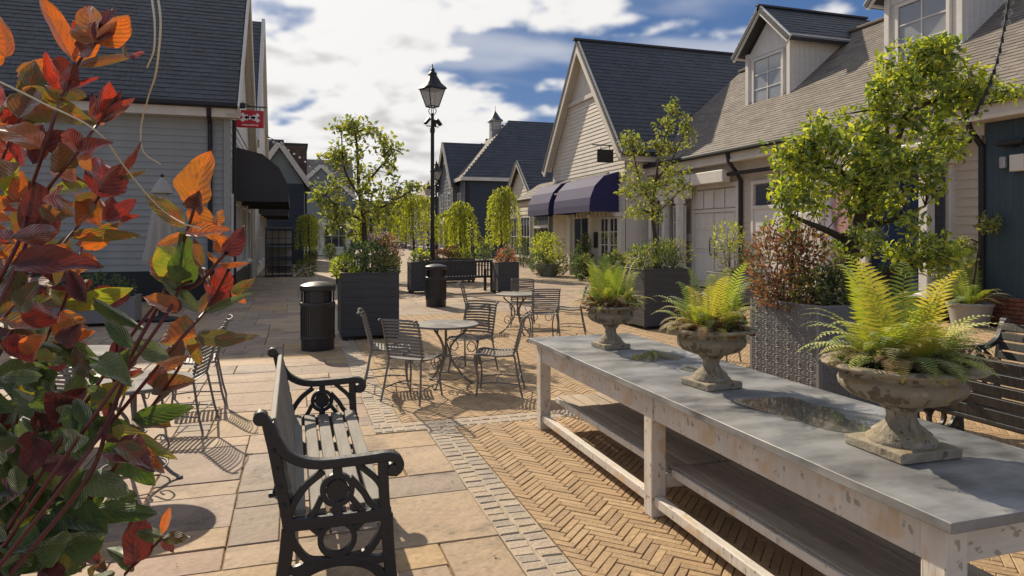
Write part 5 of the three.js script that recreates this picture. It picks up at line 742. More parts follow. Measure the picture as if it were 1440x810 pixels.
// ================================================================ STRING LIGHTS
function lights(label, pts, n, r, m, wr) { const s = thing('string_lights', label, 'lights'), c = new THREE.CatmullRomCurve3(pts.map((p) => V(...p))); part(s, 'cable', tube(pts, wr, 40, 6), M.gutter); const bg = new THREE.SphereGeometry(r, 14, 10), cg = cyl(r * 0.35, r * 0.4, r * 1.3, 0, 0, 0, 10); for (let i = 0; i < n; i++) { const p = c.getPointAt((i + 0.5) / n); part(s, 'socket', cg, M.gutter).position.set(p.x, p.y - r * 0.5, p.z); part(s, 'bulb', bg, m).position.set(p.x, p.y - r * 1.9, p.z); } return s; }
const TREES={"RIGHT":{"blobs":[[4.75,2.26,-4.99,0.52,0.4,0.52,75],[4.31,2.25,-5.03,0.25,0.3,0.25,28],[5.15,2.13,-4.86,0.42,0.4,0.42,60],[5.39,1.45,-4.58,0.36,0.16,0.36,26],[5.0,1.62,-4.8,0.54,0.22,0.54,34],[5.33,2.88,-4.8,0.34,0.27,0.34,42],[5.22,3.23,-4.84,0.19,0.17,0.19,14],[5.57,3.28,-4.73,0.25,0.19,0.25,26],[5.83,3.03,-4.75,0.26,0.24,0.26,24],[6.04,2.93,-4.58,0.23,0.09,0.23,14],[4.09,1.84,-4.99,0.09,0.21,0.09,8],[4.97,2.86,-4.81,0.06,0.22,0.06,9],[5.48,2.44,-4.86,0.41,0.25,0.41,34],[5.79,2.7,-4.76,0.2,0.2,0.2,14],[4.03,2.31,-5.01,0.09,0.14,0.09,6],[4.59,2.65,-5.04,0.19,0.13,0.19,12],[4.9,2.55,-4.94,0.22,0.14,0.22,14]],"limbs":[[[4.86,1.03,-5.06,0.075],[4.9,1.39,-5.05,0.07],[4.91,1.72,-4.99,0.065],[5.04,2.11,-4.95,0.055],[5.22,2.43,-4.89,0.045],[5.3,2.75,-4.81,0.035],[5.43,3.04,-4.77,0.02],[5.52,3.3,-4.75,0.01]],[[4.94,1.55,-5.04,0.045],[4.63,1.68,-5.03,0.035],[4.34,1.79,-5.07,0.025],[4.15,1.87,-5.08,0.01]],[[4.92,1.19,-5.04,0.045],[5.09,1.29,-4.88,0.035],[5.31,1.4,-4.71,0.028],[5.52,1.51,-4.54,0.012]],[[5.0,2.04,-4.96,0.03],[4.72,2.23,-5.0,0.022],[4.38,2.32,-5.06,0.01]],[[5.3,2.75,-4.81,0.025],[5.62,2.89,-4.76,0.018],[5.9,2.92,-4.67,0.013],[6.2,2.96,-4.53,0.006]],[[5.13,2.27,-4.92,0.03],[5.48,2.34,-4.86,0.02],[5.73,2.57,-4.78,0.01]],[[4.92,1.72,-4.99,0.03],[5.18,1.78,-4.85,0.02],[5.46,1.91,-4.76,0.01]],[[5.19,2.4,-4.9,0.02],[5.12,2.68,-4.87,0.015],[5.01,2.93,-4.86,0.006]]]},"LEFT":{"blobs":[[1.06,2.8,-11.84,0.58,0.58,0.58,34],[0.79,3.46,-11.93,0.27,0.24,0.27,9],[1.17,3.4,-11.8,0.43,0.29,0.43,14],[1.61,3.04,-11.66,0.24,0.24,0.24,8],[1.72,2.47,-11.63,0.22,0.27,0.22,7],[0.59,2.3,-11.78,0.33,0.36,0.33,15],[0.65,2.91,-11.87,0.26,0.24,0.26,9],[1.45,2.19,-11.61,0.43,0.31,0.43,14],[0.73,1.83,-11.73,0.4,0.26,0.4,14],[1.96,2.43,-11.45,0.17,0.1,0.17,4],[1.05,2.13,-11.74,0.55,0.41,0.55,18]],"limbs":[[[1.15,0.92,-11.92,0.06],[1.16,1.47,-11.91,0.055],[1.13,2.02,-11.92,0.05],[1.06,2.44,-11.89,0.04],[1.04,2.92,-11.85,0.03],[1.0,3.4,-11.86,0.015]],[[1.14,2.02,-11.92,0.03],[1.46,2.13,-11.71,0.02],[1.85,2.37,-11.48,0.008]],[[1.09,2.38,-11.88,0.03],[1.35,2.74,-11.75,0.02],[1.63,3.08,-11.66,0.008]],[[1.1,2.26,-11.93,0.025],[0.83,2.74,-11.91,0.018],[0.77,3.4,-11.93,0.008]],[[1.14,1.89,-11.92,0.025],[0.76,2.07,-11.83,0.018],[0.51,2.3,-11.81,0.008]]]},"MID":{"blobs":[[6.16,2.93,-10.94,0.51,0.46,0.51,18],[6.53,3.76,-10.83,0.18,0.33,0.18,9],[5.82,3.32,-11.05,0.33,0.28,0.33,10],[6.65,3.32,-10.79,0.31,0.28,0.31,9],[6.25,3.44,-10.91,0.26,0.26,0.26,7],[5.96,2.22,-10.9,0.48,0.43,0.48,20],[6.38,2.29,-10.77,0.41,0.43,0.41,15],[5.68,2.6,-10.99,0.25,0.33,0.25,8],[6.68,2.6,-10.67,0.2,0.25,0.2,5],[6.74,3.64,-10.76,0.1,0.18,0.1,3]],"limbs":[[[6.24,0.88,-11.02,0.05],[6.26,1.46,-11.02,0.045],[6.21,2.04,-11.03,0.04],[6.24,2.62,-10.97,0.03],[6.29,3.12,-10.9,0.02],[6.49,3.76,-10.84,0.01],[6.57,4.08,-10.81,0.005]],[[6.22,2.17,-11.03,0.025],[5.94,2.61,-11.01,0.018],[5.8,3.32,-11.06,0.007]],[[6.24,2.62,-10.97,0.022],[6.49,3.0,-10.84,0.015],[6.74,3.57,-10.76,0.006]],[[6.22,1.97,-11.03,0.02],[6.49,2.29,-10.84,0.015],[6.74,2.6,-10.65,0.006]]]}};

// ================================================================ PLANTS
class Leaves {                                   // collects leaf-sized folded faces into one geometry
  constructor(seed) { this.r = rngOf(seed); this.p = []; this.c = []; this.n = []; }
  leaf(o, dir, nrm, len, wid, col) {
    const d = dir.clone().normalize(), s = d.clone().cross(nrm).normalize(), n = s.clone().cross(d).normalize();
    const at = (t, x, h) => V(o.x + d.x * t * len + s.x * x * wid + n.x * h * len, o.y + d.y * t * len + s.y * x * wid + n.y * h * len, o.z + d.z * t * len + s.z * x * wid + n.z * h * len);
    const k = 0.05 + this.r() * 0.12, dr = -(0.02 + this.r() * 0.14);
    const b = at(0, 0, 0), m = at(0.5, 0, 0), t = at(1, 0, dr), l1 = at(0.32, -0.46, k), l2 = at(0.68, -0.36, k * 0.7 + dr * 0.4), r1 = at(0.32, 0.46, k), r2 = at(0.68, 0.36, k * 0.7 + dr * 0.4);
    for (const q of [b, r1, m, r1, r2, m, r2, t, m, b, m, l1, l1, m, l2, l2, m, t]) { this.p.push(q.x, q.y, q.z); this.c.push(...col); }
  }
  pick(pal) { const a = pal[Math.floor(this.r() * pal.length)], k = 0.8 + 0.4 * this.r(); return [a[0] * k, a[1] * k, a[2] * k]; }
  dir(up = 0) { const a = this.r() * 6.2832, z = this.r() * 2 - 1, s = Math.sqrt(1 - z * z); return V(Math.cos(a) * s, z + up, Math.sin(a) * s).normalize(); }
  geo() { const g = new THREE.BufferGeometry(); g.setAttribute('position', new THREE.Float32BufferAttribute(this.p, 3)); g.setAttribute('color', new THREE.Float32BufferAttribute(this.c, 3)); g.computeVertexNormals(); return uvm(g); }
}
const PAL = {
  lime: [[0.45, 0.50, 0.02], [0.53, 0.56, 0.025], [0.35, 0.43, 0.02], [0.60, 0.60, 0.04], [0.24, 0.32, 0.02]], spring: [[0.24, 0.28, 0.025], [0.34, 0.36, 0.035], [0.16, 0.21, 0.025], [0.42, 0.41, 0.06]], olive: [[0.15, 0.18, 0.025], [0.21, 0.21, 0.03], [0.10, 0.14, 0.02], [0.28, 0.26, 0.06]],
  deep: [[0.06, 0.11, 0.018], [0.09, 0.15, 0.02], [0.045, 0.09, 0.018], [0.13, 0.19, 0.025]], bronze: [[0.20, 0.055, 0.022], [0.30, 0.09, 0.03], [0.14, 0.06, 0.02], [0.36, 0.16, 0.05], [0.19, 0.17, 0.03], [0.12, 0.13, 0.025]], willow: [[0.42, 0.46, 0.02], [0.50, 0.52, 0.03], [0.34, 0.39, 0.02]],
  orange: [[0.50, 0.16, 0.05], [0.42, 0.10, 0.05], [0.55, 0.25, 0.10], [0.16, 0.18, 0.04], [0.24, 0.22, 0.05]], pinkish: [[0.34, 0.22, 0.20], [0.42, 0.30, 0.26], [0.20, 0.15, 0.12], [0.15, 0.15, 0.07]], bright: [[0.30, 0.34, 0.03], [0.34, 0.35, 0.05], [0.22, 0.29, 0.03]], plum: [[0.09, 0.02, 0.03], [0.14, 0.03, 0.04], [0.06, 0.03, 0.03]],
};
function inBlob(L, b) { const d = L.dir(), k = Math.cbrt(0.25 + 0.75 * L.r()); return V(b[0] + d.x * b[3] * k, b[1] + d.y * b[4] * k, b[2] + d.z * b[5] * k); }
function twigTube(a, m, b, r0, r1) { return tube([a, m, b], r0, 5, 4, r1); }
function tree(name, label, cat, spec, base, pal, len, perTip, spread, seed, group, dens = 1) {
  const o = thing(name, label, cat, base, 0, group), L = new Leaves(seed), off = V(...base), trunk = [], twigs = [], sk = [];
  for (const limb of spec.limbs) { const pts = limb.map((q) => V(q[0], q[1], q[2]).sub(off)); trunk.push(tube(pts, limb[0][3], 26, 8, limb[limb.length - 1][3])); const c = new THREE.CatmullRomCurve3(pts); for (let i = 3; i <= 14; i++) sk.push(c.getPointAt(i / 14)); }
  const tips = []; for (const b of spec.blobs) for (let i = 0; i < b[6] * dens; i++) tips.push(inBlob(L, b).sub(off));
  for (const t of tips) {
    let best = null, bd = 1e9; for (const q of sk) { const d = q.distanceTo(t) + (q.y > t.y ? 0.3 * (q.y - t.y) : 0); if (d < bd) { bd = d; best = q; } }
    const mid = best.clone().lerp(t, 0.5).add(V((L.r() - 0.5) * bd * 0.3, bd * 0.12 * L.r(), (L.r() - 0.5) * bd * 0.3)); twigs.push(twigTube(best, mid, t, 0.004 + Math.min(bd, 1) * 0.008, 0.0025));
    for (let k = 0; k < perTip; k++) { const u = 0.45 + 0.6 * L.r(), p = (u < 1 ? mid.clone().lerp(t, (u - 0.45) / 0.55) : t.clone()).add(L.dir().multiplyScalar(spread * Math.sqrt(L.r()))), d = L.dir(0.15); L.leaf(p, d, L.dir(1.1), len * (0.65 + 0.6 * L.r()), len * (0.42 + 0.2 * L.r()), L.pick(pal)); }
  }
  const tr = part(o, 'trunk', merge(trunk), M.bark); part(tr, 'twigs', merge(twigs), M.bark, 'stuff'); part(o, 'crown', L.geo(), M.leaf, 'stuff'); return o;
}
tree('ornamental_tree', 'bright lime green tree growing from the pressed-metal planter', 'tree', TREES.RIGHT, [4.66, 1.0, -5.13], [...PAL.lime, [0.16, 0.24, 0.02], [0.13, 0.2, 0.02]], 0.072, 22, 0.10, 41, null, 0.95);
tree('ornamental_tree', 'open-crowned apple tree in the tall dark planter by the bin', 'tree', TREES.LEFT, [1.14, 1.0, -11.35], PAL.spring, 0.098, 15, 0.11, 42, null, 1.05);
tree('ornamental_tree', 'slender pale green tree in the planter behind the urns', 'tree', TREES.MID, [6.2, 1.0, -11.0], [...PAL.spring, ...PAL.bright], 0.088, 14, 0.11, 43, null, 1.15);
function bush(name, label, cat, base, blobs, pal, len, seed, o2 = {}) {     // blobs in local metres [x,y,z,rx,ry,rz,leaves]
  const o = thing(name, label, cat, base, 0, o2.group), L = new Leaves(seed), st = [];
  for (const b of blobs) {
    const pl = b[7] ? PAL[b[7]] : PAL[pal];
    for (let i = 0; i < b[6]; i++) { const d = L.dir(), k = Math.cbrt(0.12 + 0.88 * L.r()); const p = V(b[0] + d.x * b[3] * k, Math.max(0.01, b[1] + d.y * b[4] * k), b[2] + d.z * b[5] * k); const out = d.clone().multiplyScalar(o2.out ?? 0.7).add(L.dir(0.6)); L.leaf(p, out, L.dir(1), len * (0.6 + 0.7 * L.r()), len * (o2.slim ?? 0.45) * (0.8 + 0.4 * L.r()), L.pick(pl)); }
    for (let i = 0; i < 7; i++) { const d = L.dir(0.5); st.push(tube([[b[0] * 0.7, 0, b[2] * 0.7], [b[0] + d.x * b[3] * 0.4, b[1] * 0.8, b[2] + d.z * b[5] * 0.4], [b[0] + d.x * b[3] * 0.8, b[1] + Math.abs(d.y) * b[4] * 0.8, b[2] + d.z * b[5] * 0.8]], 0.007, 6, 5, 0.003)); }
  }
  part(o, 'stems', merge(st), M.bark); part(o, 'foliage', L.geo(), M.leaf, 'stuff'); return o;
}
// underplanting
bush('planter_shrub', 'dense green and bronze underplanting in the tall dark planter by the bin', 'shrub', [1.14, 1.0, -11.35], [[0, 0.22, 0, 0.46, 0.32, 0.42, 900], [-0.36, 0.12, 0.28, 0.24, 0.2, 0.2, 300, 'lime'], [0.32, 0.36, 0, 0.22, 0.26, 0.22, 260, 'bronze'], [0.3, 0.14, 0.3, 0.22, 0.18, 0.2, 240, 'olive']], 'deep', 0.075, 51);
bush('red_leaf_shrub', 'coppery red-leaved shrub at the back of the pressed-metal planter', 'shrub', [4.42, 1.0, -5.32], [[-0.1, 0.36, 0.0, 0.32, 0.42, 0.30, 1500], [-0.14, 0.10, 0.16, 0.28, 0.24, 0.28, 700], [0.12, 0.48, 0.05, 0.24, 0.30, 0.24, 700], [0.05, 0.12, 0.3, 0.3, 0.2, 0.2, 300, 'spring'], [0.02, 0.62, 0.02, 0.10, 0.18, 0.10, 120, 'olive']], 'bronze', 0.05, 52);
bush('planter_shrub', 'dark green strappy underplanting below the lime green tree', 'shrub', [4.72, 1.0, -4.95], [[0.02, 0.16, 0.08, 0.40, 0.20, 0.28, 620], [-0.26, 0.16, 0.14, 0.16, 0.30, 0.14, 200, 'olive'], [0.34, 0.14, 0.1, 0.16, 0.2, 0.2, 180, 'deep'], [0.3, 0.2, 0.25, 0.1, 0.14, 0.1, 80, 'plum']], 'deep', 0.085, 53, { slim: 0.3 });
bush('planter_shrub', 'bushy green underplanting in the planter behind the urns', 'shrub', [6.22, 1.0, -10.98], [[0, 0.22, 0, 0.5, 0.3, 0.46, 800, 'deep'], [0.4, 0.3, 0.1, 0.3, 0.3, 0.3, 320, 'olive'], [-0.42, 0.22, 0.2, 0.26, 0.24, 0.26, 260, 'spring'], [0.05, 0.36, 0.2, 0.3, 0.22, 0.2, 260, 'spring']], 'deep', 0.075, 54, { slim: 0.28 });
bush('flower_bed', 'mixed pink and green flowers in the small planter left of the lamp', 'flowers', [3.42, 0.79, -19.3], [[0, 0.16, 0, 0.32, 0.22, 0.32, 260, 'deep'], [0, 0.3, 0.05, 0.28, 0.16, 0.25, 130, 'lime'], [0.1, 0.12, 0.2, 0.2, 0.12, 0.12, 90, 'plum']], 'deep', 0.09, 55);
bush('flower_bed', 'orange flowers in the planter at the end of the street bench', 'flowers', [5.75, 0.79, -18.6], [[0, 0.12, 0, 0.34, 0.18, 0.32, 260, 'orange'], [0, 0.28, 0, 0.28, 0.18, 0.25, 200, 'orange'], [0.1, 0.42, 0, 0.2, 0.14, 0.2, 70, 'pinkish']], 'orange', 0.08, 56);
bush('flower_bed', 'row of orange and red flowers in the planter behind the street bench', 'flowers', [5.25, 0.74, -23.3], [[-0.4, 0.2, 0, 0.4, 0.2, 0.3, 240, 'orange'], [0.35, 0.2, 0, 0.4, 0.22, 0.3, 240, 'lime'], [0, 0.3, 0, 0.3, 0.2, 0.25, 160, 'orange']], 'orange', 0.1, 57);
bush('blossom_shrub', 'pale pink blossoming shrub beside the big dark planter', 'shrub', [2.6, 0.79, -20.4], [[0, 0.42, 0, 0.55, 0.5, 0.4, 520, 'pinkish'], [-0.2, 0.7, 0, 0.35, 0.35, 0.3, 200, 'pinkish']], 'pinkish', 0.085, 58);
bush('low_hedge', 'low dark green hedge filling the planter by the clapboard wall', 'hedge', [-3.9, 0.44, -14.2], [[-0.6, 0.22, 0, 0.6, 0.26, 0.3, 600], [0.5, 0.22, 0, 0.65, 0.28, 0.3, 620]], 'deep', 0.08, 59);
bush('potted_grass', 'tuft of pale grass at the foot of the wire cage', 'plant', [0.45, 0, -28.2], [[0, 0.3, 0, 0.35, 0.35, 0.35, 300, 'olive']], 'olive', 0.22, 60, { slim: 0.12, out: 1.4 });
bush('planter_shrub', 'feathery green shrub in the low planter by the beige doors', 'shrub', [9.8, 0.69, -13.6], [[0, 0.4, 0, 0.5, 0.5, 0.45, 420, 'olive'], [-0.2, 0.9, 0, 0.4, 0.4, 0.35, 260, 'lime'], [0.3, 0.1, 0.2, 0.3, 0.3, 0.3, 160, 'deep']], 'olive', 0.1, 61, { slim: 0.3 });
function pot(label, x, z, r, h, m = M.potGrey) { const o = thing('plant_pot', label, 'pot', [x, 0, z]); part(o, 'vessel', lathe([[0, 0], [r * 0.72, 0], [r * 0.76, 0.02], [r * 0.95, h * 0.85], [r * 1.02, h * 0.87], [r * 1.02, h * 0.98], [r * 0.96, h], [r * 0.9, h * 0.97], [r * 0.88, h * 0.88], [0, h * 0.87]], 30), m); part(o, 'soil', cyl(r * 0.88, r * 0.88, 0.03, 0, h * 0.88, 0, 24), M.soil); return o; }
pot('pale round pot holding the clipped dome bush near the navy awnings', 9.7, -25.7, 0.5, 0.5); pot('round pot of dark plants by the french doors', 10.5, -24.0, 0.32, 0.45, M.potDark); pot('whitewashed pot with fern before the blue boarded wall', 11.7, -9.28, 0.38, 0.42);
bush('clipped_bush', 'lime green clipped dome bush with two round balls of box', 'shrub', [9.7, 0.0, -25.7], [[0, 1.15, 0, 0.72, 0.6, 0.7, 900, 'lime'], [-0.45, 0.5, 0.3, 0.42, 0.42, 0.42, 420, 'deep'], [0.3, 0.45, 0.5, 0.45, 0.42, 0.45, 460, 'spring']], 'lime', 0.11, 62);
bush('doorway_plant', 'dark leafy pot plant by the french doors', 'plant', [10.5, 0.4, -24.0], [[0, 0.4, 0, 0.4, 0.5, 0.4, 360, 'deep'], [0.1, 0.9, 0, 0.25, 0.4, 0.25, 120, 'olive']], 'deep', 0.13, 63);
for (const [x, z, h, label, s] of [[9.9, -22.6, 0.9, 'leafy bush in front of the shop columns', 64], [9.6, -19.6, 1.1, 'green bush between the shop columns and loading doors', 65], [10.9, -29.2, 1.4, 'dark upright bush under the navy awning end', 66], [11.2, -33.5, 1.5, 'dark evergreen bush before the small gabled shop', 67], [10.6, -38.5, 1.3, 'green bush by the willows up the street', 68], [0.9, -38.6, 0.8, 'low green bush at the foot of the navy wall', 69], [11.6, -46.5, 2.4, 'tall dark evergreen against the hipped blue house', 70], [2.2, -45.5, 1.0, 'small bush at the far bend of the street', 71]]) bush('street_bush', label, 'shrub', [x, 0, z], [[0, h * 0.5, 0, h * 0.42, h * 0.5, h * 0.42, 480, s % 3 ? 'deep' : 'spring'], [0.1, h * 0.7, 0.1, h * 0.3, h * 0.35, h * 0.3, 180, 'olive']], 'deep', 0.13, s);
// weeping trees
function weeping(label, x, z, H, R, low, seed) {
  const o = thing('weeping_tree', label, 'tree', [x, 0, z], 0, 'weeping trees along the street'), L = new Leaves(seed), st = [];
  part(o, 'trunk', merge([tube([[0, 0, 0], [0.03, H * 0.3, 0.02], [-0.02, H * 0.6, 0], [0, H * 0.93, 0]], 0.05, 20, 8, 0.03)]), M.bark);
  for (let i = 0; i < 46; i++) { const a = L.r() * 6.2832, rr = R * (0.25 + 0.75 * Math.sqrt(L.r())) * (0.85 + 0.3 * Math.sin(a * 3 + seed)), top = H * (0.86 + 0.14 * L.r()) - rr * rr / R * 0.55, bot = low + (H - low) * 0.75 * L.r() * L.r(); const p0 = V(Math.cos(a) * rr * 0.25, H * 0.92, Math.sin(a) * rr * 0.25), p1 = V(Math.cos(a) * rr * 0.75, top, Math.sin(a) * rr * 0.75), p2 = V(Math.cos(a) * rr * 1.02, (top + bot) / 2, Math.sin(a) * rr * 1.02), p3 = V(Math.cos(a) * rr * 1.05, bot, Math.sin(a) * rr * 1.05); const c = new THREE.CatmullRomCurve3([p0, p1, p2, p3]); if (i % 2 === 0) st.push(tube([p0, p1, p2, p3], 0.008, 10, 4, 0.003)); const n = Math.round(c.getLength() / 0.06); for (let k = 2; k <= n; k++) for (let q = 0; q < 2; q++) { const p = c.getPointAt(k / n).add(L.dir().multiplyScalar(0.045)); L.leaf(p, L.dir(-1.1), L.dir(0.4), 0.13 * (0.7 + 0.5 * L.r()), 0.045, L.pick(PAL.willow)); } }
  part(o, 'branches', merge(st), M.bark, 'stuff'); part(o, 'crown', L.geo(), M.leaf, 'stuff'); return o;
}
weeping('wide weeping tree with pale green curtain behind the lamp post', 4.15, -24.8, 3.35, 1.15, 1.35, 81); weeping('slim weeping tree standing in the planter behind the street bench', 5.7, -23.9, 3.0, 0.65, 1.0, 82); weeping('weeping tree nearest the small gabled shop', 7.7, -25.5, 3.65, 0.8, 1.2, 83); weeping('weeping tree behind the big dark planter', 2.75, -25.6, 3.1, 0.95, 1.4, 84); weeping('weeping tree by the navy shop at the bend', 0.75, -36.5, 2.9, 0.75, 0.9, 85); weeping('weeping tree far up the street beside the blue house', 8.6, -39, 3.2, 0.9, 1.1, 86);
// ---------------------------------------------------------------- ferns
function frondGeo(rise, droop, seed, wide = 0.15) {            // unit-length frond: rachis in the YZ plane, leaflets to both sides
  const r = rngOf(seed), P = [], n = 24, c = new THREE.CatmullRomCurve3([V(0, 0, 0), V(0, rise * 0.42, 0.2), V(0, rise * 0.78, 0.5), V(0, rise * 0.9 - droop * 0.35, 0.8), V(0, rise * 0.88 - droop, 1.02)]), len = c.getLength();
  const tri = (a, b, d) => P.push(a.x, a.y, a.z, b.x, b.y, b.z, d.x, d.y, d.z);
  for (let i = 0; i < 18; i++) { const a = c.getPointAt(i / 18), b = c.getPointAt((i + 1) / 18), w = 0.006 * (1 - i / 20), w2 = 0.006 * (1 - (i + 1) / 20); for (const [dx, dy] of [[1, 0], [0, 1]]) { const o = V(dx, dy, dy ? -0.3 : 0); const q = [a.clone().addScaledVector(o, w), a.clone().addScaledVector(o, -w), b.clone().addScaledVector(o, -w2), b.clone().addScaledVector(o, w2)]; tri(q[0], q[1], q[2]); tri(q[0], q[2], q[3]); } }
  for (let i = 2; i < n * 2; i++) { const t = 0.10 + 0.895 * i / (n * 2), s = i % 2 ? 1 : -1, p = c.getPointAt(t), tg = c.getTangentAt(t), up = V(1, 0, 0).cross(tg).normalize().negate(); if (up.y < 0) up.negate(); const L = len * wide * Math.pow(Math.sin(Math.PI * Math.min(1, 0.08 + t * 0.94)), 0.75) * (1.15 - 0.55 * t) * (0.88 + 0.24 * r()) + 0.006; const d = V(s, 0, 0).addScaledVector(tg, 0.42 + 0.15 * r()).addScaledVector(up, 0.12 - 0.3 * r()).normalize(), wv = tg.clone().multiplyScalar(len * 0.0165 * (1.1 - 0.5 * t)); const lift = up.clone().multiplyScalar(0.006);
    const b0 = p.clone().addScaledVector(wv, -0.7), b1 = p.clone().addScaledVector(wv, 0.7), m0 = p.clone().addScaledVector(d, L * 0.45).addScaledVector(wv, -0.95).add(lift), m1 = p.clone().addScaledVector(d, L * 0.45).addScaledVector(wv, 0.95).add(lift), mm = p.clone().addScaledVector(d, L * 0.45), tip = p.clone().addScaledVector(d, L).addScaledVector(up, -L * 0.12);
    tri(b0, m0, mm); tri(p, b0, mm); tri(p, mm, b1); tri(b1, mm, m1); tri(m0, tip, mm); tri(mm, tip, m1); }
  const g = new THREE.BufferGeometry(); g.setAttribute('position', new THREE.Float32BufferAttribute(P, 3)); g.computeVertexNormals(); return uvm(g);
}
const FR = [[2.3, -0.05, 0.14], [1.9, 0.1, 0.15], [1.35, 0.25, 0.15], [0.9, 0.35, 0.16], [0.6, 0.45, 0.16], [1.6, 0.05, 0.13]].map(([a, d, w], i) => frondGeo(a, d, 200 + i, w));
const FM = [[0.46, 0.50, 0.03], [0.36, 0.43, 0.03], [0.19, 0.27, 0.025], [0.52, 0.46, 0.05], [0.22, 0.20, 0.04], [0.30, 0.17, 0.05], [0.40, 0.28, 0.08]].map((c) => mat(c, { phys: true, transmission: 0.5, thickness: 0, roughness: 0.97, clearcoat: 0.25, clearcoatRoughness: 0.45 }));
function fern(label, pos, scale, n, seed, o2 = {}) {
  const o = thing('fern_plant', label, 'fern', pos), r = rngOf(seed);
  for (let i = 0; i < n; i++) { const t = i / n, k = Math.min(5, t < (o2.tall ?? 0.22) ? (r() < 0.5 ? 0 : 1) : t < 0.5 ? (r() < 0.5 ? 2 : 5) : r() < 0.5 ? 3 : 4), low = t > 0.5; const f = part(o, 'frond', FR[k], FM[low ? (r() < 0.5 ? 4 + Math.floor(r() * 3) : Math.floor(r() * 4)) : Math.floor(r() * (o2.green ?? 4))]); const a = r() * 6.2832, rr = 0.05 + 0.07 * r(), s = scale * (k < 2 ? 0.48 + 0.18 * r() : 0.27 + 0.30 * r()); f.position.set(Math.sin(a) * rr, 0, Math.cos(a) * rr); f.rotation.set((r() - 0.5) * 0.2, a, (r() - 0.5) * 0.3, 'YXZ'); f.scale.set(s * (k < 2 ? 0.74 : 0.80), s * (k < 2 ? 0.52 : 0.44), s * (k < 2 ? 0.44 : 0.80)); }
  return o;
}
fern('bright feathery fern with yellowing underleaves in the farthest urn', [urns[0][0], 0.7605 + 0.36 * urns[0][2][1], urns[0][1]], 0.58, 100, 301, { tall: 0.2 }); fern('yellow green fern with russet fronds in the middle urn', [urns[1][0], 0.7605 + 0.36 * urns[1][2][1], urns[1][1]], 0.60, 112, 302, { tall: 0.13 }); fern('tall glowing green fern in the largest urn', [urns[2][0], 0.7605 + 0.36 * urns[2][2][1], urns[2][1]], 0.66, 150, 303, { tall: 0.10 });
for (const [i, lab] of [[0, 'bronze and purple leaves crowding the rim of the farthest urn'], [1, 'russet and green leaves crowding the rim of the middle urn'], [2, 'small dark leaves crowding the rim of the largest urn']]) bush('rim_planting', lab, 'plant', [urns[i][0], 0.7605 + 0.355 * urns[i][2][1], urns[i][1]], [[0, 0.03, 0, 0.22, 0.08, 0.22, i === 2 ? 320 : 420, i === 2 ? 'deep' : 'bronze'], [0.03, 0.06, 0, 0.18, 0.10, 0.18, 240, i ? 'olive' : 'bright']], 'bronze', 0.045, 400 + i, { slim: 0.6 });
fern('green fern in the whitewashed pot before the blue wall', [11.7, 0.36, -9.28], 1.5, 34, 304, { tall: 0.1, green: 3 });
tree('potted_sapling', 'thin leaning sapling with a leafy arm by the blue boarded wall', 'tree', { limbs: [[[11.7, 0.36, -9.28, 0.03], [11.78, 0.95, -9.25, 0.026], [11.86, 1.45, -9.22, 0.02], [11.88, 1.65, -9.22, 0.012]], [[11.86, 1.5, -9.22, 0.016], [11.66, 1.56, -9.28, 0.012], [11.45, 1.28, -9.36, 0.007]], [[11.87, 1.6, -9.22, 0.014], [12.0, 1.8, -9.2, 0.01], [12.12, 1.84, -9.15, 0.006]]], blobs: [[11.6, 1.5, -9.3, 0.26, 0.16, 0.2, 18], [11.42, 1.28, -9.37, 0.12, 0.18, 0.14, 10], [12.0, 1.84, -9.18, 0.26, 0.14, 0.18, 18]] }, [11.7, 0.36, -9.28], PAL.spring, 0.085, 11, 0.1, 88);
lights('string of clear globe bulbs hanging above the lime green tree', [[6.03, 4.1, -4.36], [5.99, 3.78, -4.38], [5.941, 3.44, -4.399], [5.88, 3.15, -4.42], [5.80, 2.92, -4.44], [5.69, 2.70, -4.47]], 15, 0.036, M.bulb, 0.009);
lights('string of small white bulbs crossing the street behind the dark awning', [[-0.85, 4.85, -23.4], [-0.40, 5.2, -28.5], [0.6, 5.2, -34.5], [2.0, 4.5, -41.3], [4.6, 4.2, -47]], 17, 0.05, M.bulbWhite, 0.012);

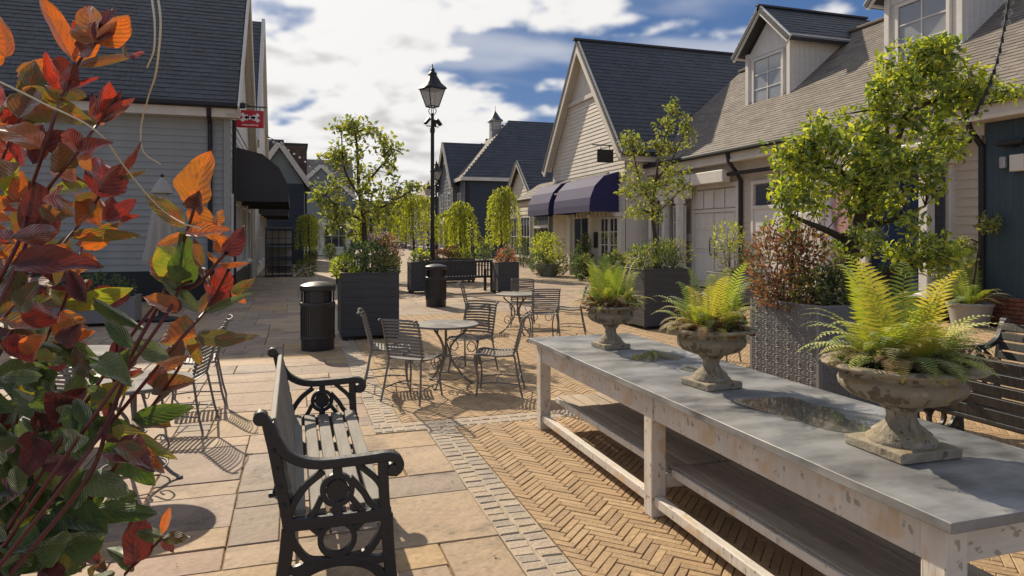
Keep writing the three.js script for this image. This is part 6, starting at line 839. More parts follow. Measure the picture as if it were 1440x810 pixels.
{ // small fallen leaves and crumbs scattered over the paving
  const L = new Leaves(707), pal = [[0.16, 0.09, 0.04], [0.22, 0.13, 0.05], [0.10, 0.07, 0.04], [0.24, 0.20, 0.06]];
  for (let i = 0; i < 260; i++) { const x = -2.5 + L.r() * 10, z = -2.5 - Math.pow(L.r(), 1.4) * 16; if (x > 1.85 && x < 3 && z > -5.7 && z < -1.5) continue; const a = L.r() * 6.28, s = 0.012 + 0.03 * L.r() * L.r(); L.leaf(V(x, 0.006, z), V(Math.cos(a), 0.1, Math.sin(a)), V(0, 1, 0.2), s, s * 0.6, L.pick(pal)); }
  const o = shadow(new THREE.Mesh(L.geo(), M.leaf)); o.name = 'fallen_leaves'; o.userData = { kind: 'stuff', label: 'tiny dry leaves scattered over the paving', category: 'leaf litter' }; scene.add(o);
}
const SHRUB_LEAVES=[
[[-0.283,1.885,-1.063],[-0.335,1.979,-1.088],0.023,"O"],[[-0.234,1.888,-0.964],[-0.255,1.94,-0.988],0.035,"O"],[[-0.234,1.888,-0.964],[-0.204,1.932,-0.976],0.028,"O"],[[-0.229,1.886,-0.956],[-0.221,1.941,-0.986],0.023,"D"],
[[-0.402,1.911,-1.18],[-0.421,1.983,-1.204],0.029,"O"],[[-0.333,1.902,-1.141],[-0.39,1.887,-1.19],0.027,"O"],[[-0.298,1.844,-1.054],[-0.304,1.888,-1.021],0.016,"R"],[[-0.293,1.843,-1.049],[-0.276,1.875,-1.041],0.021,"D"],
[[-0.278,1.878,-1.055],[-0.201,1.902,-1.063],0.013,"B"],[[-0.188,1.859,-0.904],[-0.171,1.867,-0.91],0.006,"R"],[[-0.288,1.84,-1.04],[-0.252,1.864,-1.058],0.008,"R"],[[-0.341,1.828,-1.061],[-0.254,1.798,-1.005],0.043,"P"],
[[-0.23,1.789,-0.961],[-0.219,1.841,-0.955],0.022,"R"],[[-0.229,1.79,-0.964],[-0.187,1.816,-0.932],0.014,"R"],[[-0.229,1.789,-0.962],[-0.205,1.834,-0.958],0.011,"D"],[[-0.287,1.755,-0.946],[-0.339,1.788,-0.968],0.031,"O"],
[[-0.236,1.745,-0.9],[-0.236,1.764,-0.864],0.020,"R"],[[-0.235,1.745,-0.9],[-0.198,1.754,-0.868],0.016,"R"],[[-0.268,1.725,-0.948],[-0.267,1.761,-0.931],0.027,"B"],[[-0.248,1.7,-1.042],[-0.248,1.756,-1.072],0.052,"R"],
[[-0.244,1.706,-1.019],[-0.225,1.749,-1.032],0.028,"D"],[[-0.214,1.725,-0.995],[-0.185,1.759,-0.96],0.009,"D"],[[-0.249,1.711,-0.991],[-0.302,1.706,-1.03],0.015,"Y"],[[-0.362,1.701,-1.063],[-0.34,1.747,-1.029],0.024,"Y"],
[[-0.34,1.692,-1.035],[-0.335,1.735,-1.042],0.020,"O"],[[-0.122,1.684,-0.933],[-0.103,1.743,-0.899],0.039,"O"],[[-0.116,1.682,-0.92],[-0.102,1.709,-0.879],0.021,"D"],[[-0.127,1.661,-0.93],[-0.181,1.702,-0.974],0.022,"P"],
[[-0.298,1.636,-0.989],[-0.296,1.711,-0.967],0.043,"D"],[[-0.313,1.645,-0.938],[-0.256,1.655,-0.899],0.022,"D"],[[-0.27,1.662,-1.132],[-0.309,1.71,-1.18],0.027,"O"],[[-0.259,1.669,-1.125],[-0.227,1.702,-1.143],0.023,"R"],
[[-0.24,1.668,-1.12],[-0.206,1.677,-1.094],0.010,"R"],[[-0.295,1.65,-1.08],[-0.214,1.649,-1.087],0.018,"P"],[[-0.288,1.634,-1.106],[-0.25,1.641,-1.097],0.020,"O"],[[-0.308,1.615,-0.929],[-0.222,1.615,-0.915],0.030,"D"],
[[-0.319,1.593,-0.97],[-0.282,1.591,-0.936],0.026,"D"],[[-0.296,1.637,-1.036],[-0.283,1.596,-1.064],0.024,"O"],[[-0.311,1.567,-1.046],[-0.335,1.544,-1.068],0.021,"Y"],[[-0.3,1.553,-1.073],[-0.328,1.586,-1.116],0.019,"Y"],
[[-0.298,1.553,-1.072],[-0.214,1.576,-1.074],0.025,"Y"],[[-0.257,1.564,-1.045],[-0.19,1.525,-1.009],0.016,"G"],[[-0.333,1.504,-1.157],[-0.27,1.512,-1.127],0.024,"O"],[[-0.292,1.522,-1.099],[-0.272,1.537,-1.068],0.012,"O"],
[[-0.133,1.593,-0.971],[-0.161,1.637,-0.955],0.039,"Y"],[[-0.139,1.585,-0.974],[-0.126,1.638,-0.938],0.035,"G"],[[-0.112,1.609,-0.937],[-0.119,1.646,-0.925],0.013,"B"],[[-0.078,1.626,-0.872],[-0.057,1.658,-0.873],0.021,"D"],
[[-0.127,1.652,-0.933],[-0.068,1.654,-0.877],0.015,"O"],[[-0.089,1.662,-0.86],[-0.078,1.678,-0.869],0.012,"O"],[[-0.085,1.614,-0.9],[-0.048,1.618,-0.876],0.007,"O"],[[-0.107,1.559,-0.97],[-0.076,1.607,-0.946],0.034,"R"],
[[-0.116,1.551,-0.945],[-0.166,1.595,-0.985],0.017,"W"],[[-0.135,1.555,-0.916],[-0.172,1.575,-0.927],0.020,"O"],[[-0.109,1.549,-0.96],[-0.047,1.577,-0.927],0.011,"W"],[[-0.08,1.573,-0.984],[-0.052,1.589,-0.974],0.014,"B"],
[[-0.114,1.528,-0.913],[-0.17,1.508,-0.946],0.040,"P"],[[-0.114,1.525,-0.908],[-0.053,1.528,-0.856],0.019,"B"],[[-0.137,1.504,-0.885],[-0.184,1.519,-0.934],0.021,"W"],[[-0.151,1.496,-0.899],[-0.116,1.512,-0.853],0.013,"O"],
[[-0.183,1.514,-0.918],[-0.219,1.546,-0.948],0.017,"G"],[[-0.224,1.473,-1.008],[-0.218,1.517,-1.032],0.019,"D"],[[-0.227,1.473,-1.013],[-0.227,1.505,-0.978],0.015,"R"],[[-0.202,1.474,-0.976],[-0.2,1.503,-0.996],0.016,"G"],
[[-0.321,1.493,-1.155],[-0.268,1.473,-1.129],0.025,"W"],[[-0.342,1.465,-1.176],[-0.319,1.48,-1.174],0.023,"W"],[[-0.377,1.535,-1.086],[-0.305,1.525,-1.027],0.023,"P"],[[-0.382,1.503,-1.111],[-0.31,1.488,-1.055],0.026,"Y"],
[[-0.383,1.51,-1.103],[-0.294,1.499,-1.051],0.018,"G"],[[-0.271,1.457,-1.081],[-0.295,1.478,-1.122],0.025,"B"],[[-0.263,1.466,-1.073],[-0.232,1.455,-1.041],0.019,"Y"],[[-0.372,1.461,-1.071],[-0.328,1.473,-1.076],0.028,"W"],
[[-0.224,1.464,-1.01],[-0.194,1.47,-1.032],0.011,"R"],[[-0.196,1.415,-0.975],[-0.131,1.421,-0.987],0.024,"G"],[[-0.172,1.453,-0.974],[-0.109,1.465,-0.942],0.024,"B"],[[-0.351,1.449,-1.147],[-0.319,1.43,-1.126],0.027,"G"],
[[-0.307,1.402,-1.018],[-0.25,1.454,-1.002],0.033,"D"],[[-0.3,1.416,-1.018],[-0.351,1.445,-1.054],0.022,"W"],[[-0.314,1.396,-1.029],[-0.314,1.437,-1],0.024,"D"],[[-0.234,1.388,-0.91],[-0.253,1.439,-0.934],0.031,"G"],
[[-0.226,1.423,-0.919],[-0.25,1.451,-0.948],0.017,"G"],[[-0.322,1.389,-1.042],[-0.379,1.366,-1.087],0.032,"D"],[[-0.221,1.435,-0.982],[-0.24,1.464,-0.954],0.016,"W"],[[-0.208,1.419,-0.928],[-0.143,1.372,-0.94],0.019,"Y"],
[[-0.198,1.403,-0.907],[-0.138,1.376,-0.858],0.021,"P"],[[-0.236,1.369,-0.929],[-0.188,1.344,-0.902],0.031,"W"],[[-0.308,1.34,-1.034],[-0.252,1.286,-1.025],0.031,"Y"],[[-0.255,1.287,-1.034],[-0.186,1.264,-1.043],0.026,"G"],
[[-0.294,1.3,-1.014],[-0.225,1.269,-0.98],0.036,"G"],[[-0.381,1.314,-1.147],[-0.37,1.223,-1.175],0.061,"G"],[[-0.278,1.281,-0.987],[-0.323,1.233,-1.005],0.045,"G"],[[-0.221,1.168,-1.119],[-0.216,1.245,-1.104],0.038,"D"],
[[-0.185,1.209,-1.105],[-0.219,1.223,-1.103],0.019,"W"],[[-0.183,1.207,-1.104],[-0.141,1.219,-1.066],0.017,"B"],[[-0.181,1.215,-1.097],[-0.166,1.265,-1.061],0.012,"O"],[[-0.259,1.217,-1.02],[-0.278,1.248,-1.001],0.028,"W"],
[[-0.255,1.204,-1.038],[-0.245,1.208,-1.049],0.019,"B"],[[-0.256,1.208,-1.039],[-0.254,1.217,-1.075],0.010,"Y"],[[-0.354,1.3,-1.092],[-0.377,1.356,-1.075],0.035,"G"],[[-0.386,1.357,-1.143],[-0.338,1.347,-1.095],0.026,"Y"],
[[-0.343,1.428,-1.082],[-0.389,1.39,-1.133],0.029,"G"],[[-0.359,1.444,-1.105],[-0.341,1.409,-1.102],0.020,"Y"],[[-0.323,1.288,-0.951],[-0.281,1.275,-0.931],0.034,"G"],[[-0.338,1.246,-0.975],[-0.299,1.28,-0.943],0.034,"G"],
[[-0.293,1.894,-1.101],[-0.252,1.946,-1.058],0.024,"O"],[[-0.243,1.898,-1.004],[-0.225,1.918,-0.968],0.029,"D"],[[-0.247,1.902,-1.019],[-0.268,1.923,-0.998],0.024,"R"],[[-0.233,1.89,-0.97],[-0.265,1.885,-1.01],0.023,"D"],
[[-0.414,1.918,-1.213],[-0.459,1.91,-1.208],0.025,"O"],[[-0.349,1.914,-1.194],[-0.327,1.896,-1.226],0.025,"D"],[[-0.308,1.85,-1.088],[-0.325,1.825,-1.095],0.014,"B"],[[-0.303,1.85,-1.084],[-0.28,1.842,-1.093],0.019,"B"],
[[-0.291,1.888,-1.102],[-0.346,1.843,-1.148],0.011,"B"],[[-0.199,1.872,-0.96],[-0.206,1.893,-0.974],0.005,"B"],[[-0.291,1.842,-1.052],[-0.318,1.85,-1.058],0.007,"B"],[[-0.355,1.835,-1.103],[-0.344,1.892,-1.12],0.032,"B"],
[[-0.236,1.793,-0.988],[-0.221,1.837,-1.023],0.022,"O"],[[-0.237,1.795,-0.999],[-0.277,1.806,-1.048],0.012,"B"],[[-0.24,1.796,-1.005],[-0.25,1.836,-1.018],0.011,"D"],[[-0.297,1.759,-0.981],[-0.267,1.777,-0.995],0.027,"D"],
[[-0.248,1.75,-0.944],[-0.234,1.748,-0.95],0.016,"O"],[[-0.247,1.75,-0.947],[-0.246,1.73,-0.987],0.013,"O"],[[-0.283,1.729,-1],[-0.25,1.707,-0.964],0.021,"O"],[[-0.256,1.701,-1.074],[-0.278,1.674,-1.056],0.031,"O"],
[[-0.251,1.708,-1.047],[-0.285,1.677,-1.089],0.026,"B"],[[-0.222,1.728,-1.031],[-0.183,1.732,-0.984],0.008,"B"],[[-0.256,1.713,-1.018],[-0.291,1.732,-1.022],0.015,"D"],[[-0.377,1.703,-1.105],[-0.393,1.682,-1.1],0.021,"O"],
[[-0.347,1.693,-1.056],[-0.316,1.675,-1.004],0.015,"P"],[[-0.127,1.685,-0.971],[-0.095,1.649,-0.95],0.026,"O"],[[-0.315,1.635,-1.046],[-0.368,1.59,-1.071],0.025,"D"],[[-0.332,1.645,-0.996],[-0.386,1.644,-1.051],0.018,"R"],
[[-0.283,1.663,-1.186],[-0.266,1.64,-1.191],0.024,"P"],[[-0.265,1.669,-1.15],[-0.256,1.707,-1.146],0.020,"D"],[[-0.244,1.668,-1.142],[-0.258,1.665,-1.127],0.008,"B"],[[-0.311,1.65,-1.137],[-0.33,1.585,-1.144],0.018,"B"],
[[-0.302,1.633,-1.158],[-0.279,1.647,-1.134],0.018,"D"],[[-0.318,1.614,-0.957],[-0.332,1.555,-0.949],0.026,"B"],[[-0.335,1.59,-1.02],[-0.323,1.579,-1.012],0.026,"O"],[[-0.311,1.636,-1.089],[-0.339,1.643,-1.106],0.023,"B"],
[[-0.328,1.563,-1.102],[-0.342,1.582,-1.105],0.020,"B"],[[-0.313,1.549,-1.118],[-0.286,1.566,-1.093],0.014,"D"],[[-0.311,1.549,-1.12],[-0.39,1.582,-1.179],0.020,"B"],[[-0.266,1.561,-1.078],[-0.32,1.577,-1.099],0.014,"R"],
[[-0.343,1.499,-1.194],[-0.303,1.481,-1.208],0.023,"R"],[[-0.303,1.517,-1.141],[-0.3,1.51,-1.182],0.011,"D"],[[-0.142,1.584,-0.995],[-0.175,1.617,-1.039],0.032,"P"],[[-0.115,1.608,-0.967],[-0.101,1.59,-0.926],0.010,"D"],
[[-0.082,1.625,-0.912],[-0.083,1.649,-0.918],0.020,"O"],[[-0.13,1.652,-0.95],[-0.164,1.637,-0.96],0.012,"O"],[[-0.094,1.662,-0.91],[-0.086,1.652,-0.919],0.010,"O"],[[-0.088,1.613,-0.935],[-0.103,1.629,-0.917],0.007,"O"],
[[-0.122,1.546,-0.992],[-0.088,1.582,-0.954],0.016,"B"],[[-0.137,1.553,-0.931],[-0.149,1.574,-0.936],0.017,"D"],[[-0.084,1.569,-1.036],[-0.066,1.552,-1.049],0.011,"O"],[[-0.119,1.519,-0.949],[-0.113,1.485,-0.946],0.015,"P"],
[[-0.142,1.499,-0.912],[-0.129,1.521,-0.926],0.020,"B"],[[-0.191,1.507,-0.961],[-0.21,1.485,-0.962],0.017,"G"],[[-0.232,1.467,-1.043],[-0.255,1.491,-1.024],0.014,"G"],[[-0.229,1.47,-1.026],[-0.23,1.449,-1.059],0.013,"D"],
[[-0.212,1.465,-1.021],[-0.195,1.459,-1.052],0.014,"B"],[[-0.33,1.489,-1.188],[-0.312,1.452,-1.172],0.021,"G"],[[-0.357,1.457,-1.228],[-0.354,1.437,-1.254],0.022,"G"],[[-0.392,1.53,-1.13],[-0.35,1.515,-1.152],0.019,"R"],
[[-0.402,1.495,-1.167],[-0.434,1.539,-1.207],0.021,"D"],[[-0.4,1.504,-1.152],[-0.435,1.448,-1.182],0.014,"D"],[[-0.276,1.453,-1.102],[-0.26,1.448,-1.106],0.024,"G"],[[-0.273,1.459,-1.117],[-0.276,1.478,-1.099],0.018,"G"],
[[-0.387,1.453,-1.117],[-0.36,1.431,-1.084],0.021,"G"],[[-0.233,1.457,-1.049],[-0.228,1.487,-1.011],0.011,"D"],[[-0.202,1.408,-1.004],[-0.151,1.392,-0.994],0.025,"B"],[[-0.176,1.449,-0.996],[-0.157,1.489,-0.952],0.019,"D"],
[[-0.355,1.446,-1.161],[-0.381,1.429,-1.197],0.023,"G"],[[-0.319,1.392,-1.06],[-0.262,1.444,-1.015],0.028,"G"],[[-0.309,1.409,-1.048],[-0.349,1.409,-1.085],0.016,"G"],[[-0.332,1.381,-1.087],[-0.313,1.372,-1.057],0.018,"G"],
[[-0.244,1.378,-0.946],[-0.287,1.374,-0.962],0.022,"D"],[[-0.229,1.42,-0.93],[-0.229,1.446,-0.935],0.013,"G"],[[-0.333,1.381,-1.076],[-0.322,1.414,-1.057],0.024,"D"],[[-0.225,1.432,-0.997],[-0.234,1.402,-1.039],0.015,"D"],
[[-0.213,1.413,-0.951],[-0.256,1.418,-0.94],0.015,"G"],[[-0.204,1.395,-0.936],[-0.164,1.373,-0.913],0.020,"G"],[[-0.239,1.366,-0.94],[-0.251,1.32,-0.95],0.024,"G"],[[-0.323,1.325,-1.084],[-0.348,1.39,-1.054],0.027,"G"],
[[-0.259,1.281,-1.05],[-0.23,1.344,-1.005],0.020,"G"],[[-0.301,1.291,-1.037],[-0.324,1.332,-1.048],0.029,"G"],[[-0.385,1.31,-1.16],[-0.333,1.267,-1.138],0.027,"G"],[[-0.294,1.26,-1.043],[-0.243,1.26,-1.015],0.026,"G"],
[[-0.223,1.163,-1.131],[-0.284,1.173,-1.191],0.028,"G"],[[-0.191,1.193,-1.144],[-0.176,1.159,-1.164],0.014,"D"],[[-0.186,1.202,-1.129],[-0.218,1.176,-1.176],0.011,"G"],[[-0.273,1.193,-1.076],[-0.295,1.197,-1.098],0.022,"D"],
[[-0.258,1.199,-1.05],[-0.257,1.19,-1.081],0.016,"G"],[[-0.261,1.199,-1.061],[-0.264,1.183,-1.063],0.009,"B"],[[-0.37,1.285,-1.141],[-0.414,1.239,-1.184],0.033,"G"],[[-0.4,1.346,-1.184],[-0.421,1.332,-1.19],0.019,"G"],
[[-0.349,1.424,-1.102],[-0.329,1.399,-1.12],0.027,"G"],[[-0.37,1.437,-1.139],[-0.408,1.427,-1.177],0.016,"G"],[[-0.327,1.284,-0.963],[-0.371,1.275,-1.004],0.020,"G"],[[-0.354,1.228,-1.019],[-0.377,1.247,-1.024],0.028,"B"],
[[-0.258,1.561,-1.018],[-0.284,1.599,-1.057],0.021,"D"],[[-0.343,1.411,-1.159],[-0.316,1.394,-1.162],0.033,"W"],[[-0.321,1.268,-0.923],[-0.303,1.268,-0.944],0.023,"G"],[[-0.393,1.072,-1.338],[-0.396,1.126,-1.337],0.022,"D"],
[[-0.356,1.733,-0.986],[-0.301,1.738,-0.935],0.024,"B"],[[-0.352,1.178,-1.192],[-0.315,1.138,-1.2],0.036,"B"],[[-0.517,1.66,-1.366],[-0.487,1.692,-1.311],0.029,"D"],[[-0.396,1.709,-1.277],[-0.427,1.746,-1.278],0.028,"B"],
[[-0.287,1.458,-1.14],[-0.334,1.493,-1.147],0.020,"G"],[[-0.385,1.624,-1.216],[-0.41,1.594,-1.249],0.020,"O"],[[-0.264,1.518,-0.943],[-0.25,1.544,-0.98],0.023,"D"],[[-0.387,1.222,-1.287],[-0.354,1.19,-1.289],0.022,"W"],
[[-0.315,1.337,-1.021],[-0.323,1.387,-1.009],0.028,"G"],[[-0.486,1.705,-1.383],[-0.417,1.709,-1.351],0.032,"D"],[[-0.459,1.566,-1.223],[-0.499,1.604,-1.282],0.019,"O"],[[-0.345,1.308,-1.111],[-0.402,1.288,-1.173],0.023,"D"],
[[-0.433,1.626,-1.336],[-0.494,1.645,-1.402],0.021,"O"],[[-0.349,1.55,-0.965],[-0.357,1.575,-0.973],0.021,"B"],[[-0.268,1.697,-0.936],[-0.278,1.687,-0.887],0.025,"R"],[[-0.489,1.575,-1.257],[-0.55,1.539,-1.326],0.022,"D"],
[[-0.555,1.187,-1.425],[-0.612,1.222,-1.444],0.022,"G"],[[-0.355,1.547,-1.254],[-0.3,1.578,-1.207],0.027,"D"],[[-0.285,1.374,-0.965],[-0.276,1.376,-1.003],0.017,"G"],[[-0.367,1.314,-1.061],[-0.344,1.293,-1.016],0.022,"G"],
[[-0.351,1.812,-1.027],[-0.323,1.799,-1.06],0.029,"R"],[[-0.417,1.691,-1.073],[-0.423,1.705,-1.031],0.022,"D"],[[-0.369,1.447,-0.948],[-0.353,1.411,-0.971],0.016,"W"],[[-0.215,1.504,-0.899],[-0.178,1.484,-0.867],0.027,"W"],
[[-0.342,1.465,-1.05],[-0.332,1.44,-1.071],0.018,"G"],[[-0.391,1.47,-1.318],[-0.45,1.441,-1.367],0.021,"D"],[[-0.47,1.475,-1.218],[-0.412,1.477,-1.158],0.020,"G"],[[-0.422,1.148,-1.272],[-0.454,1.18,-1.262],0.022,"G"],
[[-0.516,1.107,-1.347],[-0.555,1.124,-1.339],0.031,"B"],[[-0.476,1.217,-1.263],[-0.491,1.25,-1.22],0.033,"G"],[[-0.37,1.755,-1.184],[-0.36,1.798,-1.206],0.023,"D"],[[-0.418,1.202,-1.284],[-0.433,1.145,-1.333],0.036,"G"],
[[-0.299,1.453,-0.959],[-0.278,1.425,-0.971],0.024,"G"],[[-0.454,1.83,-1.267],[-0.525,1.82,-1.337],0.021,"O"],[[-0.369,1.783,-1.103],[-0.426,1.775,-1.145],0.018,"O"],[[-0.365,1.339,-1.304],[-0.38,1.286,-1.349],0.026,"G"],
[[-0.424,1.335,-1.294],[-0.38,1.351,-1.276],0.022,"D"],[[-0.398,1.089,-1.245],[-0.417,1.085,-1.217],0.028,"G"],[[-0.438,1.145,-1.233],[-0.486,1.16,-1.255],0.031,"D"],[[-0.266,1.557,-0.941],[-0.251,1.534,-0.972],0.022,"O"],
[[-0.395,1.464,-1.331],[-0.396,1.503,-1.29],0.033,"G"],[[-0.463,1.15,-1.4],[-0.492,1.131,-1.367],0.039,"G"],[[-0.432,1.197,-1.203],[-0.379,1.206,-1.165],0.021,"G"],[[-0.3,1.238,-0.979],[-0.267,1.221,-0.96],0.029,"D"],
[[-0.344,1.446,-1.171],[-0.352,1.432,-1.132],0.032,"G"],[[-0.486,1.776,-1.411],[-0.53,1.786,-1.405],0.031,"D"],[[-0.416,1.289,-1.076],[-0.403,1.239,-1.115],0.021,"G"],[[-0.369,1.28,-1.1],[-0.33,1.293,-1.093],0.030,"G"],
[[-0.465,1.355,-1.299],[-0.495,1.353,-1.271],0.023,"G"],[[-0.422,1.276,-1.394],[-0.399,1.239,-1.41],0.027,"G"],[[-0.292,1.528,-0.973],[-0.314,1.481,-1.001],0.023,"O"],[[-0.464,1.421,-1.284],[-0.547,1.405,-1.355],0.025,"B"],
[[-0.321,1.596,-1.192],[-0.369,1.568,-1.185],0.022,"D"],[[-0.448,1.171,-1.156],[-0.403,1.184,-1.133],0.031,"G"],[[-0.347,1.399,-0.994],[-0.343,1.445,-0.956],0.022,"G"],[[-0.34,1.814,-1.033],[-0.314,1.812,-1.074],0.027,"B"],
[[-0.489,1.723,-1.318],[-0.527,1.703,-1.345],0.024,"B"],[[-0.506,1.64,-1.299],[-0.512,1.686,-1.309],0.023,"G"],[[-0.464,1.788,-1.351],[-0.452,1.843,-1.35],0.020,"D"],[[-0.375,1.535,-1.142],[-0.346,1.489,-1.13],0.026,"B"],
[[-0.328,1.795,-1.002],[-0.32,1.837,-1.043],0.028,"B"],[[-0.382,1.693,-1.236],[-0.314,1.701,-1.172],0.026,"D"],[[-0.462,1.778,-1.24],[-0.474,1.729,-1.232],0.033,"B"],[[-0.406,1.751,-1.134],[-0.369,1.766,-1.099],0.026,"R"],
[[-0.288,1.685,-0.945],[-0.271,1.67,-0.97],0.020,"B"],[[-0.31,1.402,-1.008],[-0.343,1.389,-1.027],0.026,"W"],[[-0.415,1.26,-1.074],[-0.384,1.231,-1.05],0.018,"G"],[[-0.486,1.63,-1.246],[-0.48,1.61,-1.293],0.034,"B"],
[[-0.289,1.605,-1.103],[-0.264,1.602,-1.122],0.025,"O"],[[-0.345,1.317,-1.006],[-0.379,1.322,-1.023],0.030,"G"],[[-0.445,1.837,-1.259],[-0.443,1.885,-1.276],0.030,"R"],[[-0.389,1.771,-1.184],[-0.358,1.813,-1.188],0.032,"D"],
[[-0.304,1.227,-1.026],[-0.317,1.251,-1.031],0.023,"G"],[[-0.462,1.513,-1.246],[-0.427,1.486,-1.275],0.034,"R"],[[-0.472,1.405,-1.238],[-0.426,1.376,-1.18],0.025,"G"],[[-0.336,1.685,-1.102],[-0.325,1.716,-1.148],0.029,"B"],
[[-0.315,1.257,-0.959],[-0.355,1.253,-0.955],0.022,"B"],[[-0.43,1.186,-1.297],[-0.451,1.23,-1.264],0.021,"G"],[[-0.384,1.613,-0.995],[-0.355,1.623,-0.98],0.026,"D"],[[-0.406,1.79,-1.063],[-0.37,1.776,-1.029],0.023,"B"],
[[-0.44,1.673,-1.311],[-0.526,1.685,-1.375],0.036,"O"],[[-0.334,1.379,-1.212],[-0.355,1.337,-1.212],0.024,"G"],[[-0.401,1.199,-1.128],[-0.42,1.194,-1.095],0.029,"G"],[[-0.386,1.325,-1.14],[-0.428,1.304,-1.134],0.020,"G"],
[[-0.34,1.722,-1.11],[-0.373,1.701,-1.137],0.021,"D"],[[-0.431,1.449,-1.369],[-0.417,1.494,-1.347],0.028,"W"],[[-0.434,1.259,-1.115],[-0.494,1.233,-1.185],0.022,"D"],[[-0.449,1.607,-1.315],[-0.432,1.642,-1.269],0.038,"P"],
[[-0.283,1.422,-0.983],[-0.244,1.443,-0.945],0.018,"W"],[[-0.513,1.643,-1.342],[-0.548,1.641,-1.35],0.024,"P"],[[-0.345,1.782,-1.048],[-0.328,1.739,-1.02],0.016,"R"],[[-0.366,1.651,-1.107],[-0.365,1.614,-1.105],0.031,"O"],
[[-0.391,1.292,-1.206],[-0.411,1.25,-1.208],0.031,"G"],[[-0.366,1.448,-1.007],[-0.345,1.428,-1.017],0.024,"G"],[[-0.399,1.632,-1.364],[-0.347,1.598,-1.318],0.030,"B"],[[-0.459,1.615,-1.286],[-0.445,1.663,-1.289],0.037,"O"],
[[-0.451,1.143,-1.159],[-0.412,1.114,-1.123],0.025,"G"],[[-0.366,1.395,-1.214],[-0.407,1.405,-1.239],0.034,"G"],[[-0.433,1.192,-1.163],[-0.422,1.245,-1.115],0.023,"G"],[[-0.362,1.343,-1.149],[-0.386,1.28,-1.189],0.019,"G"],
[[-0.339,1.537,-1.336],[-0.273,1.54,-1.344],0.041,"D"],[[-0.51,1.37,-1.324],[-0.535,1.326,-1.325],0.035,"W"],[[-0.509,1.306,-1.372],[-0.457,1.361,-1.332],0.040,"G"],[[-0.306,1.56,-0.939],[-0.29,1.592,-0.928],0.022,"B"],
[[-0.377,1.18,-1.06],[-0.335,1.155,-1.051],0.028,"G"],[[-0.49,1.18,-1.304],[-0.527,1.225,-1.35],0.021,"G"],[[-0.264,1.546,-0.999],[-0.296,1.505,-1.031],0.030,"O"],[[-0.412,1.47,-1.263],[-0.333,1.461,-1.186],0.038,"W"],
[[-0.45,1.699,-1.396],[-0.448,1.643,-1.413],0.033,"B"],[[-0.4,1.197,-1.17],[-0.433,1.161,-1.211],0.022,"G"],[[-0.372,1.634,-1.034],[-0.332,1.635,-0.996],0.024,"B"],[[-0.536,1.342,-1.392],[-0.5,1.315,-1.384],0.039,"G"],
[[-0.348,1.603,-1.34],[-0.392,1.585,-1.39],0.032,"P"],[[-0.457,1.556,-1.204],[-0.484,1.569,-1.199],0.035,"D"],[[-0.512,1.133,-1.413],[-0.441,1.148,-1.348],0.032,"G"],[[-0.387,1.795,-1.261],[-0.421,1.831,-1.274],0.032,"B"],
[[-0.368,1.366,-1.127],[-0.331,1.363,-1.106],0.033,"G"],[[-0.328,1.517,-1.038],[-0.329,1.487,-1.037],0.017,"B"],[[-0.368,1.776,-1.169],[-0.392,1.812,-1.223],0.030,"B"],[[-0.359,1.779,-1.009],[-0.362,1.753,-1.038],0.022,"R"],
[[-0.264,1.673,-0.985],[-0.326,1.696,-1.052],0.028,"B"],[[-0.374,1.46,-1.374],[-0.391,1.41,-1.334],0.027,"D"],[[-0.292,1.386,-1.071],[-0.327,1.346,-1.119],0.023,"G"],[[-0.414,1.526,-1.344],[-0.401,1.49,-1.323],0.021,"D"],
[[-0.359,1.254,-1.235],[-0.314,1.289,-1.213],0.023,"G"],[[-0.534,1.685,-1.417],[-0.479,1.699,-1.381],0.039,"B"],[[-0.48,1.608,-1.382],[-0.419,1.644,-1.333],0.034,"O"],[[-0.452,1.573,-1.289],[-0.502,1.574,-1.302],0.038,"D"],
[[-0.279,1.541,-0.986],[-0.305,1.568,-0.953],0.027,"R"],[[-0.363,1.447,-1.287],[-0.35,1.507,-1.269],0.028,"B"],[[-0.257,1.409,-0.929],[-0.221,1.418,-0.895],0.027,"W"],[[-0.392,1.361,-1.336],[-0.4,1.314,-1.32],0.026,"G"],
[[-0.306,1.597,-1.202],[-0.367,1.615,-1.252],0.033,"P"],[[-0.504,1.79,-1.317],[-0.466,1.764,-1.305],0.028,"D"],[[-0.342,1.522,-1.001],[-0.308,1.487,-0.999],0.024,"R"],[[-0.373,1.736,-0.982],[-0.329,1.704,-0.94],0.015,"B"],
[[-0.489,1.778,-1.39],[-0.504,1.76,-1.342],0.033,"B"],[[-0.31,1.343,-0.947],[-0.307,1.382,-0.925],0.018,"G"],[[-0.298,1.474,-0.99],[-0.348,1.471,-1.02],0.017,"G"],[[-0.464,1.846,-1.405],[-0.51,1.872,-1.419],0.038,"B"],
[[-0.349,1.609,-1.016],[-0.416,1.585,-1.084],0.027,"D"],[[-0.522,1.304,-1.344],[-0.569,1.287,-1.376],0.033,"W"],[[-0.4,1.149,-1.13],[-0.398,1.193,-1.093],0.020,"B"],[[-0.327,1.243,-0.967],[-0.309,1.234,-0.917],0.024,"D"],
[[-0.439,1.118,-1.228],[-0.442,1.134,-1.277],0.029,"W"],[[-0.415,1.725,-1.113],[-0.374,1.724,-1.099],0.025,"D"],[[-0.422,1.288,-1.158],[-0.373,1.255,-1.094],0.040,"G"],[[-0.328,1.239,-1.118],[-0.305,1.202,-1.149],0.039,"G"],
[[-0.359,1.296,-1.052],[-0.311,1.296,-1.021],0.021,"G"],[[-0.308,1.268,-0.995],[-0.347,1.229,-1.004],0.023,"G"],[[-0.352,1.209,-0.994],[-0.357,1.25,-0.993],0.031,"D"],[[-0.294,1.239,-0.937],[-0.255,1.211,-0.97],0.021,"Y"],
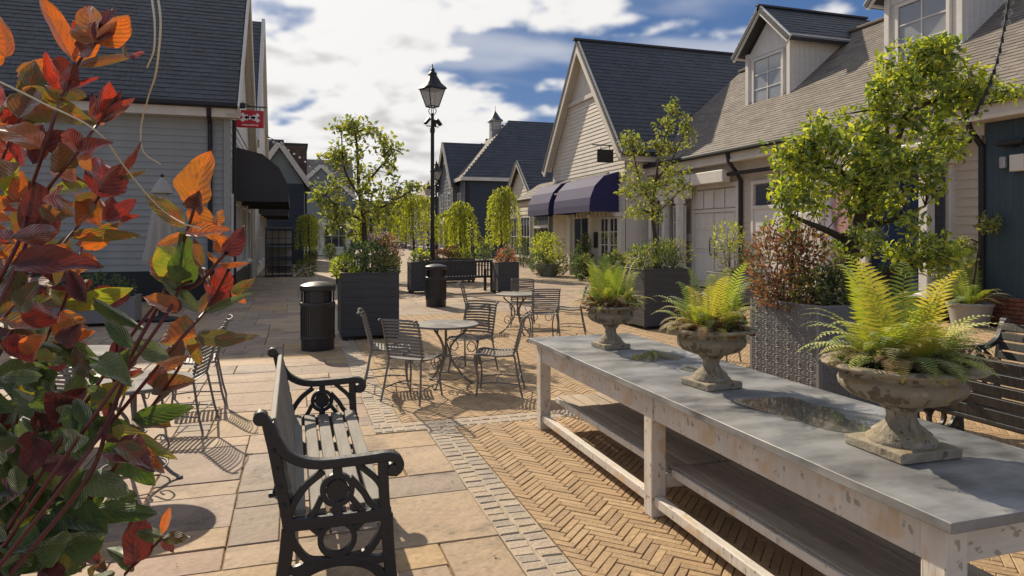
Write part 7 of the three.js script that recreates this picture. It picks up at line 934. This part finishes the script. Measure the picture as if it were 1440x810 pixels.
[[-0.351,1.21,-1.024],[-0.334,1.16,-1.069],0.026,"W"],[[-0.302,1.406,-0.972],[-0.29,1.379,-0.933],0.031,"D"],[[-0.313,1.123,-1.144],[-0.242,1.177,-1.082],0.025,"W"],[[-0.269,1.336,-1.125],[-0.237,1.341,-1.159],0.032,"G"],
[[-0.288,1.331,-0.986],[-0.299,1.358,-1.03],0.032,"Y"],[[-0.383,1.203,-1.034],[-0.395,1.148,-1.078],0.033,"W"],[[-0.293,1.245,-1.06],[-0.231,1.247,-1.036],0.031,"G"],[[-0.363,1.264,-1.095],[-0.453,1.238,-1.177],0.041,"G"],
[[-0.342,1.204,-1.039],[-0.373,1.177,-1.017],0.038,"G"],[[-0.203,1.393,-0.921],[-0.156,1.389,-0.861],0.034,"D"],[[-0.267,1.265,-0.981],[-0.303,1.251,-0.981],0.036,"Y"],[[-0.246,1.344,-1.111],[-0.194,1.302,-1.08],0.040,"G"],
[[-0.362,1.374,-1.03],[-0.326,1.421,-0.98],0.033,"G"],[[-0.366,1.309,-1.039],[-0.329,1.275,-1.066],0.037,"Y"],[[-0.237,1.416,-0.978],[-0.185,1.407,-0.962],0.020,"G"],[[-0.289,1.231,-1.001],[-0.287,1.181,-1.006],0.025,"G"],
[[-0.259,1.416,-0.996],[-0.292,1.461,-0.97],0.036,"D"],[[-0.393,1.344,-1.159],[-0.346,1.309,-1.119],0.033,"G"],[[-0.234,1.254,-1.002],[-0.284,1.278,-0.983],0.035,"G"],[[-0.389,1.413,-1.161],[-0.351,1.463,-1.162],0.043,"G"],
[[-0.341,1.388,-1.097],[-0.334,1.344,-1.146],0.040,"G"],[[-0.314,1.392,-1.148],[-0.299,1.45,-1.137],0.036,"W"],[[-0.36,1.331,-0.986],[-0.325,1.329,-1.02],0.022,"G"],[[-0.388,1.394,-1.146],[-0.391,1.32,-1.184],0.036,"G"],
[[-0.305,1.329,-1.021],[-0.348,1.322,-1.031],0.038,"G"],[[-0.246,1.438,-0.976],[-0.203,1.459,-0.971],0.028,"Y"],[[-0.394,1.372,-1.082],[-0.443,1.405,-1.097],0.027,"Y"],[[-0.395,1.31,-1.135],[-0.453,1.316,-1.195],0.032,"G"],
[[-0.358,1.171,-1.069],[-0.403,1.181,-1.086],0.039,"W"],[[-0.284,1.357,-1.06],[-0.319,1.324,-1.058],0.036,"Y"],[[-0.27,1.252,-1.111],[-0.212,1.263,-1.054],0.042,"W"],[[-0.39,1.298,-1.15],[-0.355,1.338,-1.118],0.032,"G"],
[[-0.297,1.282,-1.077],[-0.275,1.332,-1.07],0.030,"G"],[[-0.378,1.236,-1.12],[-0.41,1.189,-1.122],0.036,"G"],[[-0.267,1.264,-0.997],[-0.253,1.209,-1.041],0.021,"D"],[[-0.242,1.23,-0.935],[-0.184,1.245,-0.872],0.019,"Y"],
[[-0.285,1.315,-1.039],[-0.3,1.3,-0.995],0.039,"G"],[[-0.359,1.373,-1.123],[-0.369,1.354,-1.096],0.033,"G"],[[-0.4,1.367,-1.125],[-0.377,1.409,-1.105],0.036,"D"],[[-0.238,1.434,-0.954],[-0.259,1.391,-1.001],0.025,"G"],
[[-0.269,1.266,-0.977],[-0.304,1.299,-0.996],0.033,"G"],[[-0.258,1.349,-1.123],[-0.247,1.38,-1.143],0.040,"D"],[[-0.351,1.308,-1.02],[-0.29,1.346,-0.952],0.031,"D"],[[-0.33,1.295,-1.078],[-0.386,1.312,-1.138],0.038,"G"],
[[-0.264,1.271,-0.966],[-0.294,1.282,-0.944],0.036,"G"],[[-0.32,1.401,-0.981],[-0.346,1.404,-0.95],0.022,"W"],[[-0.331,1.258,-1.033],[-0.344,1.189,-1.08],0.030,"G"],[[-0.375,1.298,-1.109],[-0.376,1.332,-1.12],0.035,"G"],
[[-0.263,1.242,-1.057],[-0.323,1.2,-1.126],0.040,"G"]];
const SHRUB_STEMS=[[[-0.234,1.888,-0.964],[-0.276,1.879,-1.05],[-0.288,1.84,-1.04],[-0.275,1.787,-0.949],[-0.29,1.743,-0.958],[-0.323,1.707,-1.028],[-0.31,1.65,-0.957],[-0.326,1.604,-0.947],[-0.379,1.558,-1.047]],
[[-0.23,1.789,-0.961],[-0.23,1.771,-0.927],[-0.237,1.744,-0.9],[-0.27,1.723,-0.954],[-0.297,1.708,-1.005],[-0.315,1.677,-1.018],[-0.302,1.633,-0.94]],
[[-0.249,1.7,-1.041],[-0.285,1.668,-1.102],[-0.295,1.638,-1.058],[-0.301,1.592,-0.998],[-0.354,1.543,-1.091]],
[[-0.287,1.635,-1.113],[-0.283,1.605,-1.07],[-0.298,1.555,-1.069],[-0.339,1.51,-1.155],[-0.36,1.455,-1.152],[-0.361,1.393,-1.093],[-0.412,1.315,-1.188]],
[[-0.077,1.606,-0.915],[-0.106,1.556,-0.971],[-0.125,1.529,-0.879],[-0.16,1.486,-0.919],[-0.209,1.425,-0.959],[-0.259,1.361,-0.957],[-0.306,1.299,-1.016],[-0.336,1.256,-0.967],[-0.395,1.182,-1.069]],
[[-0.125,1.502,-0.894],[-0.134,1.486,-0.915],[-0.188,1.407,-0.995],[-0.194,1.386,-0.915],[-0.255,1.301,-1.017],[-0.272,1.27,-0.977],[-0.296,1.21,-0.982]],
[[-0.117,1.684,-0.925],[-0.132,1.642,-0.948],[-0.156,1.598,-1.005],[-0.159,1.562,-0.933],[-0.179,1.517,-0.909],[-0.202,1.474,-0.976],[-0.212,1.421,-0.922],[-0.226,1.373,-0.918]],
[[-0.076,1.628,-0.867],[-0.127,1.581,-0.965],[-0.151,1.577,-0.971]],
[[-0.298,1.637,-0.99],[-0.318,1.583,-0.998],[-0.38,1.527,-1.094]],
[[-0.333,1.803,-1.028],[-0.363,1.77,-1.072],[-0.396,1.719,-1.118]],
[[-0.361,1.835,-1.084],[-0.374,1.809,-1.078],[-0.412,1.79,-1.139]],
[[-0.211,1.516,-0.967],[-0.218,1.49,-0.992],[-0.224,1.447,-1.004],[-0.215,1.418,-0.902]],
[[-0.306,1.415,-1.025],[-0.364,1.336,-1.122],[-0.384,1.289,-1.106]],
[[-0.183,1.207,-1.104],[-0.214,1.171,-1.13],[-0.229,1.169,-1.078],[-0.24,1.151,-1.044]],
[[-0.125,1.59,-0.964],[-0.136,1.586,-0.972],[-0.145,1.556,-0.911]]];
const SHRUB_TWIGS=[[[-0.368,1.851,-1.062],[-0.292,1.811,-0.968],[-0.212,1.766,-0.888],[-0.197,1.733,-0.939],[-0.171,1.693,-0.968],[-0.133,1.667,-0.904],[-0.096,1.656,-0.825]],
[[-0.156,1.941,-0.912],[-0.142,1.881,-0.848],[-0.15,1.842,-0.873],[-0.179,1.824,-0.98],[-0.193,1.791,-1.012],[-0.187,1.757,-1],[-0.169,1.744,-1.01]],
[[-0.161,1.934,-0.905],[-0.146,1.878,-0.838],[-0.146,1.853,-0.833],[-0.159,1.84,-0.867]]];

// ================================================================ RED-LEAVED SHRUB CLOSE BY
{
  const o = thing('autumn_shrub', 'red, orange and green large-leaved shrub filling the left edge', 'shrub', [-0.62, 0.9, -0.98]), off = V(-0.62, 0.9, -0.98), r = rngOf(909);
  const stem = mat([0.085, 0.010, 0.011], { roughness: 0.45 }), straw = mat([0.55, 0.47, 0.32], { roughness: 0.8 });
  SHRUB_STEMS.forEach((s, i) => { const pts = s.map((p) => V(...p).sub(off)), e = pts[pts.length - 1]; if (e.y > 0.1) { pts.push(V(e.x * 0.6 - 0.02, e.y * 0.5, e.z * 0.6), V(e.x * 0.25, 0, e.z * 0.25)); } else pts.push(V(e.x * 0.6, -0.05, e.z * 0.6)); part(o, 'stem', tube(pts, 0.0019, 60, 8, 0.0034), stem); });
  SHRUB_TWIGS.forEach((s) => part(o, 'dry_twig', tube(s.map((p) => V(...p).sub(off)), 0.0013, 40, 6, 0.0008), straw));
  const C = { O: [[0.58, 0.13, 0.010], [0.36, 0.12, 0.012]], R: [[0.40, 0.03, 0.010], [0.17, 0.016, 0.010]], D: [[0.075, 0.010, 0.010], [0.16, 0.02, 0.012]], Y: [[0.24, 0.28, 0.015], [0.34, 0.26, 0.015]], G: [[0.040, 0.08, 0.010], [0.085, 0.135, 0.012]], B: [[0.20, 0.07, 0.015], [0.10, 0.085, 0.015]], P: [[0.40, 0.11, 0.012], [0.17, 0.15, 0.012]], W: [[0.14, 0.18, 0.06], [0.10, 0.14, 0.03]] };
  const mats = {}; let sd = 500;
  for (const k of Object.keys(C)) mats[k] = [0, 1].map((q) => { sd += 7; const s = sd, [a, b] = C[k], x0 = (u) => Math.abs(u - 0.5), t = tex(128, 1, (u, v) => { const n = N(u, v, 4, s, 5), m = sstep(0.36, 0.64, n + (q ? 0.08 : -0.04) + 0.25 * (x0(u) - 0.25)), x = Math.abs(u - 0.5), side = mod((v * 7.5 - x * 5.5), 1), vein = Math.max(sstep(0.10, 0.0, Math.min(side, 1 - side)) * 0.55, sstep(0.025, 0.006, x)), sp = sstep(0.68, 0.75, N(u, v, 15, s + 3, 3)), c = [0, 1, 2].map((i) => lerp(a[i], b[i], m)); return c.map((w, i) => lerp(lerp(w, [0.10, 0.045, 0.02][i], sp * 0.5), Math.min(1, w * 1.5 + [0.06, 0.03, 0.01][i]), vein * 0.42)); }); t.repeat.set(1, 1); const bt = tex(128, 1, (u, v) => { const x = Math.abs(u - 0.5), side = mod((v * 7.5 - x * 5.5), 1); return 0.5 + 0.35 * Math.cos(side * 6.283) * 0.6 - 0.4 * sstep(0.03, 0, x); }, false); bt.repeat.set(1, 1); return mat([1, 1, 1], { phys: true, map: t, bumpMap: bt, bumpScale: 0.0016, transmission: k === 'D' ? 0.3 : k === 'G' || k === 'W' ? 0.45 : 0.55, thickness: 0, roughness: 0.97, clearcoat: k === 'G' ? 0.25 : 0.5, clearcoatRoughness: 0.36 }); });
  // leaf shapes: unit length along +y, unit width along x, cupped and curled towards +z
  const leafGeo = (fold, curl, wave, tipPow, seed) => { const nu = 8, nv = 14, g = new THREE.PlaneGeometry(1, 1, nu, nv), p = g.attributes.position, q = rngOf(seed), ph = q() * 6; for (let i = 0; i < p.count; i++) { const s = p.getX(i) * 2, v = p.getY(i) + 0.5, hw = 0.5 * Math.pow(Math.sin(Math.PI * Math.pow(v, tipPow)), 0.72) * (1 - 0.12 * v) + 0.002, x = s * hw; p.setXYZ(i, x, v - curl * v * v * v * 0.12, fold * Math.abs(s) * hw + curl * v * v * 0.45 + wave * Math.sin(v * 13 + ph + s * 1.5) * Math.abs(s) * 0.06); } g.computeVertexNormals(); return g; };
  const LG = [[0.7, 0.4, 1.0, 0.72, 1], [0.4, -0.5, 1.3, 0.78, 2], [1.0, 0.7, 0.9, 0.7, 3], [0.25, -0.8, 1.6, 0.75, 4], [0.55, 0.25, 0.8, 0.82, 5], [0.8, -0.3, 1.4, 0.68, 6]].map((a) => leafGeo(...a));
  const cam = V(0, 1.65, 0);
  SHRUB_LEAVES.forEach(([b, t, w, k], i) => {
    const A = V(...b), Bp = V(...t), y = Bp.clone().sub(A), len = y.length(); y.normalize();
    const toCam = cam.clone().sub(A).normalize(); let z = toCam.clone().addScaledVector(y, -toCam.dot(y)).normalize(); if (z.lengthSq() < 0.1) z = V(0, 1, 0); const roll = (r() - 0.5) * 1.3; z.applyAxisAngle(y, roll); if (r() < 0.35) z.negate(); const x = y.clone().cross(z);
    const o3 = part(o, 'leaf', LG[i % 6], mats[k][i % 2]); const m = new THREE.Matrix4().makeBasis(x, y, z); o3.quaternion.setFromRotationMatrix(m); o3.position.copy(A.sub(off)); o3.scale.set(w * 1.12 / Math.max(0.62, Math.cos(roll)), len * 1.04, w * 1.25);
  });
}
scene.traverse((o) => { if (o.isMesh) { o.castShadow = true; o.receiveShadow = true; } });
renderer.render(scene, camera);
